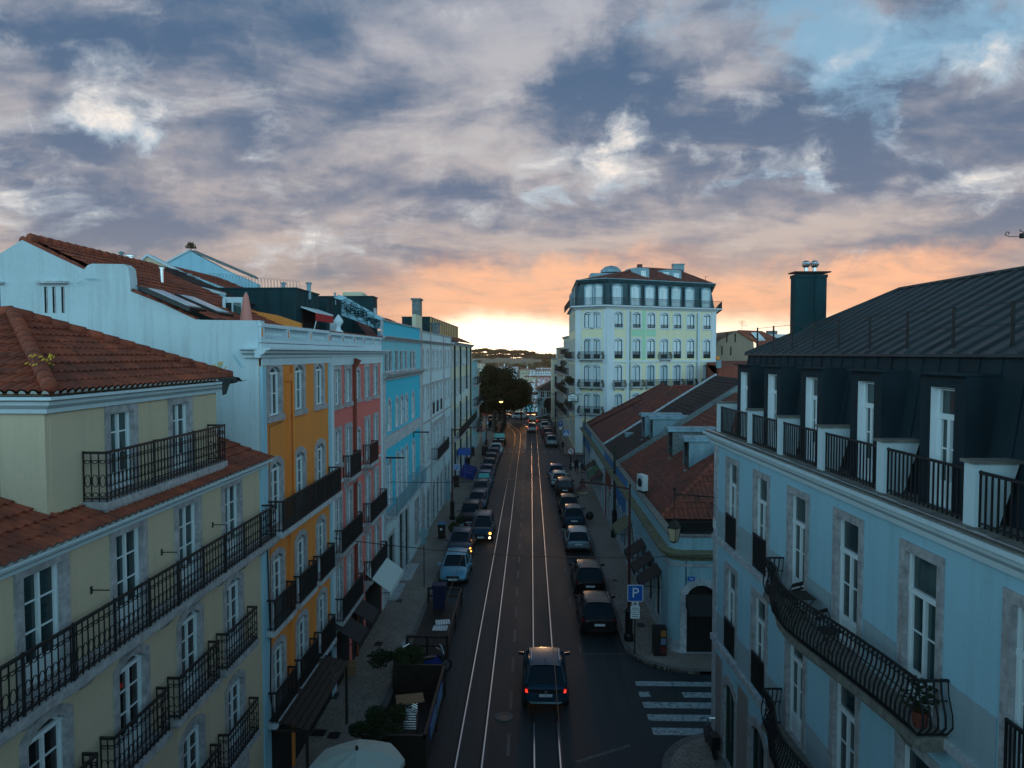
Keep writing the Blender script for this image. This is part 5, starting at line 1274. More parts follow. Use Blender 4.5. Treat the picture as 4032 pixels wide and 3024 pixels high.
# rounded corner swept round to the side-street face: parapet + cornice + wall
def sweep(name, prof, mat, path): return sweep_path(B, name, prof, mat, path)
path = [(XP, 88.6), (XP, 60)]+[(x, y) for x, y in arc(XP+.7, 33.5, .7, 180, 270, 10)]+[(12, 32.8), (20, 32.8)]
cpath = [(XP, 34.7)]+[(x, y) for x, y in arc(XP+.7, 33.5, .7, 180, 270, 10)]+[(7.25, 32.8)]
sweep('parapet', [(0, 4.98), (0, 5.6), (-.28, 5.6), (-.28, 4.98)], 'bluepale', path); sweep('coping', [(.05, 5.6), (.05, 5.66), (-.33, 5.66), (-.33, 5.6)], 'stonedark', path)
sweep('cornice', [(-.1, 4.5), (.08, 4.52), (.12, 4.66), (.36, 4.76), (.40, 4.9), (.02, 5.0), (-.1, 5.0)], 'mossy', path)
sweep('cornice_moulding', [(-.05, 4.2), (.06, 4.22), (.08, 4.34), (-.05, 4.36)], 'stonelite', path)
sweep('corner_wall', [(0, 0), (0, 4.55), (-.3, 4.55), (-.3, 0)], 'bluepale', cpath)
sweep('plinth', [(.04, 0), (.04, .7), (-.1, .7), (-.1, 0)], 'stonelite', [(XP, 60)]+cpath)
for y in (47.4, 56, 62, 76): b = MB(); b.box(XP-.08, XP+.1, y-.3, y+.3, 0, 4.5); rel(B, 'pilaster', b, M['stonelite'], B)
b = MB(); b.box(XP-.05, XP, 76.2, 88.5, 5.05, 5.58); b.box(XP-.05, XP, 47.6, 62, 5.05, 5.55); rel(B, 'blue_parapet_panel', b, M['blueshop'], B)
F2 = Fr(B, 0, 32.8, 180); H = []
window(F2, -7.95, .15, 1.36, 3.2, 'dark', door=True, rise=.5, rows=1, s=.3, leaves=1, fr='black', sur='stonelite', wall='bluepale', holes=H)
wall(F2, 'side_wall', -20, -7.2, 0, 4.55, H, 'bluepale', 2)
b = MB(); b.hexa([(7.2, 32.7, 2.35), (8.7, 32.7, 2.35), (8.7, 31.9, 2.2), (7.2, 31.9, 2.2)], [(7.2, 32.7, 2.95), (8.7, 32.7, 2.95), (8.7, 31.95, 2.3), (7.2, 31.95, 2.3)]); rel(B, 'side_door_awning', b, M['awnblack'], B)
b = MB(); p = AY(2722, 2280, 32.75); b.box(p.x-.16, p.x+.16, 32.75, 32.8, p.z-.1, p.z+.1); pl = rel(B, 'street_number', b, M['signblue'], B)
def text(s, size, loc, rot, mat, parent=None, name='lettering', ext=.004, align='CENTER'):
    cu = bpy.data.curves.new(name, 'FONT'); cu.body = s; cu.size = size; cu.extrude = ext; cu.align_x = align; cu.align_y = 'CENTER'
    o = bpy.data.objects.new(name, cu); col.objects.link(o); dg = bpy.context.evaluated_depsgraph_get(); me = bpy.data.meshes.new_from_object(o.evaluated_get(dg)); bpy.data.objects.remove(o)
    me.materials.clear(); me.materials.append(M[mat]); me.name = name; o = bpy.data.objects.new(name, me); col.objects.link(o); o.rotation_euler = rot
    if parent: o.parent = parent; o.location = Vector(loc)-Vector(parent.location)
    else: o.location = loc
    return o
text('90', .16, (p.x, 32.735, p.z), (PI/2, 0, 0), 'signwhite', B)
# roofs of the block
S = .63; ze = 5.3; xe = XP+.35
def rplane(x): return ze+S*(x-xe)
B2 = B
def rslope(name, y0, y1, xr, mat, uL, uR, parent, p=.26, c=.42):
    vd = Vector((xr-xe, 0, S*(xr-xe))); V = vd.length
    t = tiles((xe, y0, ze), (0, 1, 0), vd, y1-y0, V, lambda v: uL(v/V), lambda v: uR(v/V), p=p, c=c, su=4, amp=.035); return rel(parent, name, t, [M[mat], M['eavecap']], parent)
XR1 = 16.0; W_ = XR1-xe
RA = base_thing('roof_house', 'orange tiled hipped roof with two zinc dormers on the low block', 11, 47)
rslope('roof', 37.6, 55.9, XR1, 'tilered', lambda k: W_*k, lambda k: 18.3, RA)
vdh = Vector((0, W_, S*W_)); Vh = vdh.length
t = tiles((xe, 37.6, ze), (1, 0, 0), vdh, 2*W_, Vh, lambda v: W_*v/Vh, lambda v: 2*W_-W_*v/Vh, p=.26, c=.42, su=4, amp=.035); rel(RA, 'roof', t, [M['tilered'], M['eavecap']], RA)
rel(RA, 'ridge_tiles', ridge([(xe, 37.6, ze+.04), (XR1, 37.6+W_, ze+S*W_+.04)], .14, .42), M['tilered'], RA, True)
b = MB(); b.box(XP+.3, 20, 32.9, 37.6, 4.6, 4.75); b.box(XP+.3, 20, 37.4, 56, 4.6, 5.2); rel(RA, 'shaded_flat_roof', b, M['dark'], RA)  # near-black colour paints the deep shadow lying on this terrace
RB = base_thing('roof_house', 'blackened tiled roof with two pale zinc dormers beyond the sloping firewall', 11, 62)
rslope('roof', 56.4, 67.6, 17.5, 'tiledark', lambda k: 0, lambda k: 11.2, RB); b = MB()
b.prism([(xe-.1, ze-.3), (xe-.1, ze+.25), (17.5, rplane(17.5)+.42), (17.5, ze-.3)], 55.85, 56.4, 'y'); o = rel(RB, 'firewall', b, M['concrete'], RB)
rel(RB, 'verge_tiles', ridge([(xe, 67.6, ze+.08), (17.5, 67.6, rplane(17.5)+.08)], .12, .45), M['stonelite'], RB)
RC = base_thing('roof_house', 'brown tiled hipped roof with ridge at the far end of the low block', 12, 78)
XC = 15.2; WC = XC-xe
rslope('roof', 67.8, 88.4, XC, 'tileb', lambda k: WC*k, lambda k: 20.6-WC*.75*k, RC)
vdh = Vector((0, WC, S*WC)); Vh = vdh.length
t = tiles((xe, 67.8, ze), (1, 0, 0), vdh, 2*WC+3, Vh, lambda v: WC*v/Vh, lambda v: 2*WC+3-WC*v/Vh, p=.26, c=.42, su=4, amp=.035); rel(RC, 'roof', t, [M['tileb'], M['eavecap']], RC)
for P_ in ([(xe, 67.8, ze+.05), (XC, 67.8+WC, ze+S*WC+.05)], [(XC, 67.8+WC, ze+S*WC+.05), (XC+7, 67.8+WC, ze+S*WC+.05)], [(xe, 88.4, ze+.05), (XC, 88.4-WC*.75, ze+S*WC+.05)], [(xe, 84, ze+.12), (12.5, 80, rplane(12.5)+.12)]):
    rel(RC, 'ridge_tiles', ridge(P_, .13, .42), M['tileb'], RC, True)
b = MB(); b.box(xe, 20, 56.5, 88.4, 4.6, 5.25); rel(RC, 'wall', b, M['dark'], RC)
RD = base_thing('roof_house', 'red sheet-metal roof beyond the tiled roofs', 20, 80); b = MB()
P = [AY(2790, 1530, 84), AY(2850, 1550, 78), AY(2880, 1556, 74), AY(2840, 1520, 84)]; b.hexa([(17.5, 80, 8.8), (24, 80, 7.6), (24, 90, 7.6), (17.5, 90, 8.8)], [(19, 80, 10.3), (24, 80, 8.4), (24, 90, 8.4), (19, 90, 10.3)]); b.box(16, 24, 80, 90, 3, 8.7); rel(RD, 'roof', b, M['redwall'], RD)
def dormer(parent, x0, y0, wid, ht, depth, wallmat, label=None):
    z0 = rplane(x0); zt = z0+ht; xb = xe+(zt-ze)/S+.2
    b = MB(); b.prism([(x0, z0-.1), (x0, zt), (xb, zt), (x0+.1, z0-.1)], y0, y0+.06, 'y'); b.prism([(x0, z0-.1), (x0, zt), (xb, zt), (x0+.1, z0-.1)], y0+wid-.06, y0+wid, 'y')
    b.box(x0, x0+.05, y0, y0+.1, z0, zt); b.box(x0, x0+.05, y0+wid-.1, y0+wid, z0, zt); b.box(x0, x0+.05, y0, y0+wid, zt-.12, zt)
    o = rel(parent, 'dormer', b, M[wallmat], parent)
    b = MB(); b.box(x0+.04, x0+.07, y0+.1, y0+wid-.1, z0-.05, zt-.1); put('pane', (lambda me: (me.transform(Matrix.Translation(-Vector(parent.location))), me)[1])(b.mesh('pane', M['glass'])), o)
    b = MB(); n = 10; vs = []
    for i in range(n+1):
        a = PI*i/n; yy = y0+wid/2-(wid/2+.14)*math.cos(a); zz = zt+.26*math.sin(a)
        vs += [(x0-.25, yy, zz), (xb, yy, zz)]
    b.add(vs, [(2*i, 2*i+1, 2*i+3, 2*i+2) for i in range(n)]); b.add([vs[2*i] for i in range(n+1)], [tuple(range(n+1))])
    for k in range(3): 
        xx = x0+.4+k*(xb-x0)/3; pts_ = [(xx, y0+wid/2-(wid/2+.16)*math.cos(PI*i/n), zt+.28*math.sin(PI*i/n)) for i in range(n+1)]; b.tube(pts_, .025, 4)
    b.box(x0-.25, xb, y0-.14, y0-.1, zt-.03, zt+.03); put('dormer_roof', (lambda me: (me.transform(Matrix.Translation(-Vector(parent.location))), me)[1])(b.mesh('dormer_roof', M['zincpale'] if wallmat != 'zincblue' else M['zincblue'])), o)
    b = MB(); b.box(x0-.25, x0+.3, y0-.12, y0+.12, z0-.15, z0-.02); rel(parent, 'lead_flashing', b, M['zincpale'], parent)
    return o
dormer(RA, 9.6, 43.4, 1.4, 1.75, 3, 'zincpale'); dormer(RA, 9.6, 48.4, 1.4, 1.8, 3, 'concrete')
dormer(RB, 9.5, 59.6, 1.3, 1.9, 3, 'zincpale'); dormer(RB, 9.75, 57.1, 1.3, 1.75, 3, 'zincpale')
b = MB()
for px, py in ((2461, 1738),):
    for k in range(1): b.box(8.6, 9.5, 64.3, 65.1, rplane(9.0)-.1, rplane(9.0)+.25)
rel(RB, 'skylight', b, M['zincpale'], RB)
def acunit(name, c, w, h, d, ang, label):
    t = thing(name, label, 'air conditioner', tuple(c), ang); b = MB(); b.box(-w/2, w/2, 0, d, 0, h); put('casing', b.mesh('casing', M['white_plastic']), t)
    for k in range(2 if h > 1 else 1):
        b = MB(); zc = h*(k+.5)/(2 if h > 1 else 1); b.cyl((0, 0.0, zc), (0, -.02, zc), w*.36, n=16); put('fan_grille', b.mesh('fan_grille', M['black']), t)
    b = MB(); b.box(-w/2+.05, w/2-.05, .05, d-.05, -.15, 0); put('stand', b.mesh('stand', M['iron']), t)
c = AY(2738, 1598, 70); acunit('air_conditioner', c, 1.0, 1.35, .4, 0, 'tall white twin-fan air conditioner on the brown tiled ridge')
c = AY(2519, 1930, 43.2); acunit('air_conditioner', c, .75, .95, .35, rad(-70), 'small white air conditioner at the foot of the orange tiled roof by the parapet')
# ================================================================ tall corner building
B = base_thing('hotel_building', 'tall pale yellow corner building with slate mansard and many balconies', 17, 108)
K = AY(2389, 1400, 98); L_ = AY(2266, 1400, 100.5); R_ = AY(2818, 1400, 106.3)
d = K-R_; FM = Fr(B, K.x, K.y, math.degrees(math.atan2(d.y, d.x))); WM = d.length          # main face, u from -WM to 0
d = L_-K; FC = Fr(B, K.x, K.y, math.degrees(math.atan2(d.y, d.x))); WC2 = d.length          # chamfer, u from 0 to WC2
FS = Fr(B, L_.x, L_.y, 90)                                                                    # street side, u from 0 up
def hz(c6, y=99.5): return CH+(856-c6)*.4822*y/FPX
rows = [(17.75, 2.15, False), (13.45, 2.75, True), (9.55, 3.0, True), (5.85, 2.7, True), (1.0, 3.2, True)]
cm = [FM.pix(2100+c*.4822)[0] for c in (694, 841, 960, 1068, 1174, 1283, 1415)]; cc = [FC.pix(2100+c*.4822)[0] for c in (447, 513)]
def face(F, us, u0, u1, wmat, belly):
    H = []
    for z, h, door in rows:
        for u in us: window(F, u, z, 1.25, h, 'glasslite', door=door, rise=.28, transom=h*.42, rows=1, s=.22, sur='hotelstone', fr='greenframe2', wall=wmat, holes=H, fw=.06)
    wall(F, 'wall', u0, u1, 0, 20.3, H, wmat, .4)
face(FM, cm, -WM, 0, 'hotel', 0); face(FC, cc, 0, WC2, 'hotel', 1)
# street side
H = []
for k in range(5):
    for z, h, door in rows: window(FS, 2.5+k*3.2, z, 1.2, h, 'glass', door=door, rise=.28, transom=h*.42, rows=1, s=.2, sur='stonelite', wall='hotel', holes=H)
wall(FS, 'wall', 0, 17, 0, 20.3, H, 'hotel', .4)
foot = [(K.x, K.y), (R_.x, R_.y), (R_.x+3, R_.y+14), (L_.x+.3, L_.y+17), (L_.x, L_.y)]
def inset(poly, d): c = Vector((sum(p[0] for p in poly)/len(poly), sum(p[1] for p in poly)/len(poly))); return [tuple(Vector(p)+(c-Vector(p)).normalized()*d) for p in poly]
def loft(name, f0, z0, f1, z1, mat, cap=True):
    b = MB(); n = len(f0); b.add([(x, y, z0) for x, y in f0]+[(x, y, z1) for x, y in f1], [(i, (i+1) % n, (i+1) % n+n, i+n) for i in range(n)]+([tuple(range(n, 2*n))] if cap else [])); return rel(B, name, b, M[mat], B)
loft('body', inset(foot, .6), 0, inset(foot, .6), 20.3, 'dark')
loft('cornice', inset(foot, -.1), 20.25, inset(foot, -.55), 20.6, 'hotelstone'); loft('cornice', inset(foot, -.9), 20.6, inset(foot, -.9), 20.78, 'hotelstone')
loft('mansard', inset(foot, .25), 20.78, inset(foot, .85), 24.0, 'slate'); loft('eave_cornice', inset(foot, .5), 24.0, inset(foot, .1), 24.4, 'slate'); loft('eave_cornice', inset(foot, .05), 24.4, inset(foot, .05), 24.5, 'zincpale')
f = inset(foot, .3); c = inset(foot, 6.5)
b = MB(); ctr = [(15.5, 103.5), (22.5, 107)]; n = len(f); zr = 26.4
A = [Vector((x, y, 24.5)) for x, y in f]; r0, r1 = Vector((ctr[0][0], ctr[0][1], zr)), Vector((ctr[1][0], ctr[1][1], zr))
b.add([A[0], A[1], r1, r0], [(0, 1, 2, 3)]); b.add([A[1], A[2], r1], [(0, 1, 2)]); b.add([A[2], A[3], r0, r1], [(0, 1, 2, 3)]); b.add([A[3], A[4], r0], [(0, 1, 2)]); b.add([A[4], A[0], r0], [(0, 1, 2)]); rel(B, 'roof', b, M['tileb'], B)
rel(B, 'ridge_tiles', ridge([A[0], r0, r1], .2, .6), M['tileb'], B)
# mansard doors
def mdoor(F, u, w=1.35):
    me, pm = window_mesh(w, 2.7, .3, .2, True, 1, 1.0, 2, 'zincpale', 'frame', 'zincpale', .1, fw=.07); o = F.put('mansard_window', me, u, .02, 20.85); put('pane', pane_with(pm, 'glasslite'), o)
    b = MB(); b.box(-w/2-.2, w/2+.2, -1.0, -.14, 0, 2.95); put('dormer', b.mesh('dormer', M['slate']), o)
for u in [FM.pix(2100+c*.4822)[0] for c in (681, 828, 946, 1055, 1161, 1271, 1403)]: mdoor(FM, u)
for u in [FC.pix(2100+c*.4822)[0] for c in (458, 521)]: mdoor(FC, u, 1.3)
for k in range(5): mdoor(FS, 2.5+k*3.2, 1.2)
rl = [tuple(p) for p in inset(foot, -.8)]; r = railing([rl[4], rl[0], rl[1], rl[2]], 1.05, 'bars', .2, .03); r.v = [(x, y, z+20.78) for x, y, z in r.v]; rel(B, 'roof_railing', r, M['iron'], B)
r = railing([(L_.x-.8, L_.y), (L_.x-.8, L_.y+17)], 1.05, 'bars', .2, .03); r.v = [(x, y, z+20.78) for x, y, z in r.v]; rel(B, 'roof_railing', r, M['iron'], B)
# trim
bands(FM, 'pilaster', [(-1.15, -.0, 0, 20.25, .07), (-WM, -WM+.9, 0, 20.25, .07)]+[(u-.25, u+.25, 0, 20.25, .05) for u in [FM.pix(2100+c*.4822)[0] for c in (768, 1348)]], 'hotelstone')
bands(FM, 'string_course', [(-WM, 0, 12.85, 13.15, .12), (-WM, 0, 5.1, 5.45, .14)], 'hotelstone'); bands(FC, 'string_course', [(0, WC2, 12.85, 13.15, .12), (0, WC2, 5.1, 5.45, .14)], 'hotelstone')
bands(FC, 'pilaster', [(0.0, .55, 0, 20.25, .07), (WC2-.95, WC2, 0, 20.25, .07)], 'hotelstone')
bands(FM, 'rusticated_ground_floor', [(-WM, 0, i*.64, i*.64+.58, .05) for i in range(8)], 'hotelstone') if 0 else None
u0 = FM.pix(2100+868*.4822)[0]; u1 = FM.pix(2100+1015*.4822)[0]
b = MB(); a0, a1 = sorted((u0, u1)); cols = cm[2]
b.box(cm[1]-1.1 if 0 else cols-1.0, cm[1]-.8, -.01, .012, 13.2, 19.9)
FM.build('mint_patch', b, M['hotelmint']) if 0 else None
def patch(ua, ub, za, zb): 
    b = MB(); b.box(ua, ub, -.01, .012, za, zb); FM.build('mint_patch', b, M['hotelmint'])
gap = sorted([cm[1]-.95, cm[2]+.95]); patch(gap[0], gap[1], 13.2, 20.2); patch(cm[1]-.84, cm[1]+.84, 16.55, 17.45); patch(cm[2]-.84, cm[2]+.84, 16.55, 17.45)
# balconies
zc2 = sum(cc)/2
for z in (5.8, 9.5, 13.4): balcony(FC, zc2, z, 3.7, .8, 'belly', sp=.16, slab='stonelite', h=1.0)
for i, u in enumerate(cm):
    if i in (2, 3, 4): continue
    balcony(FM, u, 9.5, 1.9 if i != 1 else 2.1, .6, 'belly', sp=.16, slab='stonelite')
balcony(FM, cm[3], 9.5, abs(cm[4]-cm[2])+1.9, .6, 'belly', sp=.16, slab='stonelite'); balcony(FM, cm[3], 13.4, 1.9, .6, 'belly', sp=.16, slab='stonelite'); balcony(FM, cm[0], 5.8, 2.0, .6, 'belly', sp=.16, slab='stonelite')
for i, u in enumerate(cm):
    juliet(FM, u, 17.77, 1.25, .45)
    if i != 3: juliet(FM, u, 13.47, 1.25, .95)
for k in range(5):
    for z in (5.8, 9.5, 13.4): balcony(FS, 2.5+k*3.2, z, 2.0, .7, 'belly', sp=.2, slab='stonelite')
b = MB()
for c6 in (787, 1334): u = FM.pix(2100+c6*.4822)[0]; b.cyl((u, .1, 0), (u, .1, 20), .07, n=6)
FM.build('drainpipe', b, M['zincpale'])
# roof dormers, turret and stack
def rdorm(px0, px1, py0, py1, y, win):
    a = AY(px0, py0, y); c = AY(px1, py1, y); b = MB(); n = 8; w = c.x-a.x
    pr = [(a.x, c.z-1.0), (c.x, c.z-1.0), (c.x, a.z-.1)]+[(c.x-w*.12*k-.0, a.z+.25*math.sin(PI*min(1, (k+1)/8))) for k in range(8)]+[(a.x, a.z-.5)]
    pr = [(q, max(24.7, zz)) for q, zz in pr]; b.prism(pr, y, y+4, 'y'); o = rel(B, 'roof_dormer', b, M['zincpale'], B)
    for (q0, q1, r0_, r1_) in win:
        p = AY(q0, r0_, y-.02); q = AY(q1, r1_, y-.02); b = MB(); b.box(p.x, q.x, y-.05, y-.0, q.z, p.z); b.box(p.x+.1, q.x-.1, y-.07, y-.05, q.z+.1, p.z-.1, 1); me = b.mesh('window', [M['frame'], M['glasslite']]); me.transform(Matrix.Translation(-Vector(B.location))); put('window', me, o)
rdorm(2450, 2556, 1060, 1100, 101.9, [(2524, 2543, 1066, 1092)]); rdorm(2565, 2683, 1068, 1106, 104.6, [(2611, 2634, 1072, 1095), (2653, 2674, 1076, 1099)])
p = AY(2653, 1042, 108.5); q = AY(2694, 1095, 108.5); b = MB(); b.box(p.x, q.x, 108.5, 109.8, 24.6, p.z); b.box(p.x-.1, q.x+.1, 108.4, 109.9, p.z, p.z+.15); rel(B, 'chimney', b, M['zincpale'], B)
p = AY(2327, 1075, 104); q = AY(2420, 1100, 104); b = MB(); b.box(p.x, q.x+2, 104, 108, 24.5, p.z); rel(B, 'roof_room', b, M['zincpale'], B)
p = AY(2406, 1048, 107); b = MB(); b.lathe([(1.6, p.z-1.0), (1.5, p.z-.6), (.9, p.z-.1), (.02, p.z+.1)], (p.x, 107, 0), 12); rel(B, 'glass_lantern', b, M['zincpale'], B)
p = AY(2516, 1046, 105); b = MB(); b.box(p.x-.35, p.x+.35, 104, 104.7, zr-.4, p.z+.1); rel(B, 'chimney', b, M['tileb'], B)
b = MB(); p = AY(2778, 1090, 105); b.cyl((p.x, 105, 24.5), (p.x, 105, p.z), .04, n=4); b.cyl((p.x-.3, 105, p.z), (p.x+.5, 105, p.z+.1), .03, n=4); b.cyl(AY(2640, 1068, 104), AY(2649, 1038, 104), .03, n=4); rel(B, 'antenna', b, M['iron'], B)
b = MB(); b.box(K.x-1, K.x+.2, 0, 0, 0, 0)
# shop sign hanging on the corner
p = AY(2255, 1566, 99.6); t = thing('hanging_sign', 'white shop sign with dark lettering hanging at the corner of the tall pale yellow building', 'sign', (p.x, 99.6, p.z-.5))
b = MB(); b.prism([(-.75, -.1), (-.75, .85), (-.35, 1.0), (0, 1.18), (.35, 1.0), (.75, .85), (.75, -.1)], -.06, .06, 'y'); put('board', b.mesh('board', M['greenframe']), t)
b = MB(); b.prism([(-.62, .05), (-.62, .80), (-.3, .90), (0, 1.05), (.3, .90), (.62, .80), (.62, .05)], -.075, -.062, 'y'); put('board_face', b.mesh('board_face', M['signwhite']), t)
o = text('Padaria', .32, (p.x, 99.51, p.z-.5+.66), (PI/2, 0, 0), 'black', t)
b = MB(); b.strip([(-.5, .36), (.35, .36), (.1, .25), (-.25, .15), (-.05, .05), (.3, .12), (.5, .25)], .09, -.085, -.078); put('dark_flourish', b.mesh('dark_flourish', M['greenframe']), t)
b = MB(); b.cyl((.7, 0, 1.0), (1.6, .4, 1.0), .03, n=5); put('bracket', b.mesh('bracket', M['iron']), t)
# ================================================================ facades beyond it on the right
def rowhouse(name, label, x0, y0, x1, y1, h, mat, step=2.6, zs=(.2, 3.8, 7.3, 10.7, 14.0), balc=True, glass='glass', roof=None, plants=False):
    B = base_thing(name, label, (x0+x1)/2, (y0+y1)/2); d = Vector((x1-x0, y1-y0, 0)); F = Fr(B, x0, y0, math.degrees(math.atan2(d.y, d.x))); L = d.length; H = []; u = 1.4
    while u < L-.8:
        for k, z in enumerate(zs):
            if z+2.4 < h: window(F, u, z, 1.1, 2.2, glass, s=.18, rows=2, wall=mat, sur='stonelite', holes=H, door=True)
            if balc and z > 1 and z+2.4 < h: balcony(F, u, z-.02, 1.9, .65, 'bars', sp=.22)
        u += step
    wall(F, 'wall', 0, L, 0, h, H, mat, 8); cornice(F, 0, L, h+.1, 'stonelite', .4, .35)
    if roof: b = MB(); b.prism([(.4, h+.1), (-8.2, h+.1), (-4, h+roof)], 0, L, 'x'); F.build('roof', b, M['tileb'])
    return B, F
B, F = rowhouse('balcony_house', 'narrow stone house with planted balconies next beyond the tall corner building', 6.5, 117.6, 6.0, 131, 17.0, 'creampale'); BH1 = B, F
B, F = rowhouse('balcony_house', 'ornate house with rooftop chimneys stepping down toward the sunset on the right', 6.0, 131.1, 5.4, 145, 15.2, 'brown'); 
B, F = rowhouse('yellow_house', 'pale yellow house closing the right side before the blue house', 6.0, 147.3, 5.0, 147.2, 12.2, 'creampale', step=2)
b = MB()
# cream slab seen end on
B = base_thing('yellow_house', 'plain pale yellow house with a flat roof edge beyond the planted balconies', 7.5, 148); F = Fr(B, 0, 145.6, 180); H = []
a0 = AY(2175, 1420, 145.6).x; a1 = AY(2235, 1420, 145.6).x
for z in (1, 4.4, 7.6, 10): window(F, -(a0+.9), z, .9, 1.9, 'glass', s=.12, rows=2, wall='creampale', holes=H)
wall(F, 'wall', -a1-2, -a0, 0, 13.0, H, 'creampale', 10); cornice(F, -a1-2, -a0+.2, 13.2, 'stonelite', .4, .3); b = MB(); b.box(-a1-1, -a0-.9, -4, -1, 13.2, 15.2); F.build('roof_room', b, M['farwhite'])
for o in [o for o in bpy.data.objects if o.name.startswith('yellow_house') and o.get('label', '').startswith('pale yellow house closing')]:
    for c in list(o.children_recursive): bpy.data.objects.remove(c)
    bpy.data.objects.remove(o)
# foliage spilling from balconies
plantspots = [(101+3.2*k, z) for k in range(5) for z in (6.3, 9.9, 13.8)]
R2 = random.Random(3); n_ = 0
for y, z in [(103, 9.8), (106.5, 9.9), (109.7, 6.2), (112, 13.6), (119, 9.0), (121.6, 12.2), (124, 7.6), (127, 11.2), (129, 4.4), (133, 8.0)]:
    b = MB(); leafclump(b, (0, 0, 0), .62, 170, .13, flat=.9); o = b.build('balcony_plant', M['leafdark'], loc=(5.55 if y > 117 else 5.75, y, z+.3)); n_ += 1
    tag(o, 'dark bushy plant spilling over a balcony on the far right facades', 'plant', 'plants on the far right balconies')
# blue house at the bend
B = base_thing('blue_house', 'light blue two-storey house with brown tiled roof at the end of the street', 6, 160); F = Fr(B, 0, 158, 180); H = []
a0 = AY(2117, 1600, 158).x; zt = AY(2150, 1536, 158).z; a1 = a0+9
for px in (2136, 2161): window(F, -AY(px, 1600, 158).x, AY(2136, 1564, 158).z, 1.0, AY(2136, 1546, 158).z-AY(2136, 1564, 158).z+.25, 'glass', s=.15, rows=2, wall='bluepale', holes=H)
window(F, -AY(2139, 1600, 158).x, AY(2139, 1636, 158).z, 1.1, 1.6, 'shutter', s=.12, rows=1, wall='bluepale', holes=H)
window(F, -AY(2163, 1600, 158).x, .1, 2.4, 4.2, 'dark', door=True, rise=1.1, s=.25, rows=1, wall='bluepale', fr='black', holes=H)
wall(F, 'wall', -a1, -a0, 0, zt, H, 'bluepale', 8)
b = MB(); P0 = [(a0-.5, 157.5, zt), (a1, 157.5, zt), (a1, 168, zt), (a0-.5, 168, zt)]; b.add(P0+[(a0+5.5, 162, zt+3.4), (a1, 162, zt+3.4)], [(0, 1, 5, 4), (0, 4, 3), (4, 5, 2, 3), (1, 2, 5)]); rel(B, 'roof', b, M['tiledark'], B)
# ================================================================ brown gable house right of the tall building
B = base_thing('brown_gable_house', 'weathered brown gable house with red tiled roof between the tall building and the mansard', 35, 120)
P = [AY(2825, 1345, 112), AY(2905, 1301, 112), AY(2965, 1330, 112), AY(2975, 1440, 112)]; P += [Vector((P[-1].x, 112, 4)), Vector((P[0].x-2, 112, 4))]
me = fixn(poly_slab(P, (0, 1, 0), 14).mesh('wall', M['brown'])); me.transform(Matrix.Translation(-Vector(B.location))); put('wall', me, B)
a, c, e, g = AY(2905, 1299, 111.8), AY(3000, 1303, 118), AY(3090, 1345, 118), AY(2978, 1345, 111.8); b = MB(); b.hexa([a-Vector((0,0,.3)), c-Vector((0,0,.3)), e-Vector((0,0,.3)), g-Vector((0,0,.3))], [a, c, e, g]); b.hexa([g-Vector((0,0,.3)), e-Vector((0,0,.3)), e-Vector((-1.5,0,4.5)), g-Vector((-1.5,0,4.5))], [g, e, e-Vector((-1.7,0,4.3)), g-Vector((-1.7,0,4.3))]); rel(B, 'roof', b, M['tile'], B)
p0 = [AY(2958, 1312, 112.5), AY(2984, 1311, 113.5), AY(3012, 1340, 113.5), AY(2986, 1341, 112.5)]; b = MB(); b.hexa([q-Vector((0, .1, .02)) for q in p0], [q+Vector((0, -.1, .12)) for q in p0]); rel(B, 'skylight', b, M['glasslite'], B)
b = MB()
for (px, py) in ((2862, 1330), (2895, 1330), (2843, 1380), (2878, 1382)): q = AY(px, py, 111.97); b.box(q.x-.09, q.x+.09, 111.95, 112.0, q.z-.7, q.z+.7)
rel(B, 'wall_slit', b, M['dark'], B)
b = MB(); a = AY(3000, 1316, 121); c = AY(3050, 1345, 121); b.box(a.x, c.x+2, 121, 124, c.z-3, a.z); b.box(a.x+1, a.x+2.6, 121, 122, a.z, a.z+.6, 1); o = rel(B, 'white_chimney_block', b, [M['farwhite'], M['concrete']], B)
p = AY(2921, 1300, 113); t = thing('tv_antenna', 'roof antenna standing on the ridge of the brown gable house', 'antenna', (p.x, 113, p.z)); b = MB(); zt_ = AY(2921, 1262, 113).z-p.z
b.cyl((0, 0, 0), (0, 0, zt_), .035, n=4); [b.cyl((-.5, 0, zt_-z), (.5, 0, zt_-z), .03, n=4) for z in (.1, .4)]; b.cyl((0, 0, zt_-.7), (.8, 0, zt_-.8), .03, n=4); put('mast', b.mesh('mast', M['iron']), t)
B = base_thing('red_wall_house', 'dark red walled house below the brown gable house', 30, 100); a = AY(2822, 1440, 100); b = MB(); b.box(a.x, 40, 100, 108, 0, a.z); b.hexa([(a.x, 99, a.z-1.5), (42, 99, a.z-4), (42, 100, a.z-4), (a.x, 100, a.z-1.5)], [(a.x, 99, a.z), (42, 99, a.z-.2), (42, 108, a.z+.6), (a.x, 108, a.z+.6)]); rel(B, 'wall', b, M['redwall'], B)
b = MB(); p = AY(2827, 1417, 98); q = AY(2840, 1435, 98); b.box(p.x, q.x, 98, 99, q.z-.5, p.z); rel(B, 'vent', b, M['zincpale'], B)
p = AY(2826, 1411, 97); b = MB(); b.sphere((p.x, 97, p.z), .3, 10); o = b.build('orange_ball', M['orange']); tag(o, 'small round orange roof vent beside the red wall', 'vent')
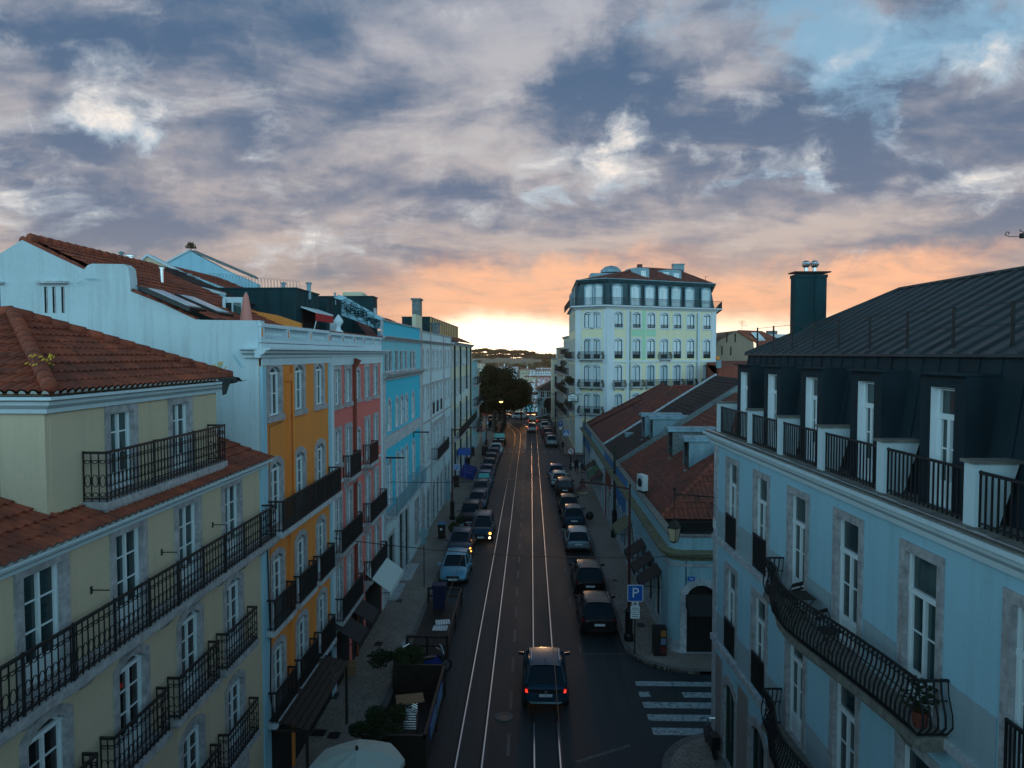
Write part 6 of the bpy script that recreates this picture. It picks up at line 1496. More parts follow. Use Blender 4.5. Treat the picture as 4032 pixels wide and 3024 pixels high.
# ================================================================ far hillside town
def farhouse(px0, px1, pyt, pyb, y, mat, floors=2, roofh=6, label='', cols=None, roofmat='tilefar', name='far_house', depth=12):
    a = AY(px0, pyt, y); c = AY(px1, pyb, y); B = base_thing(name, label, (a.x+c.x)/2, y); o = Vector(B.location)
    gz = c.z-14; b = MB(); b.box(a.x, c.x, y, y+depth, gz, a.z); rel(B, 'wall', b, M[mat], B)
    b = MB(); rh = roofh/FPX*y*.5; b.hexa([(a.x-.4, y-.5, a.z), (c.x+.4, y-.5, a.z), (c.x+.4, y+depth, a.z), (a.x-.4, y+depth, a.z)], [(a.x+1, y+depth*.45, a.z+rh), (c.x-1, y+depth*.45, a.z+rh), (c.x-1, y+depth*.55, a.z+rh), (a.x+1, y+depth*.55, a.z+rh)]); rel(B, 'roof', b, M[roofmat], B)
    W = c.x-a.x; n = cols or max(2, int((px1-px0)/7)); hh = (a.z-c.z)/floors; b = MB()
    for f in range(floors):
        for k in range(n):
            x = a.x+W*(k+.5)/n; z0 = c.z+hh*(f+.3); wb = MB(); ww = min(W/n*.22, .8); wb.box(x-ww, x+ww, y-.12, y+.01, z0, z0+hh*.42); rel(B, 'window', wb, M['dark'] if (k+f) % 3 else M['shutter'], B)
    if R.random() < .6: b = MB(); x = a.x+W*R.uniform(.2, .8); b.box(x, x+1.2, y+3, y+4, a.z, a.z+rh+1.6); rel(B, 'chimney', b, M['farwhite'], B)
    return B
rowsF = [
 (1962, 2006, 1444, 1473, 640, 'farwhite', 3, 8, 'long pale block of flats at the upper left of the far hillside', 6, 'tilefar'),
 (2008, 2040, 1444, 1473, 636, 'farwhite', 3, 4, 'pale block with dark blue windows beside the long pale block of flats', 4, 'tilefar'),
 (2013, 2034, 1452, 1475, 620, 'farwhite', 3, 0, 'small white flat-fronted house before the pale hillside blocks', 2, 'farwhite'),
 (2046, 2084, 1455, 1475, 630, 'farcream', 2, 10, 'cream red-roofed house with a row of arched windows mid hillside', 6, 'tilefar'),
 (2086, 2106, 1458, 1475, 625, 'farwhite', 2, 3, 'plain white gabled house right of the cream arcaded house', 1, 'farwhite'),
 (2107, 2182, 1459, 1475, 632, 'farwhite', 2, 9, 'long white house with brown tiled roof at the right of the hillside', 8, 'tilefar'),
 (2110, 2190, 1449, 1458, 660, 'farwhite', 1, 7, 'upper white house with wide roof just above the long white house', 7, 'tilefar'),
 (1968, 1998, 1468, 1476, 610, 'farcream', 1, 8, 'low cream house with red dormered roof beside the dark tree crown', 3, 'tilefar'),
 (2064, 2118, 1484, 1500, 560, 'farcream', 2, 8, 'long cream house with red roof below the white hillside houses', 5, 'tilefar'),
 (2119, 2185, 1484, 1501, 555, 'farpink', 2, 8, 'long pink house with red roof beside the cream one', 5, 'tilefar'),
 (2040, 2070, 1497, 1512, 540, 'farcream', 1, 6, 'low cream house left below the long cream house', 3, 'tilefar'),
 (2108, 2125, 1504, 1516, 500, 'farpink', 2, 3, 'small pink-white house with flat roof amid red roofs', 2, 'tilefar'),
 (2133, 2150, 1508, 1522, 480, 'farwhite', 1, 4, 'white domed little house at the lower right of the hillside', 1, 'farwhite'),
 (2085, 2105, 1508, 1522, 490, 'farwhite', 1, 8, 'white house with a steep red roof in the lower hillside', 2, 'tilefar'),
 (2062, 2083, 1516, 1535, 450, 'farcream', 2, 6, 'greyish cream house half hidden by bare branches', 2, 'tilefar'),
 (2105, 2128, 1522, 1545, 430, 'farwhite', 2, 8, 'white red-roofed house up and left of the blue house', 2, 'tilefar'),
 (2080, 2103, 1530, 1556, 400, 'farwhite', 2, 8, 'white house with steep roof above the bare trees', 2, 'tilefar'),
 (2098, 2116, 1548, 1575, 370, 'farwhite', 3, 4, 'tall narrow white house directly left of the blue house roof', 2, 'tilefar'),
 (2146, 2178, 1512, 1530, 470, 'farwhite', 2, 7, 'white house with red roof directly above the blue house', 3, 'tilefar'),
 (2030, 2058, 1545, 1570, 380, 'farcream', 2, 7, 'pale house behind the bare trees at the tree edge', 3, 'tilefar'),
 (2020, 2060, 1595, 1632, 230, 'farcream', 3, 6, 'cream house in the valley seen through the bare trees', 4, 'tilefar'),
 (2062, 2100, 1590, 1634, 235, 'cyanpale', 3, 6, 'pale turquoise house in the valley behind the bare trees', 4, 'tilefar'),
 (1968, 2015, 1600, 1640, 225, 'farcream', 3, 6, 'dim house in the valley beneath the big dark tree', 4, 'tilefar'),
 (1880, 1905, 1430, 1446, 680, 'farcream', 2, 6, 'small dim house at the far left of the hillside above the tree', 2, 'tilefar'),
]
for r_ in rowsF: farhouse(r_[0], r_[1], r_[2], r_[3], r_[4], r_[5], r_[6], r_[7], r_[8], r_[9], r_[10])
# castle wall
B = base_thing('castle_wall', 'long sandstone castle wall with buttresses below the pines', -10, 850); P = [AY(px, py, 830) for px, py in ((1850, 1412), (1905, 1410), (1945, 1415), (1952, 1409), (2094, 1412), (2098, 1415), (2135, 1416), (2142, 1425))]
b = MB()
for a, c in zip(P[:-1], P[1:]): b.hexa([(a.x, 828, -12), (c.x, 828, -12), (c.x, 836, -12), (a.x, 836, -12)], [(a.x, 830, a.z), (c.x, 830, c.z), (c.x, 834, c.z), (a.x, 834, a.z)])
for px in (1950, 1995, 2050, 2095): a = AY(px, 1412, 826); b.hexa([(a.x-2, 824, -12), (a.x+2, 824, -12), (a.x+2, 832, -12), (a.x-2, 832, -12)], [(a.x-1.5, 829, a.z-2), (a.x+1.5, 829, a.z-2), (a.x+1.5, 832, a.z), (a.x-1.5, 832, a.z)])
rel(B, 'masonry', b, M['castle'], B)
# umbrella pines on the ridge, and hedges below
def pinemesh(seed, wide=1.0):
    rr = random.Random(seed); b = MB(); b.tube([(0, 0, 0), (.3, 0, 4), (.1, .2, 8)], .4, 5, 0)
    for k in range(5): a = rr.uniform(0, 6.28); b.cyl((.1, .2, 6.5), (3*math.cos(a), 3*math.sin(a), 9.5), .2, .1, 4)
    tr = b.mesh('trunk', M['bark']); b = MB()
    for k in range(9):
        a = rr.uniform(0, 6.28); q = 4.2*wide*math.sqrt(rr.random()); c = Vector((q*math.cos(a), q*math.sin(a), 9.6+rr.uniform(-1, 1.6)*(1-q/7)))
        for i in range(120):
            d = Vector((rr.gauss(0, 1), rr.gauss(0, 1), rr.gauss(0, .5))); d = d.normalized()*2.6*rr.random()**.4; d.z *= .55; p = c+d
            u = Vector((rr.gauss(0, 1), rr.gauss(0, 1), rr.gauss(0, 1))).normalized()*.5; e = u.orthogonal().normalized()*.4; b.quad(p-u, p-e, p+u, p+e)
    return tr, b.mesh('crown', M['leafpine'])
PM = [pinemesh(k, .8+.15*k) for k in range(4)]
rg = [(1860, 1378), (1885, 1372), (1905, 1370), (1925, 1374), (1938, 1384), (1950, 1377), (1972, 1372), (1990, 1378), (2006, 1382), (2020, 1379), (2035, 1377), (2050, 1379), (2066, 1378), (2082, 1382), (2095, 1391), (2110, 1390), (2128, 1392), (2150, 1393), (2170, 1396), (1868, 1390), (1895, 1388), (1960, 1392), (1985, 1394), (2010, 1396), (2042, 1394), (2070, 1395), (2100, 1402), (2130, 1404), (2160, 1406), (1875, 1402), (1915, 1402), (2150, 1416), (2175, 1418), (2120, 1425), (2155, 1432), (2180, 1434), (1870, 1418), (1860, 1430), (1935, 1428), (2030, 1432), (2100, 1438)]
for i, (px, py) in enumerate(rg):
    y = 905-((i*37) % 50) if py < 1408 else 815; p = AY(px, py, y); s_ = 1.15+.35*((i*7) % 5)/5; s_ *= (1 if py < 1408 else .8); tr, cr = PM[i % 4]
    t = thing('pine_tree', 'distant umbrella pine glowing in the sunset on the castle ridge', 'tree', (p.x, y, p.z-11.6*s_), (i*1.7) % 6.28, 'umbrella pines on the castle ridge'); t.scale = (s_*1.25, s_*1.25, s_)
    put('trunk', tr, t); put('crown', cr, t)
# scrub on the slopes of the hill
b = MB(); rr = random.Random(5)
for i in range(5200):
    y = rr.uniform(560, 822); x = rr.uniform(-.13, .06)*y; k = (y-560)/260; z = -31+30*k+rr.uniform(0, 5)
    p = Vector((x, y, z)); u = Vector((rr.gauss(0, 1), rr.gauss(0, 1), rr.gauss(0, 1))).normalized()*1.5; e = u.orthogonal().normalized()*1.1; b.quad(p-u, p-e, p+u, p+e)
for i in range(2600):
    y = rr.uniform(838, 905); x = rr.uniform(-.13, .06)*y; p = Vector((x, y, rr.uniform(0, 11+3*math.sin(x*.07)))); u = Vector((rr.gauss(0, 1), rr.gauss(0, 1), rr.gauss(0, 1))).normalized()*1.9; e = u.orthogonal().normalized()*1.4; b.quad(p-u, p-e, p+u, p+e)
o = b.build('hillside_scrub', M['leafpine']); tag(o, 'dark scrub covering the far hillside', 'shrubs', kind='stuff')
# ================================================================ trees at the end of the street
def treething(name, label, x, y, z0, h, r, leafn, mat, leafsize=.3, flat=.8, trunk_r=.45, clumps=26, seed=1, lean=(0, 0), bare=False, group=None):
    rr = random.Random(seed); t = thing(name, label, 'tree', (x, y, z0), 0, group); b = MB(); th = h*.42
    pts = [Vector((0, 0, 0)), Vector((lean[0]*.3, lean[1]*.3, th*.5)), Vector((lean[0]*.6, lean[1]*.6, th))]
    for k in range(2): b.cyl(pts[k], pts[k+1], trunk_r*(1-.25*k), trunk_r*(1-.25*(k+1)), 8)
    ends = []
    def branch(p, d, l, r_, dep):
        q = p+d*l; b.cyl(p, q, r_, r_*.65, 5); ends.append(q)
        if dep:
            for k in range(3 if bare else 2): branch(q, (d+Vector((rr.gauss(0, .5), rr.gauss(0, .5), rr.gauss(.15, .3)))).normalized(), l*.68, r_*.6, dep-1)
    for k in range(6): a = k*1.05+rr.random(); branch(pts[2], Vector((math.cos(a)*.8, math.sin(a)*.8, rr.uniform(.4, 1))).normalized(), r*.42, trunk_r*.4, 4 if bare else 2)
    put('trunk', b.mesh('trunk', M['bark']), t)
    if leafn:
        b = MB(); cl = []
        for k in range(clumps):
            d = Vector((rr.gauss(0, 1), rr.gauss(0, 1), rr.gauss(0, .8))).normalized()*rr.random()**.5; cl.append((Vector((d.x*r*.8+lean[0], d.y*r*.8+lean[1], h*.62+d.z*h*.30)), r*rr.uniform(.22, .42)))
        for i in range(leafn):
            c, cr_ = cl[i % clumps]; d = Vector((rr.gauss(0, 1), rr.gauss(0, 1), rr.gauss(0, 1))).normalized()*cr_*rr.uniform(.55, 1.12); d.z *= flat; p = c+d
            u = Vector((rr.gauss(0, 1), rr.gauss(0, 1), rr.gauss(0, 1))).normalized()*leafsize*rr.uniform(.5, 1.2); e = u.orthogonal().normalized()*leafsize*.5; b.quad(p-u, p-e, p+u, p+e)
        put('crown', b.mesh('crown', M[mat]), t)
    return t
c = AY(1945, 1560, 126); treething('big_tree', 'huge dark cedar-like tree with layered crown at the end of the left row', c.x, 126, 0, 13.0, 4.8, 20000, 'leafdark', .26, .7, .5, 40, 11, (0, 0))
c = AY(1985, 1560, 138); treething('big_tree', 'broad lower dark tree spreading right of the tallest tree', c.x, 138, 0, 9.8, 5.6, 20000, 'leafdark', .28, .7, .5, 44, 12)
c = AY(1890, 1560, 133); treething('big_tree', 'dark tree filling the gap beside the left facades', c.x, 133, 0, 9.8, 5.8, 14000, 'leafdark', .28, .7, .45, 32, 13)
c = AY(1965, 1560, 146); treething('big_tree', 'dark tree behind the tall layered tree', c.x, 146, 0, 9.6, 6.5, 14000, 'leafdark', .3, .7, .45, 32, 14)
for i, (px, y, h) in enumerate(((2052, 150, 5.8), (2088, 152, 5.6), (2106, 156, 5.0), (2028, 160, 5.6), (2072, 166, 7.0))):
    c = AY(px, 1600, y); treething('bare_tree', ['leafless tree with forked trunk left of the bare pair', 'leafless tree in the middle of the small square', 'small leafless tree against the blue house', 'leafless tree at the edge of the dark crown', 'tall leafless tree farther back above the square'][i], c.x, y, 0, h, 2.6, 0, 'bark', trunk_r=.2, seed=30+i, bare=True)
b = MB(); b.box(-14, 3.2, 160.0, 160.3, 0, 1.0); o = b.build('low_wall', M['redwall']); tag(o, 'low reddish wall along the viewpoint at the end of the street', 'wall')
# ================================================================ unseen buildings carrying the rows on behind the camera, added to cut back-light
B, F = rowhouse('cream_terrace', 'plain unseen cream terrace continuing the left row behind the viewpoint', -8.1, 7.2, -8.1, -45, 13.5, 'cream', step=2.6, zs=(.2, 3.4, 6.0, 8.7), balc=False)
# (the right row runs on as the mansard building, then this one)
B, F = rowhouse('pale_terrace', 'plain unseen pale blue terrace continuing the right row behind the viewpoint', 7.4, -45, 7.35, -.7, 12.5, 'whiteblue', step=2.8, zs=(.2, 4.1, 7.7), balc=False)
B, F = rowhouse('light_block_house', 'unseen pale house added far behind the viewpoint to block low light', 9.5, -46, -10.5, -46, 15, 'creampale', step=2.7, balc=False)  # unseen house, added to keep low back-light off the near street
# warm evening air between here and the castle hill
b = MB(); b.box(-1540, 1540, -75, 1740, -47, 62); o = b.build('haze', []) if 0 else put('haze', b.mesh('haze', []))
m = bpy.data.materials.new('evening_haze'); m.use_nodes = True; nt = m.node_tree; nt.nodes.remove(nt.nodes['Principled BSDF'])
pv = nt.nodes.new('ShaderNodeVolumePrincipled'); pv.inputs['Color'].default_value = (1.0, .88, .74, 1); pv.inputs['Density'].default_value = HAZE; pv.inputs['Anisotropy'].default_value = .55
nt.links.new(pv.outputs[0], nt.nodes['Material Output'].inputs['Volume']); o.data.materials.append(m); tag(o, kind='stuff')
# ================================================================ cars
def loft_body(st, n_side):
    """st: list of (y, [(halfwidth, z), ...]) ; sections closed across the centre line"""
    b = MB(); k = len(st[0][1]); vs = []
    for y, sec in st:
        for (w, z) in sec: vs.append((w, y, z))
        for (w, z) in reversed(sec): vs.append((-w, y, z))
    m = 2*k; fs = [(i*m+j, i*m+(j+1) % m, (i+1)*m+(j+1) % m, (i+1)*m+j) for i in range(len(st)-1) for j in range(m)]
    b.add(vs, fs); b.add(vs[:m], [tuple(range(m-1, -1, -1))]); b.add(vs[-m:], [tuple(range(m))]); return b
def subdiv(me, lv=1):
    o = bpy.data.objects.new('t', me); col.objects.link(o); md = o.modifiers.new('s', 'SUBSURF'); md.levels = lv; md.render_levels = lv
    dg = bpy.context.evaluated_depsgraph_get(); m2 = bpy.data.meshes.new_from_object(o.evaluated_get(dg)); bpy.data.objects.remove(o); m2.name = me.name
    m2.polygons.foreach_set('use_smooth', [True]*len(m2.polygons)); return m2
CARK = {   # L, W, H, hood z, belt z, rear overhang of cabin start, hood start (from front), roof from/to
 'hatch': dict(L=4.2, W=1.76, H=1.46, hood=.92, belt=.95, r0=.12, r1=.75, f1=2.35, f0=3.15, tail=.98),
 'suv': dict(L=4.4, W=1.84, H=1.62, hood=1.02, belt=1.04, r0=.12, r1=.85, f1=2.55, f0=3.3, tail=1.08),
 'wagon': dict(L=4.5, W=1.8, H=1.5, hood=.93, belt=.97, r0=.08, r1=.65, f1=2.5, f0=3.35, tail=1.0),
 'sedan': dict(L=4.5, W=1.78, H=1.44, hood=.90, belt=.93, r0=.65, r1=1.25, f1=2.6, f0=3.4, tail=1.0),
 'mpv': dict(L=4.4, W=1.82, H=1.66, hood=1.0, belt=1.02, r0=.08, r1=.4, f1=2.5, f0=3.6, tail=1.02),
 'van': dict(L=4.9, W=1.9, H=1.95, hood=1.1, belt=1.15, r0=.05, r1=.2, f1=3.2, f0=4.1, tail=1.15)}
def part(name, b, mats, parent, smooth=False): return put(name, b.mesh(name, mats, smooth), parent)
_cm = {}
def make_car(kind, paint):
    """rear at y=0, nose at y=L, standing on z=0"""
    k = CARK[kind]; L, W, H = k['L'], k['W']/2, k['H']
    root = bpy.data.objects.new(('van' if kind == 'van' else 'car'), None); col.objects.link(root)
    def sec(w, zb, zs, zt, wt): return [(w*.93, zb), (w, zb+.12), (w*1.0, zs), (w*.97, zt-.10), (wt, zt), (wt*.5, zt+.02)]
    t, hd = k['tail'], k['hood']
    st = [(0.0, sec(W*.80, .38, .62, t-.18, W*.66)), (.06, sec(W*.93, .30, .62, t-.06, W*.84)), (.35, sec(W*.99, .22, .62, t, W*.90)), (1.0, sec(W, .20, .62, k['belt']+.0, W*.91)),
          (L*.5, sec(W, .20, .62, k['belt']-.0, W*.91)), (k['f0']-.1, sec(W, .20, .62, k['belt']-.02, W*.90)), (k['f0']+.25, sec(W*.99, .20, .6, hd, W*.86)), (L-.42, sec(W*.97, .22, .58, hd-.09, W*.80)), (L-.12, sec(W*.90, .27, .52, hd-.22, W*.70)), (L, sec(W*.74, .36, .5, hd-.34, W*.56))]
    body = subdiv(loft_body(st, 6).mesh('body', PA[paint])); put('body', body, root)
    # greenhouse: glass body and painted roof
    zb = k['belt']-.03; wb, wt = W*.90, W*.70; ys = [k['r0']+.02, k['r1'], (k['r1']+k['f1'])/2, k['f1'], k['f0']]
    b = MB(); sect = []
    g = [(ys[0], zb, wb*.95, zb), (ys[0]+(ys[1]-ys[0])*.92, H-.07, wt*.97, zb), (ys[2], H-.035, wt, zb), (ys[3]-.05, H-.07, wt*.97, zb), (ys[4], zb, wb*.92, zb)]
    vb = [(wb*.95, ys[0]), (wb, ys[1]), (wb, ys[2]), (wb, ys[3]), (wb*.92, ys[4])]
    vs = []
    for (y, z, w, _), (w0, y0) in zip(g, vb): vs += [(-w0, y0, zb), (w0, y0, zb), (w, y, z), (-w, y, z)]
    fs = []
    for i in range(4): a = 4*i; c = a+4; fs += [(a+1, c+1, c+2, a+2), (a, a+3, c+3, c), (a+3, a+2, c+2, c+3)]
    b.add(vs, fs); put('windows', b.mesh('windows', M['carglass']), root)
    b = MB(); rp = [(g[1][0]-.03, H-.055, wt*.97), (ys[1]+.25, H-.02, wt*1.0), (ys[2], H, wt*1.01), (ys[3]-.2, H-.02, wt*1.0), (g[3][0]+.03, H-.06, wt*.95)]
    nn = 6; vs = []
    for y, z, w in rp:
        for j in range(nn+1): s_ = -1+2*j/nn; vs.append((w*s_, y, z+.035*(1-s_*s_)-.012*(abs(s_) == 1)))
        
    b.add(vs, [(i*(nn+1)+j, i*(nn+1)+j+1, (i+1)*(nn+1)+j+1, (i+1)*(nn+1)+j) for i in range(4) for j in range(nn)])
    for sx in (-1, 1):   # pillars
        for (p, q, r) in (((sx*wb*.95, ys[0], zb), (sx*wt*.97, g[1][0], H-.06), .05), ((sx*wb, ys[2]+.15, zb), (sx*wt, ys[2]+.1, H-.04), .035), ((sx*wb*.93, ys[4]-.02, zb), (sx*wt*.97, g[3][0], H-.06), .04)): b.cyl(p, q, r, r*.8, 6)
        b.tube([(sx*wt*1.0, g[1][0], H-.05), (sx*wt*1.02, ys[2], H-.02), (sx*wt*.98, g[3][0], H-.06)], .03, 6)
    put('roof', b.mesh('roof', PA[paint], True), root)
    if kind in ('suv', 'wagon', 'mpv'):
        for sx in (-1, 1): b = MB(); b.tube([(sx*wt*.88, ys[1]+.1, H+.0), (sx*wt*.88, ys[1]+.2, H+.06), (sx*wt*.88, ys[3]-.35, H+.06), (sx*wt*.88, ys[3]-.25, H-.0)], .018, 5); part('roof_rail', b, M['steel'], root)
    b = MB(); b.prism([(-W*.62, .36), (W*.62, .36), (W*.7, .5), (-W*.7, .5)], -.012, .05, 'y'); b.prism([(-W*.6, .28), (W*.6, .28), (W*.66, .42), (-W*.66, .42)], L-.06, L+.01, 'y'); part('bumper', b, M['black'], root)
    b = MB(); b.prism([(-W*.42, .52), (W*.42, .52), (W*.46, .64), (-W*.46, .64)], L-.10, L+.012, 'y'); part('grille', b, M['black'], root)
    for y in (-.025, L+.012): b = MB(); z = .72 if y < 0 else .44; b.box(-.26, .26, y-.006, y+.012, z-.055, z+.055); part('licence_plate', b, M['plate'], root)
    for sx in (-1, 1):
        b = MB(); b.hexa([(sx*W*.62, -.0, t-.34), (sx*W*.93, .10, t-.32), (sx*W*.96, .26, t-.30), (sx*W*.62, .12, t-.34)], [(sx*W*.60, .0, t-.14), (sx*W*.88, .10, t-.10), (sx*W*.91, .28, t-.08), (sx*W*.60, .12, t-.14)]); part('tail_light', b, M['tailred'], root)
        b = MB(); b.hexa([(sx*W*.52, L-.06, hd-.40), (sx*W*.84, L-.17, hd-.36), (sx*W*.93, L-.40, hd-.33), (sx*W*.5, L-.35, hd-.4)], [(sx*W*.50, L-.13, hd-.25), (sx*W*.82, L-.24, hd-.20), (sx*W*.90, L-.50, hd-.18), (sx*W*.5, L-.40, hd-.2)]); part('headlight', b, M['lens'], root)
        b = MB(); b.hexa([(sx*W*.95, k['f0']-.35, zb+.02), (sx*(W+.2), k['f0']-.3, zb+.03), (sx*(W+.2), k['f0']-.2, zb+.03), (sx*W*.95, k['f0']-.2, zb+.02)], [(sx*W*.95, k['f0']-.35, zb+.14), (sx*(W+.18), k['f0']-.3, zb+.17), (sx*(W+.18), k['f0']-.2, zb+.15), (sx*W*.95, k['f0']-.2, zb+.12)]); part('mirror', b, PA[paint], root)
        for y in (.78, L-.88):
            b = MB(); b.cyl((sx*(W-.20), y, .32), (sx*(W+.012), y, .32), .32, n=18); o = part('wheel', b, M['tyre'], root)
            b = MB(); b.cyl((sx*(W+.012), y, .32), (sx*(W+.022), y, .32), .20, .17, 10); part('rim', b, M['rim'], o)
    return root
GP_R = 'cars parked along the right kerb'; GP_L = 'cars parked along the left kerb'
protos = {}
def car(kind, paint, x, y, away, label, group=None, rot=0, cat='car'):
    """y is the end nearest the camera; away=True shows the rear"""
    key = (kind, paint)
    L = CARK[kind]['L']; loc = (x, y, .004) if away else (x, y+L, .004)
    rz = (0 if away else PI)+rot
    if key not in protos:
        o = make_car(kind, paint); o.location = loc; o.rotation_euler = (0, 0, rz); tag(o, label, cat, group); protos[key] = o; return o
    o = dup(protos[key], loc, rz, label, cat, group)
    if group is None and 'group' in o: del o['group']
    return o
def gx(px, py): return AZ(px, py, 0)
car('suv', 'black', 3.42, 34.6, True, 'black hatchback parked nearest on the right, just before the corner kerb', GP_R)
car('suv', 'black', 3.45, 40.4, True, 'black sport utility car parked second on the right, lights unlit', GP_R)
car('wagon', 'silver', 3.38, 49.4, True, 'silver estate car parked on the right beside the moss-stained awning', GP_R)
car('suv', 'navy', 3.50, 56.4, True, 'dark sport utility car with roof rails parked just ahead of the silver estate car', GP_R)
car('hatch', 'black', 3.35, 61.8, True, 'dark hatchback squeezed in front of the dark utility car with roof rails', GP_R)
car('mpv', 'black', 3.38, 69.2, True, 'black people carrier parked on the right beside the walking person in jeans', GP_R)
car('wagon', 'white', 3.05, 74.2, True, 'white estate car parked just ahead of the black people carrier', GP_R)
car('hatch', 'blue', 2.85, 79.4, True, 'blue hatchback parked last before the side street on the right', GP_R)
car('suv', 'silver', 3.2, 107.0, True, 'silver car parked first beyond the far crosswalk on the right', GP_R)
car('hatch', 'red', 3.0, 112.2, True, 'dark red car parked second beyond the far crosswalk', GP_R)
car('suv', 'red', 2.85, 117.4, True, 'dark red sport utility car third beyond the far crosswalk', GP_R)
car('hatch', 'grey', 2.7, 122.4, True, 'dark grey car fourth beyond the far crosswalk', GP_R)
car('suv', 'white', 2.6, 129.0, True, 'white car parked near the far end of the right row', GP_R)
car('hatch', 'navy', 2.5, 134.6, True, 'dark car parked last in the right row by the bend', GP_R)
def ptext(t, s, size, z, mat, x=0, dy=-.072, nm='lettering'): 
    o = text(s, size, (t.location.x+x, t.location.y+dy, t.location.z+z), (PI/2, 0, 0), mat, t, nm); return o
main = car('suv', 'teal', .60, 27.3, True, 'dark teal blue car driving away between the tram rails, nearest to the camera')
def emit(o, nm, mat, both=True):
    for c in o.children:
        if c.name.split('.')[0] == nm: c.data = c.data.copy(); c.data.materials.clear(); c.data.materials.append(M[mat])
b = MB()
for sx in (-1, 1): b = MB(); b.hexa([(sx*.70, -.03, .83), (sx*.80, .0, .84), (sx*.80, .05, .84), (sx*.70, .05, .83)], [(sx*.73, -.02, .93), (sx*.80, .02, .94), (sx*.80, .06, .94), (sx*.73, .05, .93)]); part('lit_brake_lamp', b, M['redglow'], main)
b = MB(); b.prism([(-.70, .90), (-.30, .82), (.30, .82), (.70, .90), (.68, .96), (-.68, .96)], -.03, .02, 'y'); part('dark_light_band', b, M['black'], main)
b = MB(); b.cyl((0, -.03, .87), (0, -.045, .87), .06, n=14); part('emblem', b, M['steel'], main)
b = MB(); b.prism([(-.55, .40), (.55, .40), (.66, .47), (-.66, .47)], -.035, .02, 'y'); part('bumper_trim', b, M['zincpale'], main)
ptext(main, 'XR', .085, .72, 'black', 0, -.036, 'plate_lettering')
b = MB(); b.prism([(0, 0), (.16, 0), (.02, .09)], -.012, .012, 'x'); o = part('roof_fin', b, M['black'], main); o.location = (0, 1.0, 1.665)
mv = car('mpv', 'navy', -3.72, 52.2, False, 'dark people carrier driving toward the camera with headlights lit')
b = MB(); L = CARK['mpv']['L']; b.sphere((-.70, L-.1, .72), .10, 8); part('lit_headlamp', b, M['orangeglow'], mv); b = MB(); b.sphere((-.66, L-.04, .42), .09, 8); part('lit_headlamp', b, M['warmglow'], mv); b = MB(); b.sphere((.80, L-.22, .78), .07, 8); part('lit_indicator', b, M['orangeglow'], mv)
c1 = car('hatch', 'ice', -4.72, 42.3, False, 'pale blue metallic hatchback parked nearest on the left', GP_L)
c2 = car('hatch', 'navy', -4.95, 48.0, False, 'dark car with an orange indicator lit, tucked behind the pale blue hatchback', GP_L)
b = MB(); L = 4.2; b.sphere((-.80, L-.25, .72), .06, 8); b.sphere((-.84, L-.32, .5), .06, 8); part('lit_indicator', b, M['orangeglow'], c2)
car('suv', 'black', -5.0, 56.9, False, 'black sport utility car parked behind the oncoming people carrier on the left', GP_L)
car('sedan', 'navy', -4.85, 62.6, False, 'dark blue saloon third from the lamp post on the left', GP_L)
car('hatch', 'navy', -4.95, 68.2, False, 'dark blue hatchback parked behind the saloon on the left', GP_L)
c = car('wagon', 'blue', -4.95, 73.2, False, 'blue car with a bright teal sunshade on its windscreen', GP_L)
b = MB(); k = CARK['wagon']; b.hexa([(-.62, k['f0']-.02, k['belt']+.05), (.62, k['f0']-.02, k['belt']+.05), (.52, k['f1']+.05, k['H']-.14), (-.52, k['f1']+.05, k['H']-.14)], [(-.62, k['f0']+.02, k['belt']+.05), (.62, k['f0']+.02, k['belt']+.05), (.52, k['f1']+.09, k['H']-.12), (-.52, k['f1']+.09, k['H']-.12)]); part('overlay', b, M['carglassteal'], c)  # flat bright teal panel laid over the windscreen
car('sedan', 'cobalt', -5.0, 78.2, False, 'deep blue saloon just behind the car with the teal sunshade', GP_L)
car('hatch', 'black', -5.0, 83.0, False, 'small black car in the middle of the left row', GP_L)
car('hatch', 'grey', -5.0, 87.6, False, 'dark grey hatchback level with the blue outdoor seating', GP_L)
car('wagon', 'cobalt', -4.95, 92.0, False, 'deep blue estate car second from the far crosswalk on the left', GP_L)
car('wagon', 'white', -4.9, 96.6, False, 'white car parked last before the far crosswalk on the left', GP_L)
o = car('suv', 'silver', .30, 126.0, True, 'silver car driving away with lit tail lights toward the bend'); b = MB()
for sx in (-1, 1): b.sphere((sx*.78, .0, .9), .09, 8)
part('lit_tail_lamp', b, M['redglow'], o)
o = car('van', 'black', .35, 139.5, True, 'tall black van ahead of the silver car at the bend with bright lamps', cat='van'); b = MB()
for sx in (-1, 1): b.sphere((sx*.85, .0, .95), .11, 8)
part('lit_tail_lamp', b, M['redglow'], o)
car('hatch', 'white', -4.0, 150, False, 'white hatchback parked crosswise at the far end of the street', rot=rad(80)); car('sedan', 'grey', -8.6, 151, False, 'dark car parked crosswise under the big trees', rot=rad(85))
car('van', 'grey', -7.0, 128, False, 'pale grey van under the big trees on the left', cat='van'); car('van', 'white', -7.6, 136, False, 'white van farther back under the big trees', cat='van'); car('hatch', 'silver', 6.6, 153.5, False, 'silver car parked crosswise in front of the blue house', rot=rad(-70))
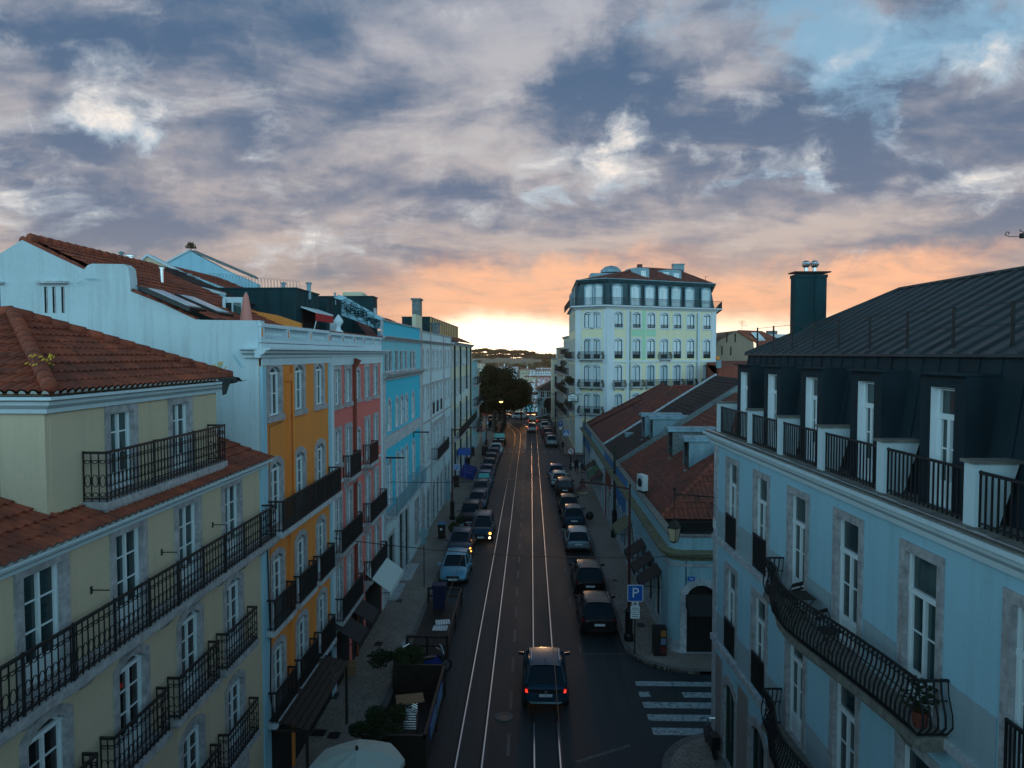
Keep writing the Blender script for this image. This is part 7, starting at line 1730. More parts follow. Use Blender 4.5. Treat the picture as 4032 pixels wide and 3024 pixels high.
# pickup seen from behind
t = thing('pickup_truck', 'dark pickup truck with an open bed facing away beyond the far crosswalk on the left', 'truck', (-4.85, 107.6, 0)); b = MB()
b.box(-.95, .95, 0, 2.0, .5, .62); b.box(-.95, -.88, 0, 2.0, .62, 1.15); b.box(.88, .95, 0, 2.0, .62, 1.15); b.box(-.95, .95, 0, .06, .45, 1.15); b.box(-.9, .9, 1.95, 5.1, .4, 1.1); part('body', b, PA['black'], t)
b = MB(); b.hexa([(-.85, 2.1, 1.1), (.85, 2.1, 1.1), (.85, 4.0, 1.1), (-.85, 4.0, 1.1)], [(-.72, 2.3, 1.75), (.72, 2.3, 1.75), (.72, 3.4, 1.75), (-.72, 3.4, 1.75)]); part('cab_windows', b, M['carglassteal'], t); b = MB(); b.box(-.74, .74, 2.28, 3.42, 1.75, 1.8); part('roof', b, PA['black'], t)
b = MB(); b.box(-.86, -.3, -.02, 0, 1.02, 1.12); b.box(.1, .86, -.02, 0, 1.02, 1.12); part('tail_reflector', b, M['signwhite'], t)
for sx in (-1, 1):
    for y in (.9, 4.2): b = MB(); b.cyl((sx*.75, y, .36), (sx*.97, y, .36), .36, n=16); part('wheel', b, M['tyre'], t)
# ================================================================ people (one continuous skinned figure, clothing as its own pieces)
def person(x, y, h, rz, label, stride=.25, top='cloth_black', legs='cloth_black', child=False, coat=False):
    s = h/1.72; t = bpy.data.meshes.new('body')
    V = {'pel': (0, 0, .93, .135), 'spn': (0, .01, 1.13, .125), 'chs': (0, .0, 1.33, .15), 'nek': (0, 0, 1.48, .055), 'hd': (0, .015, 1.58, .085), 'hd2': (0, .01, 1.66, .075),
         'hL': (-.10, 0, .88, .10), 'kL': (-.10, stride*.45+.03, .48, .065), 'aL': (-.10, stride*.8, .09, .042), 'tL': (-.10, stride*.8+.14, .035, .035),
         'hR': (.10, 0, .88, .10), 'kR': (.10, -stride*.1+.03, .48, .065), 'aR': (.10, -stride*.75, .10, .042), 'tR': (.10, -stride*.75+.14, .04, .035),
         'sL': (-.18, 0, 1.39, .062), 'eL': (-.25, -.06, 1.12, .045), 'wL': (-.25, .04, .88, .032), 'fL': (-.24, .07, .80, .026),
         'sR': (.18, 0, 1.39, .062), 'eR': (.25, .03, 1.12, .045), 'wR': (.25, .14, .9, .032), 'fR': (.24, .17, .82, .026)}
    E = [('pel', 'spn'), ('spn', 'chs'), ('chs', 'nek'), ('nek', 'hd'), ('hd', 'hd2'), ('pel', 'hL'), ('hL', 'kL'), ('kL', 'aL'), ('aL', 'tL'), ('pel', 'hR'), ('hR', 'kR'), ('kR', 'aR'), ('aR', 'tR'), ('chs', 'sL'), ('sL', 'eL'), ('eL', 'wL'), ('wL', 'fL'), ('chs', 'sR'), ('sR', 'eR'), ('eR', 'wR'), ('wR', 'fR')]
    ks = list(V); t.from_pydata([tuple(c*s for c in V[k][:3]) for k in ks], [(ks.index(a), ks.index(b_)) for a, b_ in E], [])
    o = bpy.data.objects.new('tmp', t); col.objects.link(o); o.modifiers.new('k', 'SKIN'); sv = t.skin_vertices[0].data
    for i, k in enumerate(ks): r = V[k][3]*s; sv[i].radius = (r, r*.8 if k in ('pel', 'spn', 'chs') else r); sv[i].use_root = (k == 'pel')
    ss = o.modifiers.new('s', 'SUBSURF'); ss.levels = 1; ss.render_levels = 1
    dg = bpy.context.evaluated_depsgraph_get(); me = bpy.data.meshes.new_from_object(o.evaluated_get(dg)); bpy.data.objects.remove(o); me.name = 'body'
    me.materials.clear(); [me.materials.append(M[m]) for m in ('skin', top, legs, 'black')]
    for p in me.polygons:
        c = p.center/s; p.use_smooth = True
        hand = abs(c.x) > .2 and c.z < .88
        p.material_index = 0 if (c.z > 1.47 or hand) else (3 if c.z < .11 else (2 if c.z < .95 else 1))
    T = thing('person', label, 'person', (x, y, .13), rz); put('body', me, T)
    b = MB(); b.sphere((0, -.015*s, 1.63*s), .098*s, 10, sz=1.05); b.lathe([(.09*s, 1.5*s), (.1*s, 1.6*s)], (0, -.03*s, 0), 10); part('hair', b, M['black'], T, True)
    b = MB(); b.sphere((0, .10*s, 1.60*s), .014*s, 6); [b.sphere((q*.035*s, .088*s, 1.62*s), .010*s, 5, 1) for q in (-1, 1)]; b.box(-.02*s, .02*s, .088*s, .096*s, 1.555*s, 1.562*s, 1); part('face', b, [M['skin'], M['black']], T)
    if coat: b = MB(); b.lathe([(.20*s, .72*s), (.185*s, .95*s), (.165*s, 1.15*s), (.19*s, 1.33*s), (.13*s, 1.45*s), (.06*s, 1.49*s)], (0, 0, 0), 14); part('coat', b, M[top], T, True)
    return T
p = AZ(2269, 1861, .13); person(p.x, p.y, 1.76, rad(180), 'person in a long black coat walking toward the camera on the right pavement', coat=True)
p = AZ(2291, 1863, .13); person(p.x, p.y, 1.30, rad(180), 'child in a dark blue jacket walking beside the black-coated person', top='cloth_blue', legs='cloth_blue', child=True)
p = AZ(2293, 1952, .13); person(p.x, p.y, 1.72, rad(5), 'person in black jacket and blue jeans walking beneath the street lamp arm', legs='jeans')
p = AZ(2216, 1780, .13); person(p.x, p.y, 1.66, rad(175), 'person in black walking on the far pavement by the round corner', coat=True)
# ================================================================ the bird flying past
c = AY(905, 1500, 12.5); t = thing('flying_bird', 'dark grey bird flying past the white side wall with its wings down', 'bird', tuple(c), rad(-8)); 
b = MB(); pr = [(-.17, .004), (-.13, .03), (-.05, .05), (.05, .055), (.11, .04), (.15, .034), (.19, .03), (.22, .008), (.245, .002)]; n = 10; vs = []
for x, r in pr:
    for i in range(n): a = 2*PI*i/n; vs.append((-x, r*math.cos(a), r*math.sin(a)*.95+(.02 if x > .12 else 0)))
b.add(vs, [(i*n+j, i*n+(j+1) % n, (i+1)*n+(j+1) % n, (i+1)*n+j) for i in range(len(pr)-1) for j in range(n)])
b.hexa([(.12, -.02, 0), (.30, -.05, .01), (.30, .05, .01), (.12, .02, 0)], [(.12, -.02, .012), (.30, -.05, .016), (.30, .05, .016), (.12, .02, .012)])
part('body', b, M['awnblack'], t, True)
for sy in (-1, 1):
    b = MB(); base = [(-.07, sy*.04, .03), (.07, sy*.04, .02)]; mid_ = [(-.05, sy*.17, -.05 if sy < 0 else .06), (.08, sy*.16, -.08 if sy < 0 else .05)]; tip = [(.02, sy*.28, -.24 if sy < 0 else -.02), (.09, sy*.26, -.22 if sy < 0 else -.02)]
    up = Vector((0, 0, .012)); P_ = [Vector(q) for q in base+mid_+tip]
    b.hexa([P_[0], P_[1], P_[3], P_[2]], [P_[0]+up, P_[1]+up, P_[3]+up, P_[2]+up]); b.hexa([P_[2], P_[3], P_[5], P_[4]], [P_[2]+up, P_[3]+up, P_[5]+up, P_[4]+up])
    part('wing', b, M['awnblack'], t)
# ================================================================ street furniture
def lamp_post(name, label, px, pyb, pyt, arm, mat, y=None, armdir=1, lit=None, base=True, drop=.25):
    g = AZ(px, pyb, .13); top = AY(px, pyt, g.y); t = thing(name, label, 'street lamp', (g.x, g.y, .13)); H_ = top.z-.13
    b = MB(); b.cyl((0, 0, 0), (0, 0, H_), .085, .05, 10)
    part('pole', b, M[mat], t); b = MB(); b.lathe([(.24, 0), (.24, .25), (.17, .35), (.19, 1.35), (.22, 1.45), (.1, 1.6)], n=12); part('base', b, M['black'], t)
    if arm:
        hx, hz = arm; b = MB(); b.tube([(0, 0, H_-.25), (hx*.5, 0, H_-.25+(hz)*.6), (hx, 0, H_-.25+hz)], .045, 6); b.cyl((hx, 0, H_-.25+hz), (hx, 0, H_-.35+hz), .03, n=6); part('arm', b, M[mat], t)
        b = MB(); b.lathe([(.03, .1), (.1, .06), (.28, -.12), (.34, -.26), (.30, -.28)], (hx, 0, H_-.4+hz), 14); part('lamp_shade', b, M['ironred'], t); b = MB(); b.lathe([(.29, -.27), (.22, -.40), (.1, -.46), (.001, -.47)], (hx, 0, H_-.4+hz), 14); part('lamp_glass', b, M[lit or 'lampglass'], t, True)
    return t
# left: main post near the turquoise building, and one farther
g = AZ(1781, 2045, .13); hd = AY(1890, 1688, g.y); lamp_post('street_lamp', 'dark red lamp post with a long arm over the left pavement', 1781, 2045, 1684, (hd.x-g.x, .35), 'ironred')
g = AZ(1915, 1790, .13); hd = AY(1976, 1568, g.y); lamp_post('street_lamp', 'far lamp post with a small lit yellow lamp before the dark trees', 1915, 1772, 1570, (hd.x-g.x, .3), 'ironred', lit='yellowglow')
g = AZ(2475, 2545, .13); hd = AY(2290, 1895, g.y); lamp_post('street_lamp', 'tall dark red lamp post on the right pavement, arm over the parked cars', 2476, 2520, 1905, (hd.x-g.x+.0, .33), 'ironred')
g = AZ(2184, 1716, .13); lamp_post('street_lamp', 'thin far lamp post on the right pavement before the blue house', 2186, 1716, 1548, (-3.2, .5), 'iron')
def pole(name, label, px, pyb, pyt, r, mat, cat='pole'):
    g = AZ(px, pyb, .13); top = AY(px, pyt, g.y); t = thing(name, label, cat, (g.x, g.y, .13)); b = MB(); b.cyl((0, 0, 0), (0, 0, top.z-.13), r, r*.8, 8); part('shaft', b, M[mat], t); b = MB(); b.lathe([(r*2.2, 0), (r*2.2, .5), (r*1.5, .6), (r*1.6, 2.0), (r, 2.1)], n=10); part('base', b, M['black'], t); return t, top.z-.13
tg, hg = pole('green_pole', 'tall dark green tram wire pole on the right pavement', 2418, 2115, 1752, .11, 'irongreen')
tf, hf = pole('green_pole', 'far tram wire pole at the end of the low block on the right', 2303, 1852, 1620, .10, 'irongreen')
def wire(name, label, a, c, sag, r=.012, mat='iron'):
    a, c = Vector(a), Vector(c); pts = [a.lerp(c, i/14)-Vector((0, 0, sag*4*(i/14)*(1-i/14))) for i in range(15)]; b = MB(); b.tube(pts, r, 4); o = b.build(name, M[mat]); tag(o, label, 'cable'); recenter(o); return o
wire('overhead_wire', 'overhead tram wire running along the street above the right track', (.62, 2, 6.2), (.55, 120, 6.2), .0, .010); wire('overhead_wire', 'overhead tram wire running along the street above the left track', (-2.7, 22, 6.2), (-2.1, 122, 6.2), .0, .010)
a = AX(1125, 2310, -8.05); c = F2.W(-6.55, .1, 5.0) if 0 else Vector((6.62, 27.5, 6.9))
wire('span_wire', 'cable spanning the street from the orange building to the low blue corner', (-8.05, 28.6, 6.55), (6.6, 26, 6.7), .35, .018)
wire('span_wire', 'cable spanning the street past the lamp post on the left', (-8.05, 40, 6.8), (6.55, 46, 6.9), .4, .02); wire('span_wire', 'farthest thin cable spanning the street before the crosswalk', (-8.05, 78, 6.8), (6.5, 84, 6.9), .4, .025)
# signs
def signpost(name, label, px, pyb, pyt, r=.03, y=None):
    g = AZ(px, pyb, .13); t = thing(name, label, 'sign', (g.x, g.y, .13)); top = AY(px, pyt, g.y).z-.13; b = MB(); b.cyl((0, 0, 0), (0, 0, top), r, n=8); part('post', b, M['iron'], t); return t, g.y, top
def panel(t, name, w, h, z, mat, dy=-.05, border=None, x=0):
    b = MB(); b.box(x-w/2, x+w/2, dy-.012, dy, z-h/2, z+h/2); part(name, b, M[border or mat], t)
    if border: b = MB(); b.box(x-w/2+.03, x+w/2-.03, dy-.018, dy-.012, z-h/2+.03, z+h/2-.03); part(name+'_face', b, M[mat], t)
t, y, top = signpost('parking_sign', 'blue parking sign with small white panels beside the dark lamp post on the right', 2499, 2575, 2310)
t.location.x += 0; zP = AY(2494, 2334, y).z-.13; panel(t, 'blue_panel', .72, .78, zP, 'signblue', border='signwhite'); ptext(t, 'P', .66, zP, 'signwhite'); panel(t, 'small_panel', .30, .16, zP-.50, 'signwhite'); panel(t, 'hours_panel', .42, .28, zP-.74, 'signwhite'); panel(t, 'hours_panel', .42, .28, zP-1.05, 'signwhite')
b = MB()
for dz in (-.70, -.78, -1.0, -1.1): b.box(-.15, .15, -.066, -.063, zP+dz-.012, zP+dz+.012)
b.prism([(-.1, zP-.53), (.1, zP-.53), (.1, zP-.50), (.06, zP-.49), (.04, zP-.455), (-.05, zP-.455), (-.07, zP-.49), (-.1, zP-.5)], -.067, -.062, 'y'); part('panel_print', b, M['black'], t)
t, y, top = signpost('parking_sign', 'small blue parking sign far up the right pavement', 2207, 1738, 1668); panel(t, 'blue_panel', .72, .72, top, 'signblue', border='signwhite'); ptext(t, 'P', .55, top, 'signwhite'); panel(t, 'small_panel', .45, .45, top-.75, 'signwhite')
t, y, top = signpost('crossing_sign', 'blue pedestrian crossing sign beyond the far crosswalk', 2229, 1788, 1705); panel(t, 'blue_panel', .82, .82, top, 'signblue', border='signwhite')
b = MB(); b.prism([(-.32, top-.28), (.32, top-.28), (0, top+.3)], -.075, -.068, 'y'); part('white_triangle', b, M['signwhite'], t); b = MB(); b.sphere((0, -.08, top+.07), .04, 6); b.prism([(-.14, top-.22), (-.09, top-.22), (0, top-.06), (.07, top-.22), (.13, top-.22), (.05, top+.02), (-.05, top+.02)], -.082, -.076, 'y'); part('walking_figure', b, M['black'], t)
g = AZ(2247, 1851, .13); t = thing('no_turn_sign', 'round red and white no left turn sign on a dark post', 'sign', (g.x, g.y, .13)); top = AY(2247, 1776, g.y).z-.13
b = MB(); b.cyl((0, 0, 0), (0, 0, top+.2), .07, n=8); b.cyl((0, 0, 0), (0, 0, 1.0), .13, .1, 8); part('post', b, M['black'], t)
b = MB(); b.cyl((0, -.08, top), (0, -.10, top), .42, n=24); part('red_disc', b, M['signred'], t); b = MB(); b.cyl((0, -.10, top), (0, -.106, top), .34, n=24); part('white_disc', b, M['signwhite'], t)
b = MB(); b.box(.08, .14, -.115, -.108, top-.2, top+.12); b.box(-.12, .14, -.115, -.108, top+.06, top+.12); b.prism([(-.24, top+.09), (-.1, top+.2), (-.1, top-.02)], -.115, -.108, 'y'); part('arrow', b, M['black'], t); b = MB(); b.tube([(-.22, -.12, top+.22), (.22, -.12, top-.22)], .03, 4); part('slash', b, M['signred'], t)
t, y, top = signpost('round_sign', 'round sign seen from behind on a thin post by the left kerb', 1670, 2310, 2100); b = MB(); b.cyl((0, -.04, top), (0, -.06, top), .30, n=20); part('disc', b, M['zincpale'], t); panel(t, 'small_panel', .34, .16, top-.42, 'zincpale'); panel(t, 'small_panel', .34, .16, top-.60, 'zincpale')
t, y, top = signpost('meter_sign', 'small pale sign panels on a thin post at the far left kerb', 1908, 1768, 1710); panel(t, 'upper_panel', .7, .75, top, 'zincpale'); panel(t, 'lower_panel', .55, .6, top-.85, 'zincpale')
g = AZ(1781, 2045, .13); t = thing('parking_plate', 'small blue and white parking plate fixed on the left lamp post', 'sign', (g.x+.42, g.y-.12, AY(1791, 1838, g.y).z)); panel(t, 'plate', .52, .46, 0, 'signblue', -.05, border='signwhite'); ptext(t, 'P2', .36, 0, 'signwhite', 0, -.075)
# bins
def bin_(name, label, px, py, w, h, lid, group=None):
    g = AZ(px, py, .13); t = thing(name, label, 'bin', (g.x, g.y, .13), 0, group); b = MB(); b.hexa([(-w*.42, -w*.4, .08), (w*.42, -w*.4, .08), (w*.42, w*.4, .08), (-w*.42, w*.4, .08)], [(-w*.5, -w*.5, h), (w*.5, -w*.5, h), (w*.5, w*.5, h), (-w*.5, w*.5, h)]); part('body', b, M['black'], t)
    b = MB(); b.hexa([(-w*.54, -w*.56, h), (w*.54, -w*.56, h), (w*.54, w*.54, h), (-w*.54, w*.54, h)], [(-w*.5, -w*.5, h+.05), (w*.5, -w*.5, h+.05), (w*.5, w*.5, h+.1), (-w*.5, w*.5, h+.1)]); part('lid', b, M[lid], t)
    for sx in (-1, 1): b = MB(); b.cyl((sx*w*.44, w*.35, .1), (sx*w*.52, w*.35, .1), .1, n=10); part('wheel', b, M['tyre'], t)
    return t
t = bin_('litter_bin', 'black litter bin with a blue lid and white emblem on the left pavement', 1739, 2122, .55, 1.15, 'binteal'); b = MB(); b.cyl((0, -.27, .8), (0, -.285, .8), .09, n=14); part('emblem', b, M['signwhite'], t)
bin_('wheeled_bin', 'black wheeled bin beside the blue outdoor seating', 1838, 1842, .85, 1.15, 'black'); bin_('wheeled_bin', 'dark wheeled bin farther up the left pavement beyond the blue seating', 1857, 1795, .8, 1.2, 'binteal'); bin_('wheeled_bin', 'black wheeled bin by the kerb near the white parked car', 1910, 1794, .9, 1.3, 'black'); bin_('wheeled_bin', 'slim dark bin behind the left lamp post by the wall', 1797, 1918, .6, 1.1, 'black')
# planters
def planter(label, px, py, r, h, leafr, n=220, mat='zincpale', lm='leafbush'):
    g = AZ(px, py, .13); t = thing('planter', label, 'planter', (g.x, g.y, .13)); b = MB(); b.lathe([(r*.8, 0), (r, h), (r*.9, h), (r*.85, h-.05), (.01, h-.06)], n=14); part('pot', b, M[mat], t, True); b = MB(); leafclump(b, (0, 0, h+leafr*.7), leafr, n, .09); part('foliage', b, M[lm], t)
planter('round pale planter with a dark plant beside the parked cars on the left', 1812, 2082, .3, .45, .35); g = AZ(1790, 2108, .13)
t = thing('dark_shrub', 'rounded dark shrub standing on the left pavement behind the parked dark car', 'plant', (g.x, g.y, .13)); b = MB(); leafclump(b, (0, 0, .6), .5, 500, .07); part('foliage', b, M['leafdark'], t); b = MB(); b.lathe([(.2, 0), (.25, .3)], n=10); part('pot', b, M['black'], t)
# cardboard box by the wall
g = AZ(1375, 2650, .13); t = thing('cardboard_box', 'brown cardboard box with white label left on the left pavement', 'box', (g.x, g.y, .13), rad(12)); b = MB(); b.box(-.28, .28, -.35, .35, 0, .42); part('carton', b, M['card'], t); b = MB(); b.box(-.28, .28, -.03, .03, .42, .424); part('tape', b, M['wood'], t); b = MB(); b.box(-.2, -.06, -.25, -.1, .425, .43); part('paper_label', b, M['signwhite'], t)
b = MB(); p = AZ(2322, 2045, .13); b.sphere((p.x, p.y, .45), .33, 10, sz=1.1); o = b.build('rubbish_bag', M['black'], smooth=True); tag(o, 'black rubbish bag leaning against the right shopfronts', 'bag'); recenter(o)
# ================================================================ outdoor seating decks
def deck(name, label, x0, x1, y0, y1, posts, h=1.05, solid_near=False, mat='wooddark', z=.14):
    t = thing(name, label, 'seating deck', ((x0+x1)/2, (y0+y1)/2, 0)); o = t.location; X0, X1, Y0, Y1 = x0-o.x, x1-o.x, y0-o.y, y1-o.y
    b = MB(); n = int((y1-y0)/.16); [b.box(X0, X1, Y0+i*.16, Y0+i*.16+.15, z-.05, z) for i in range(n)]; part('floor', b, M[mat], t)
    for (a, c, e, g_) in ((X0, X1, Y0, Y0), (X0, X1, Y1, Y1), (X1, X1, Y0, Y1)):
        b = MB(); b.box(a-.05, c+.05, e-.05, g_+.05, h-.08, h+.02); b.box(a-.03, c+.03, e-.03, g_+.03, .55, .63)
        if solid_near: b.box(a-.02, c+.02, e-.02, g_+.02, z, h-.08)
        part('rail', b, M[mat], t)
    for (a, e) in ((X0, Y0), (X1, Y0), (X0, Y1), (X1, Y1), (X1, 0), (0, Y0), (0, Y1)): b = MB(); b.box(a-.06, a+.06, e-.06, e+.06, 0, h-.08); part('post', b, M[mat], t)
    return t
deck('seating_deck', 'open dark timber seating deck in the left parking lane with white tables stacked inside', -5.7, -3.85, 32.2, 39.0, 4)
deck('seating_deck', 'dark boarded seating deck nearest the camera in the left parking lane', -5.6, -3.55, 23.2, 28.6, 3, 1.3, True)
b = MB()
t = thing('blue_seating', 'blue painted outdoor seating with a square parasol before the shopfront, far left', 'outdoor seating', (-7.2, 80.5, .13))
for k in range(4): b = MB(); b.hexa([(-.6+k*.0, -3+k*1.6, .5), (.9, -3.3+k*1.6, .1), (.9, -3.1+k*1.6, .1), (-.6, -2.8+k*1.6, .5)], [(-.6, -3+k*1.6, 1.2), (.9, -3.3+k*1.6, .8), (.9, -3.1+k*1.6, .8), (-.6, -2.8+k*1.6, 1.2)]); part('screen', b, M['blueplastic'], t)
b = MB(); b.box(-.7, .6, -4.2, -2.6, 3.0, 3.6); b.cyl((0, -3.4, 0), (0, -3.4, 3.0), .04, n=6); part('blue_sign_box', b, M['signblue'], t)
# closed pale parasol farther up
g = AZ(1881, 1738, .13); t = thing('closed_parasol', 'closed pale parasol on the far left pavement', 'parasol', (g.x, g.y, .13)); b = MB(); b.lathe([(.03, 3.2), (.12, 3.0), (.3, 1.6), (.55, .95), (.4, .9)], n=9); part('canopy', b, M['umbrella'], t); b = MB(); b.cyl((0, 0, 0), (0, 0, 3.3), .04, n=6); part('pole', b, M['wooddark'], t)
# big open pale umbrella at the bottom edge
c = AZ(1405, 2965, 2.75); t = thing('open_parasol', 'large open pale canvas parasol at the bottom edge of the picture', 'parasol', (c.x, c.y, 0)); b = MB(); n = 8; rr_ = 1.35
apx = (0, 0, 2.85)
for i in range(n):
    a0, a1 = 2*PI*i/n+.2, 2*PI*(i+1)/n+.2; am = (a0+a1)/2
    p0 = (rr_*math.cos(a0), rr_*math.sin(a0), 2.42); p1 = (rr_*math.cos(a1), rr_*math.sin(a1), 2.42); pm_ = (rr_*.93*math.cos(am), rr_*.93*math.sin(am), 2.44); q0 = (rr_*.5*math.cos(a0), rr_*.5*math.sin(a0), 2.69); q1 = (rr_*.5*math.cos(a1), rr_*.5*math.sin(a1), 2.69); qm = (rr_*.48*math.cos(am), rr_*.48*math.sin(am), 2.655)
    b.add([apx, q0, qm, q1, p0, pm_, p1], [(0, 1, 2), (0, 2, 3), (1, 4, 5, 2), (2, 5, 6, 3)])
    b.add([p0, pm_, (pm_[0], pm_[1], 2.28), (p0[0], p0[1], 2.26)], [(0, 1, 2, 3)]); b.add([pm_, p1, (p1[0], p1[1], 2.26), (pm_[0], pm_[1], 2.28)], [(0, 1, 2, 3)])
part('canopy', b, M['umbrella'], t); b = MB(); b.cyl((0, 0, 0), (0, 0, 2.8), .03, n=8); part('pole', b, M['wooddark'], t); b = MB(); b.lathe([(.04, 2.82), (.05, 2.9), (.03, 2.96), (.001, 2.98)], n=8); part('finial', b, M['black'], t)
# stacked metal chairs with a folded board in the near deck; white tables in the far deck
def chairstack(x, y, n, label):
    t = thing('chair_stack', label, 'chairs', (x, y, .14)); 
    for i in range(n):
        z = i*.09; b = MB(); b.tube([(-.24, .22, z+.0), (-.24, .22, z+.45), (-.24, -.2, z+.47), (.24, -.2, z+.47), (.24, .22, z+.45), (.24, .22, z)], .014, 5); b.tube([(-.24, -.2, z), (-.24, -.2, z+.47)], .014, 5); b.tube([(.24, -.2, z), (.24, -.2, z+.47)], .014, 5); b.tube([(-.24, .22, z+.45), (-.22, .28, z+.7), (0, .32, z+.8), (.22, .28, z+.7), (.24, .22, z+.45)], .016, 5); b.box(-.22, .22, -.18, .2, z+.455, z+.465); part('chair', b, M['steel'], t)
    return t
chairstack(-4.35, 25.1, 7, 'stack of curved steel cafe chairs inside the near boarded deck')
b = MB(); b.hexa([(-.5, -.36, 0), (.5, -.36, 0), (.5, .36, 0), (-.5, .36, 0)], [(-.5, -.36, .03), (.5, -.36, .03), (.5, .36, .03), (-.5, .36, .03)]); o = b.build('table_board', M['wood'], loc=(-4.4, 25.3, 1.5), rotz=.25); tag(o, 'brown tabletop lying on the stack of steel chairs', 'tabletop')
for i, (x, y) in enumerate(((-4.35, 33.6), (-4.3, 34.2))):
    t = thing('cafe_table', ['white slatted cafe table at the near end of the open deck', 'white slatted cafe table tipped against its twin in the open deck'][i], 'table', (x, y, .14), .2*i); b = MB(); [b.box(-.35+k*.12, -.25+k*.12, -.3, .3, .74+i*.06, .76+i*.06) for k in range(6)]; part('tabletop', b, M['signwhite'], t)
    for sx in (-1, 1):
        for sy in (-1, 1): b = MB(); b.cyl((sx*.3, sy*.25, 0), (sx*.3, sy*.25, .74), .013, n=5); part('leg', b, M['steel'], t)
# motorcycle by the deck
def moto(x, y, rz, label, col_):
    t = thing('motorcycle', label, 'motorcycle', (x, y, .005), rz)
    for yy in (-.62, .62): b = MB(); pts = [(0, yy+.27*math.cos(a*PI/8), .30+.27*math.sin(a*PI/8)) for a in range(17)]; b.tube(pts, .045, 6); o = part('wheel', b, M['tyre'], t); b = MB(); b.cyl((-.03, yy, .3), (.03, yy, .3), .2, n=12); part('rim', b, M['rim'], o)
    b = MB(); b.prism([(-.55, .45), (-.2, .3), (.25, .3), (.4, .55), (.2, .82), (-.1, .75), (-.6, .78)], -.13, .13, 'x'); part('body', b, M[col_], t); b = MB(); b.prism([(-.62, .78), (.1, .76), (.1, .84), (-.6, .88)], -.12, .12, 'x'); part('seat', b, M['black'], t)
    b = MB(); b.tube([(-.33, .3, 1.05), (0, .42, 1.0), (.33, .3, 1.05)], .018, 5); b.cyl((0, .62, .3), (0, .42, 1.0), .03, n=6); part('handlebar', b, M['steel'], t); b = MB(); b.hexa([(-.16, .5, .9), (.16, .5, .9), (.16, .45, .9), (-.16, .45, .9)], [(-.14, .42, 1.25), (.14, .42, 1.25), (.14, .38, 1.25), (-.14, .38, 1.25)]); part('windscreen', b, M['lens'], t)
    return t
moto(-5.3, 30.9, rad(70), 'dark motorcycle parked crosswise at the near end of the open timber deck', 'zincpale'); moto(-4.3, 30.5, rad(-60), 'blue and white motorcycle with red tail leaning by the open timber deck', 'blueplastic')
def bush(x, y, r, n, label, mat='leafbush', h=.5): 
    t = thing('bush', label, 'plant', (x, y, .13)); b = MB(); b.box(-r*.7, r*.7, -.25, .25, 0, .5); part('trough', b, M['wooddark'], t); b = MB(); [leafclump(b, (R.gauss(0, r*.45), R.gauss(0, r*.4), .5+r*h*R.uniform(.5, 1.7)), r*R.uniform(.3, .6), n//9, .07, flat=R.uniform(.6, 1.3), shell=.1) for k_ in range(9)]; part('foliage', b, M[mat], t)
bush(-5.1, 29.4, 1.0, 3600, 'bushy bamboo-like plants in a trough between the two timber decks'); bush(-5.4, 23.9, .95, 3000, 'loose dark plants at the near corner of the boarded deck')
b = MB(); c = Vector((-3.52, 26, 0)); b.box(-3.53, -3.50, 24.2, 27.6, .55, 1.1); o = b.build('deck_banner', M['signblue']); tag(o, 'long dark blue banner with white lettering on the side of the near deck', 'banner'); recenter(o)
b = MB(); b.box(-3.498, -3.488, 24.3, 27.5, 1.0, 1.05); b.box(-3.498, -3.488, 24.3, 27.5, .6, .64)
for k, q in enumerate((24.4, 24.85, 25.15, 25.6, 26.0, 26.3, 26.8, 27.15)): b.box(-3.498, -3.488, q, q+.10, .64, 1.0)
rel(o, 'pale_print', b, M['zincpale'], o)
for i, (px, py, w, l) in enumerate(((1490, 2535, .16, .22), (1505, 2590, .2, .14), (1468, 2582, .25, .12), (1572, 2365, .16, .2), (1300, 2740, .3, .22), (1255, 2885, .22, .2), (1315, 2895, .18, .2), (2523, 2461, .16, .22), (2420, 2285, .12, .2))):
    g = AZ(px, py, .134); b = MB(); b.box(-w, w, -l, l, 0, .006); b.box(-w-.03, w+.03, -l-.03, l+.03, -.003, .003); o = b.build('utility_cover', M['black'], loc=(g.x, g.y, .133)); tag(o, 'small dark utility cover set in the mosaic pavement', 'utility cover', 'utility covers in the pavements')
t = thing('blue_container', 'dark blue upright container at the far end of the open timber deck', 'container', (-5.0, 38.4, .14)); b = MB(); b.hexa([(-.3, -.28, 0), (.3, -.28, 0), (.3, .28, 0), (-.3, .28, 0)], [(-.36, -.32, 1.25), (.36, -.32, 1.25), (.36, .32, 1.25), (-.36, .32, 1.25)]); part('body', b, M['cobaltplastic'], t); b = MB(); b.box(-.39, .39, -.36, .36, 1.25, 1.33); part('lid', b, M['cobaltplastic'], t)
# ================================================================ awnings and canopies along the shopfronts
def awning(label, xw, xo, y0, y1, zt, zb, mat, name='awning', valance=.22, sides=True):
    t = thing(name, label, 'awning', (xw, (y0+y1)/2, zb)); b = MB(); th = .03
    b.hexa([(xw, y0, zt), (xo, y0, zb), (xo, y1, zb), (xw, y1, zt)], [(xw, y0, zt+th), (xo, y0, zb+th), (xo, y1, zb+th), (xw, y1, zt+th)])
    s_ = 1 if xo > xw else -1; b.box(xo-.02, xo+.01, y0, y1, zb-valance, zb+.02); rel(t, 'canvas', b, M[mat], t)
    for y in (y0+.05, y1-.05): b = MB(); b.cyl((xw, y, zb-.1), (xo, y, zb), .018, n=5); rel(t, 'arm', b, M['iron'], t)
    return t
awning('pale cream awning over a shop at the corner of the pink and turquoise buildings', -8.05, -6.85, 34.0, 37.6, 3.35, 2.45, 'awnwhite')
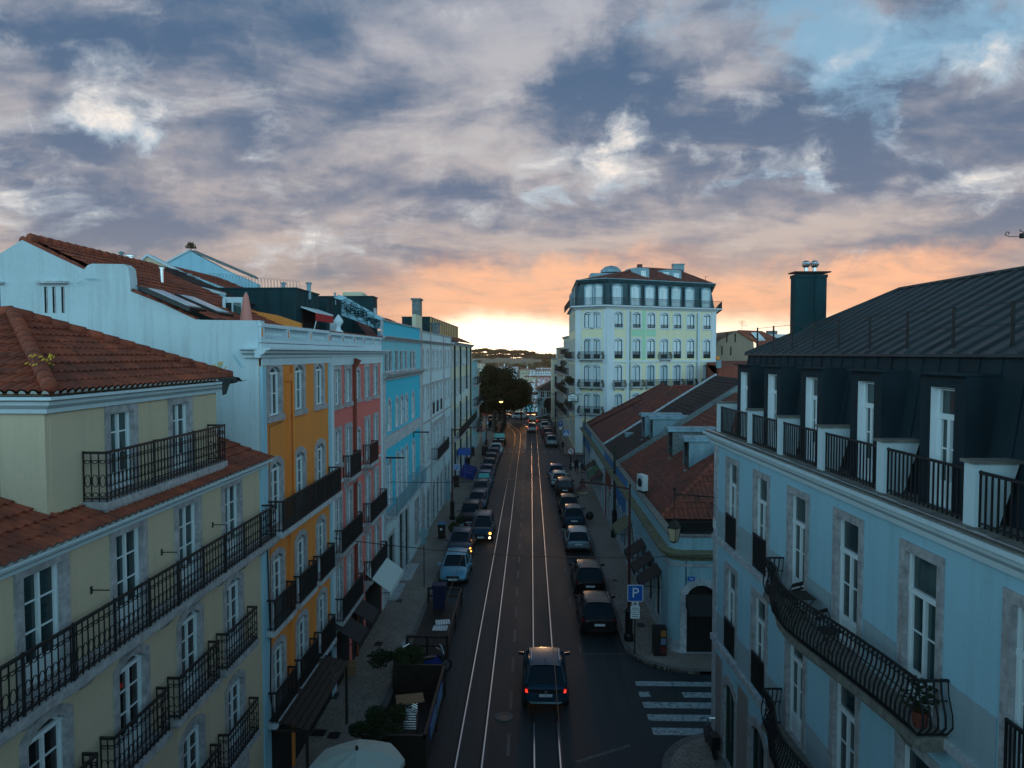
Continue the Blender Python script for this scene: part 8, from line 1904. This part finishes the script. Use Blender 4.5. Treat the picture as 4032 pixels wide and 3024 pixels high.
awning('black awning under the nearer pink building balconies', -8.05, -6.95, 28.2, 29.8, 3.0, 2.3, 'awnblack'); awning('black awning under the middle of the pink building', -8.05, -6.95, 30.4, 32.0, 3.0, 2.3, 'awnblack')
t = thing('timber_canopy', 'dark slatted timber canopy over the shop entrance of the orange building', 'canopy', (-7.5, 23.6, 2.3)); b = MB()
for k in range(6): b.hexa([(-8.05+k*.2, 21.3, 2.75-k*.06), (-7.87+k*.2, 21.3, 2.72-k*.06), (-7.87+k*.2, 26.2, 2.72-k*.06), (-8.05+k*.2, 26.2, 2.75-k*.06)], [(-8.05+k*.2, 21.3, 2.80-k*.06), (-7.87+k*.2, 21.3, 2.77-k*.06), (-7.87+k*.2, 26.2, 2.77-k*.06), (-8.05+k*.2, 26.2, 2.80-k*.06)])
rel(t, 'slats', b, M['wooddark'], t); b = MB()
for y in (21.4, 23.7, 26.1): b.box(-8.05, -6.9, y-.04, y+.04, 2.36, 2.46)
rel(t, 'beam', b, M['wooddark'], t)
for y in (21.4, 26.1): b = MB(); b.box(-6.98, -6.9, y-.04, y+.04, .13, 2.4); rel(t, 'post', b, M['wooddark'], t)
for i, (y0, y1, mt, lab) in enumerate(((34.9, 36.5, 'awnblack', 'black awning nearest the rounded corner on the right shopfronts'), (37.1, 38.7, 'awnblack', 'black awning over the second arch from the rounded corner'), (39.6, 41.4, 'awnblack', 'black awning over the third arch from the rounded corner'), (45.0, 47.6, 'mossy', 'moss-stained old awning in the middle of the right shopfronts'),
        (63.6, 65.6, 'awnmaroon', 'dark reddish awning just before the green awning on the right'), (66.2, 69.2, 'awngreen', 'green awning over the shop opposite the black people carrier'), (70.0, 72.5, 'awnblack', 'raised black awning beyond the green awning'), (90, 90.01, 'awnblack', ''))[:7]): awning(lab, XP, XP-1.0, y0, y1, 3.3, 2.6, mt)
# kiosk with posters near the arch door
g = AZ(2632, 2575, .13); t = thing('poster_box', 'low black newspaper box with orange and red posters beside the arched door', 'box', (6.0, g.y, .13)); b = MB(); b.box(-.3, .3, -.25, .25, 0, 1.3); part('case', b, M['black'], t)
for k, mt in enumerate(('posterred', 'posterblue', 'posterorange')): b = MB(); b.box(.02, .26, -.27, -.25, .15+k*.38, .45+k*.38); part('poster', b, M[mt], t)
b = MB()
for (px, py) in ((2320+0, 0),): pass
# bollards at the far corner
for i, (px, py) in enumerate(((2237, 1790), (2262, 1797))):
    g = AZ(px, py, .13); b = MB(); b.cyl((0, 0, 0), (0, 0, 1.0), .06, .05, 8); b.sphere((0, 0, 1.03), .07, 8); o = b.build('bollard', M['iron'], loc=(g.x, g.y, .13)); tag(o, ['iron bollard nearer the kerb at the far right corner', 'iron bollard nearer the wall at the far right corner'][i], 'bollard', 'bollards at the far corner')
g = AZ(2870, 2995, .13); t = thing('scooter', 'dark scooter parked against the near right corner wall', 'motorcycle', (6.35, 24.6, .13))
b = MB(); b.prism([(-.6, .35), (.5, .35), (.55, .6), (0, .5), (-.2, .8), (-.7, .85)], -.14, .14, 'x'); part('body', b, M['black'], t); b = MB(); b.tube([(-.3, .35, 1.0), (0, .45, .95), (.3, .35, 1.0)], .02, 5); b.cyl((0, .6, .3), (0, .42, .97), .03, n=6); part('handlebar', b, M['steel'], t)
for yy in (-.5, .6): b = MB(); pts = [(0, yy+.2*math.cos(a*PI/8), .24+.2*math.sin(a*PI/8)) for a in range(17)]; b.tube(pts, .05, 6); part('wheel', b, M['tyre'], t)
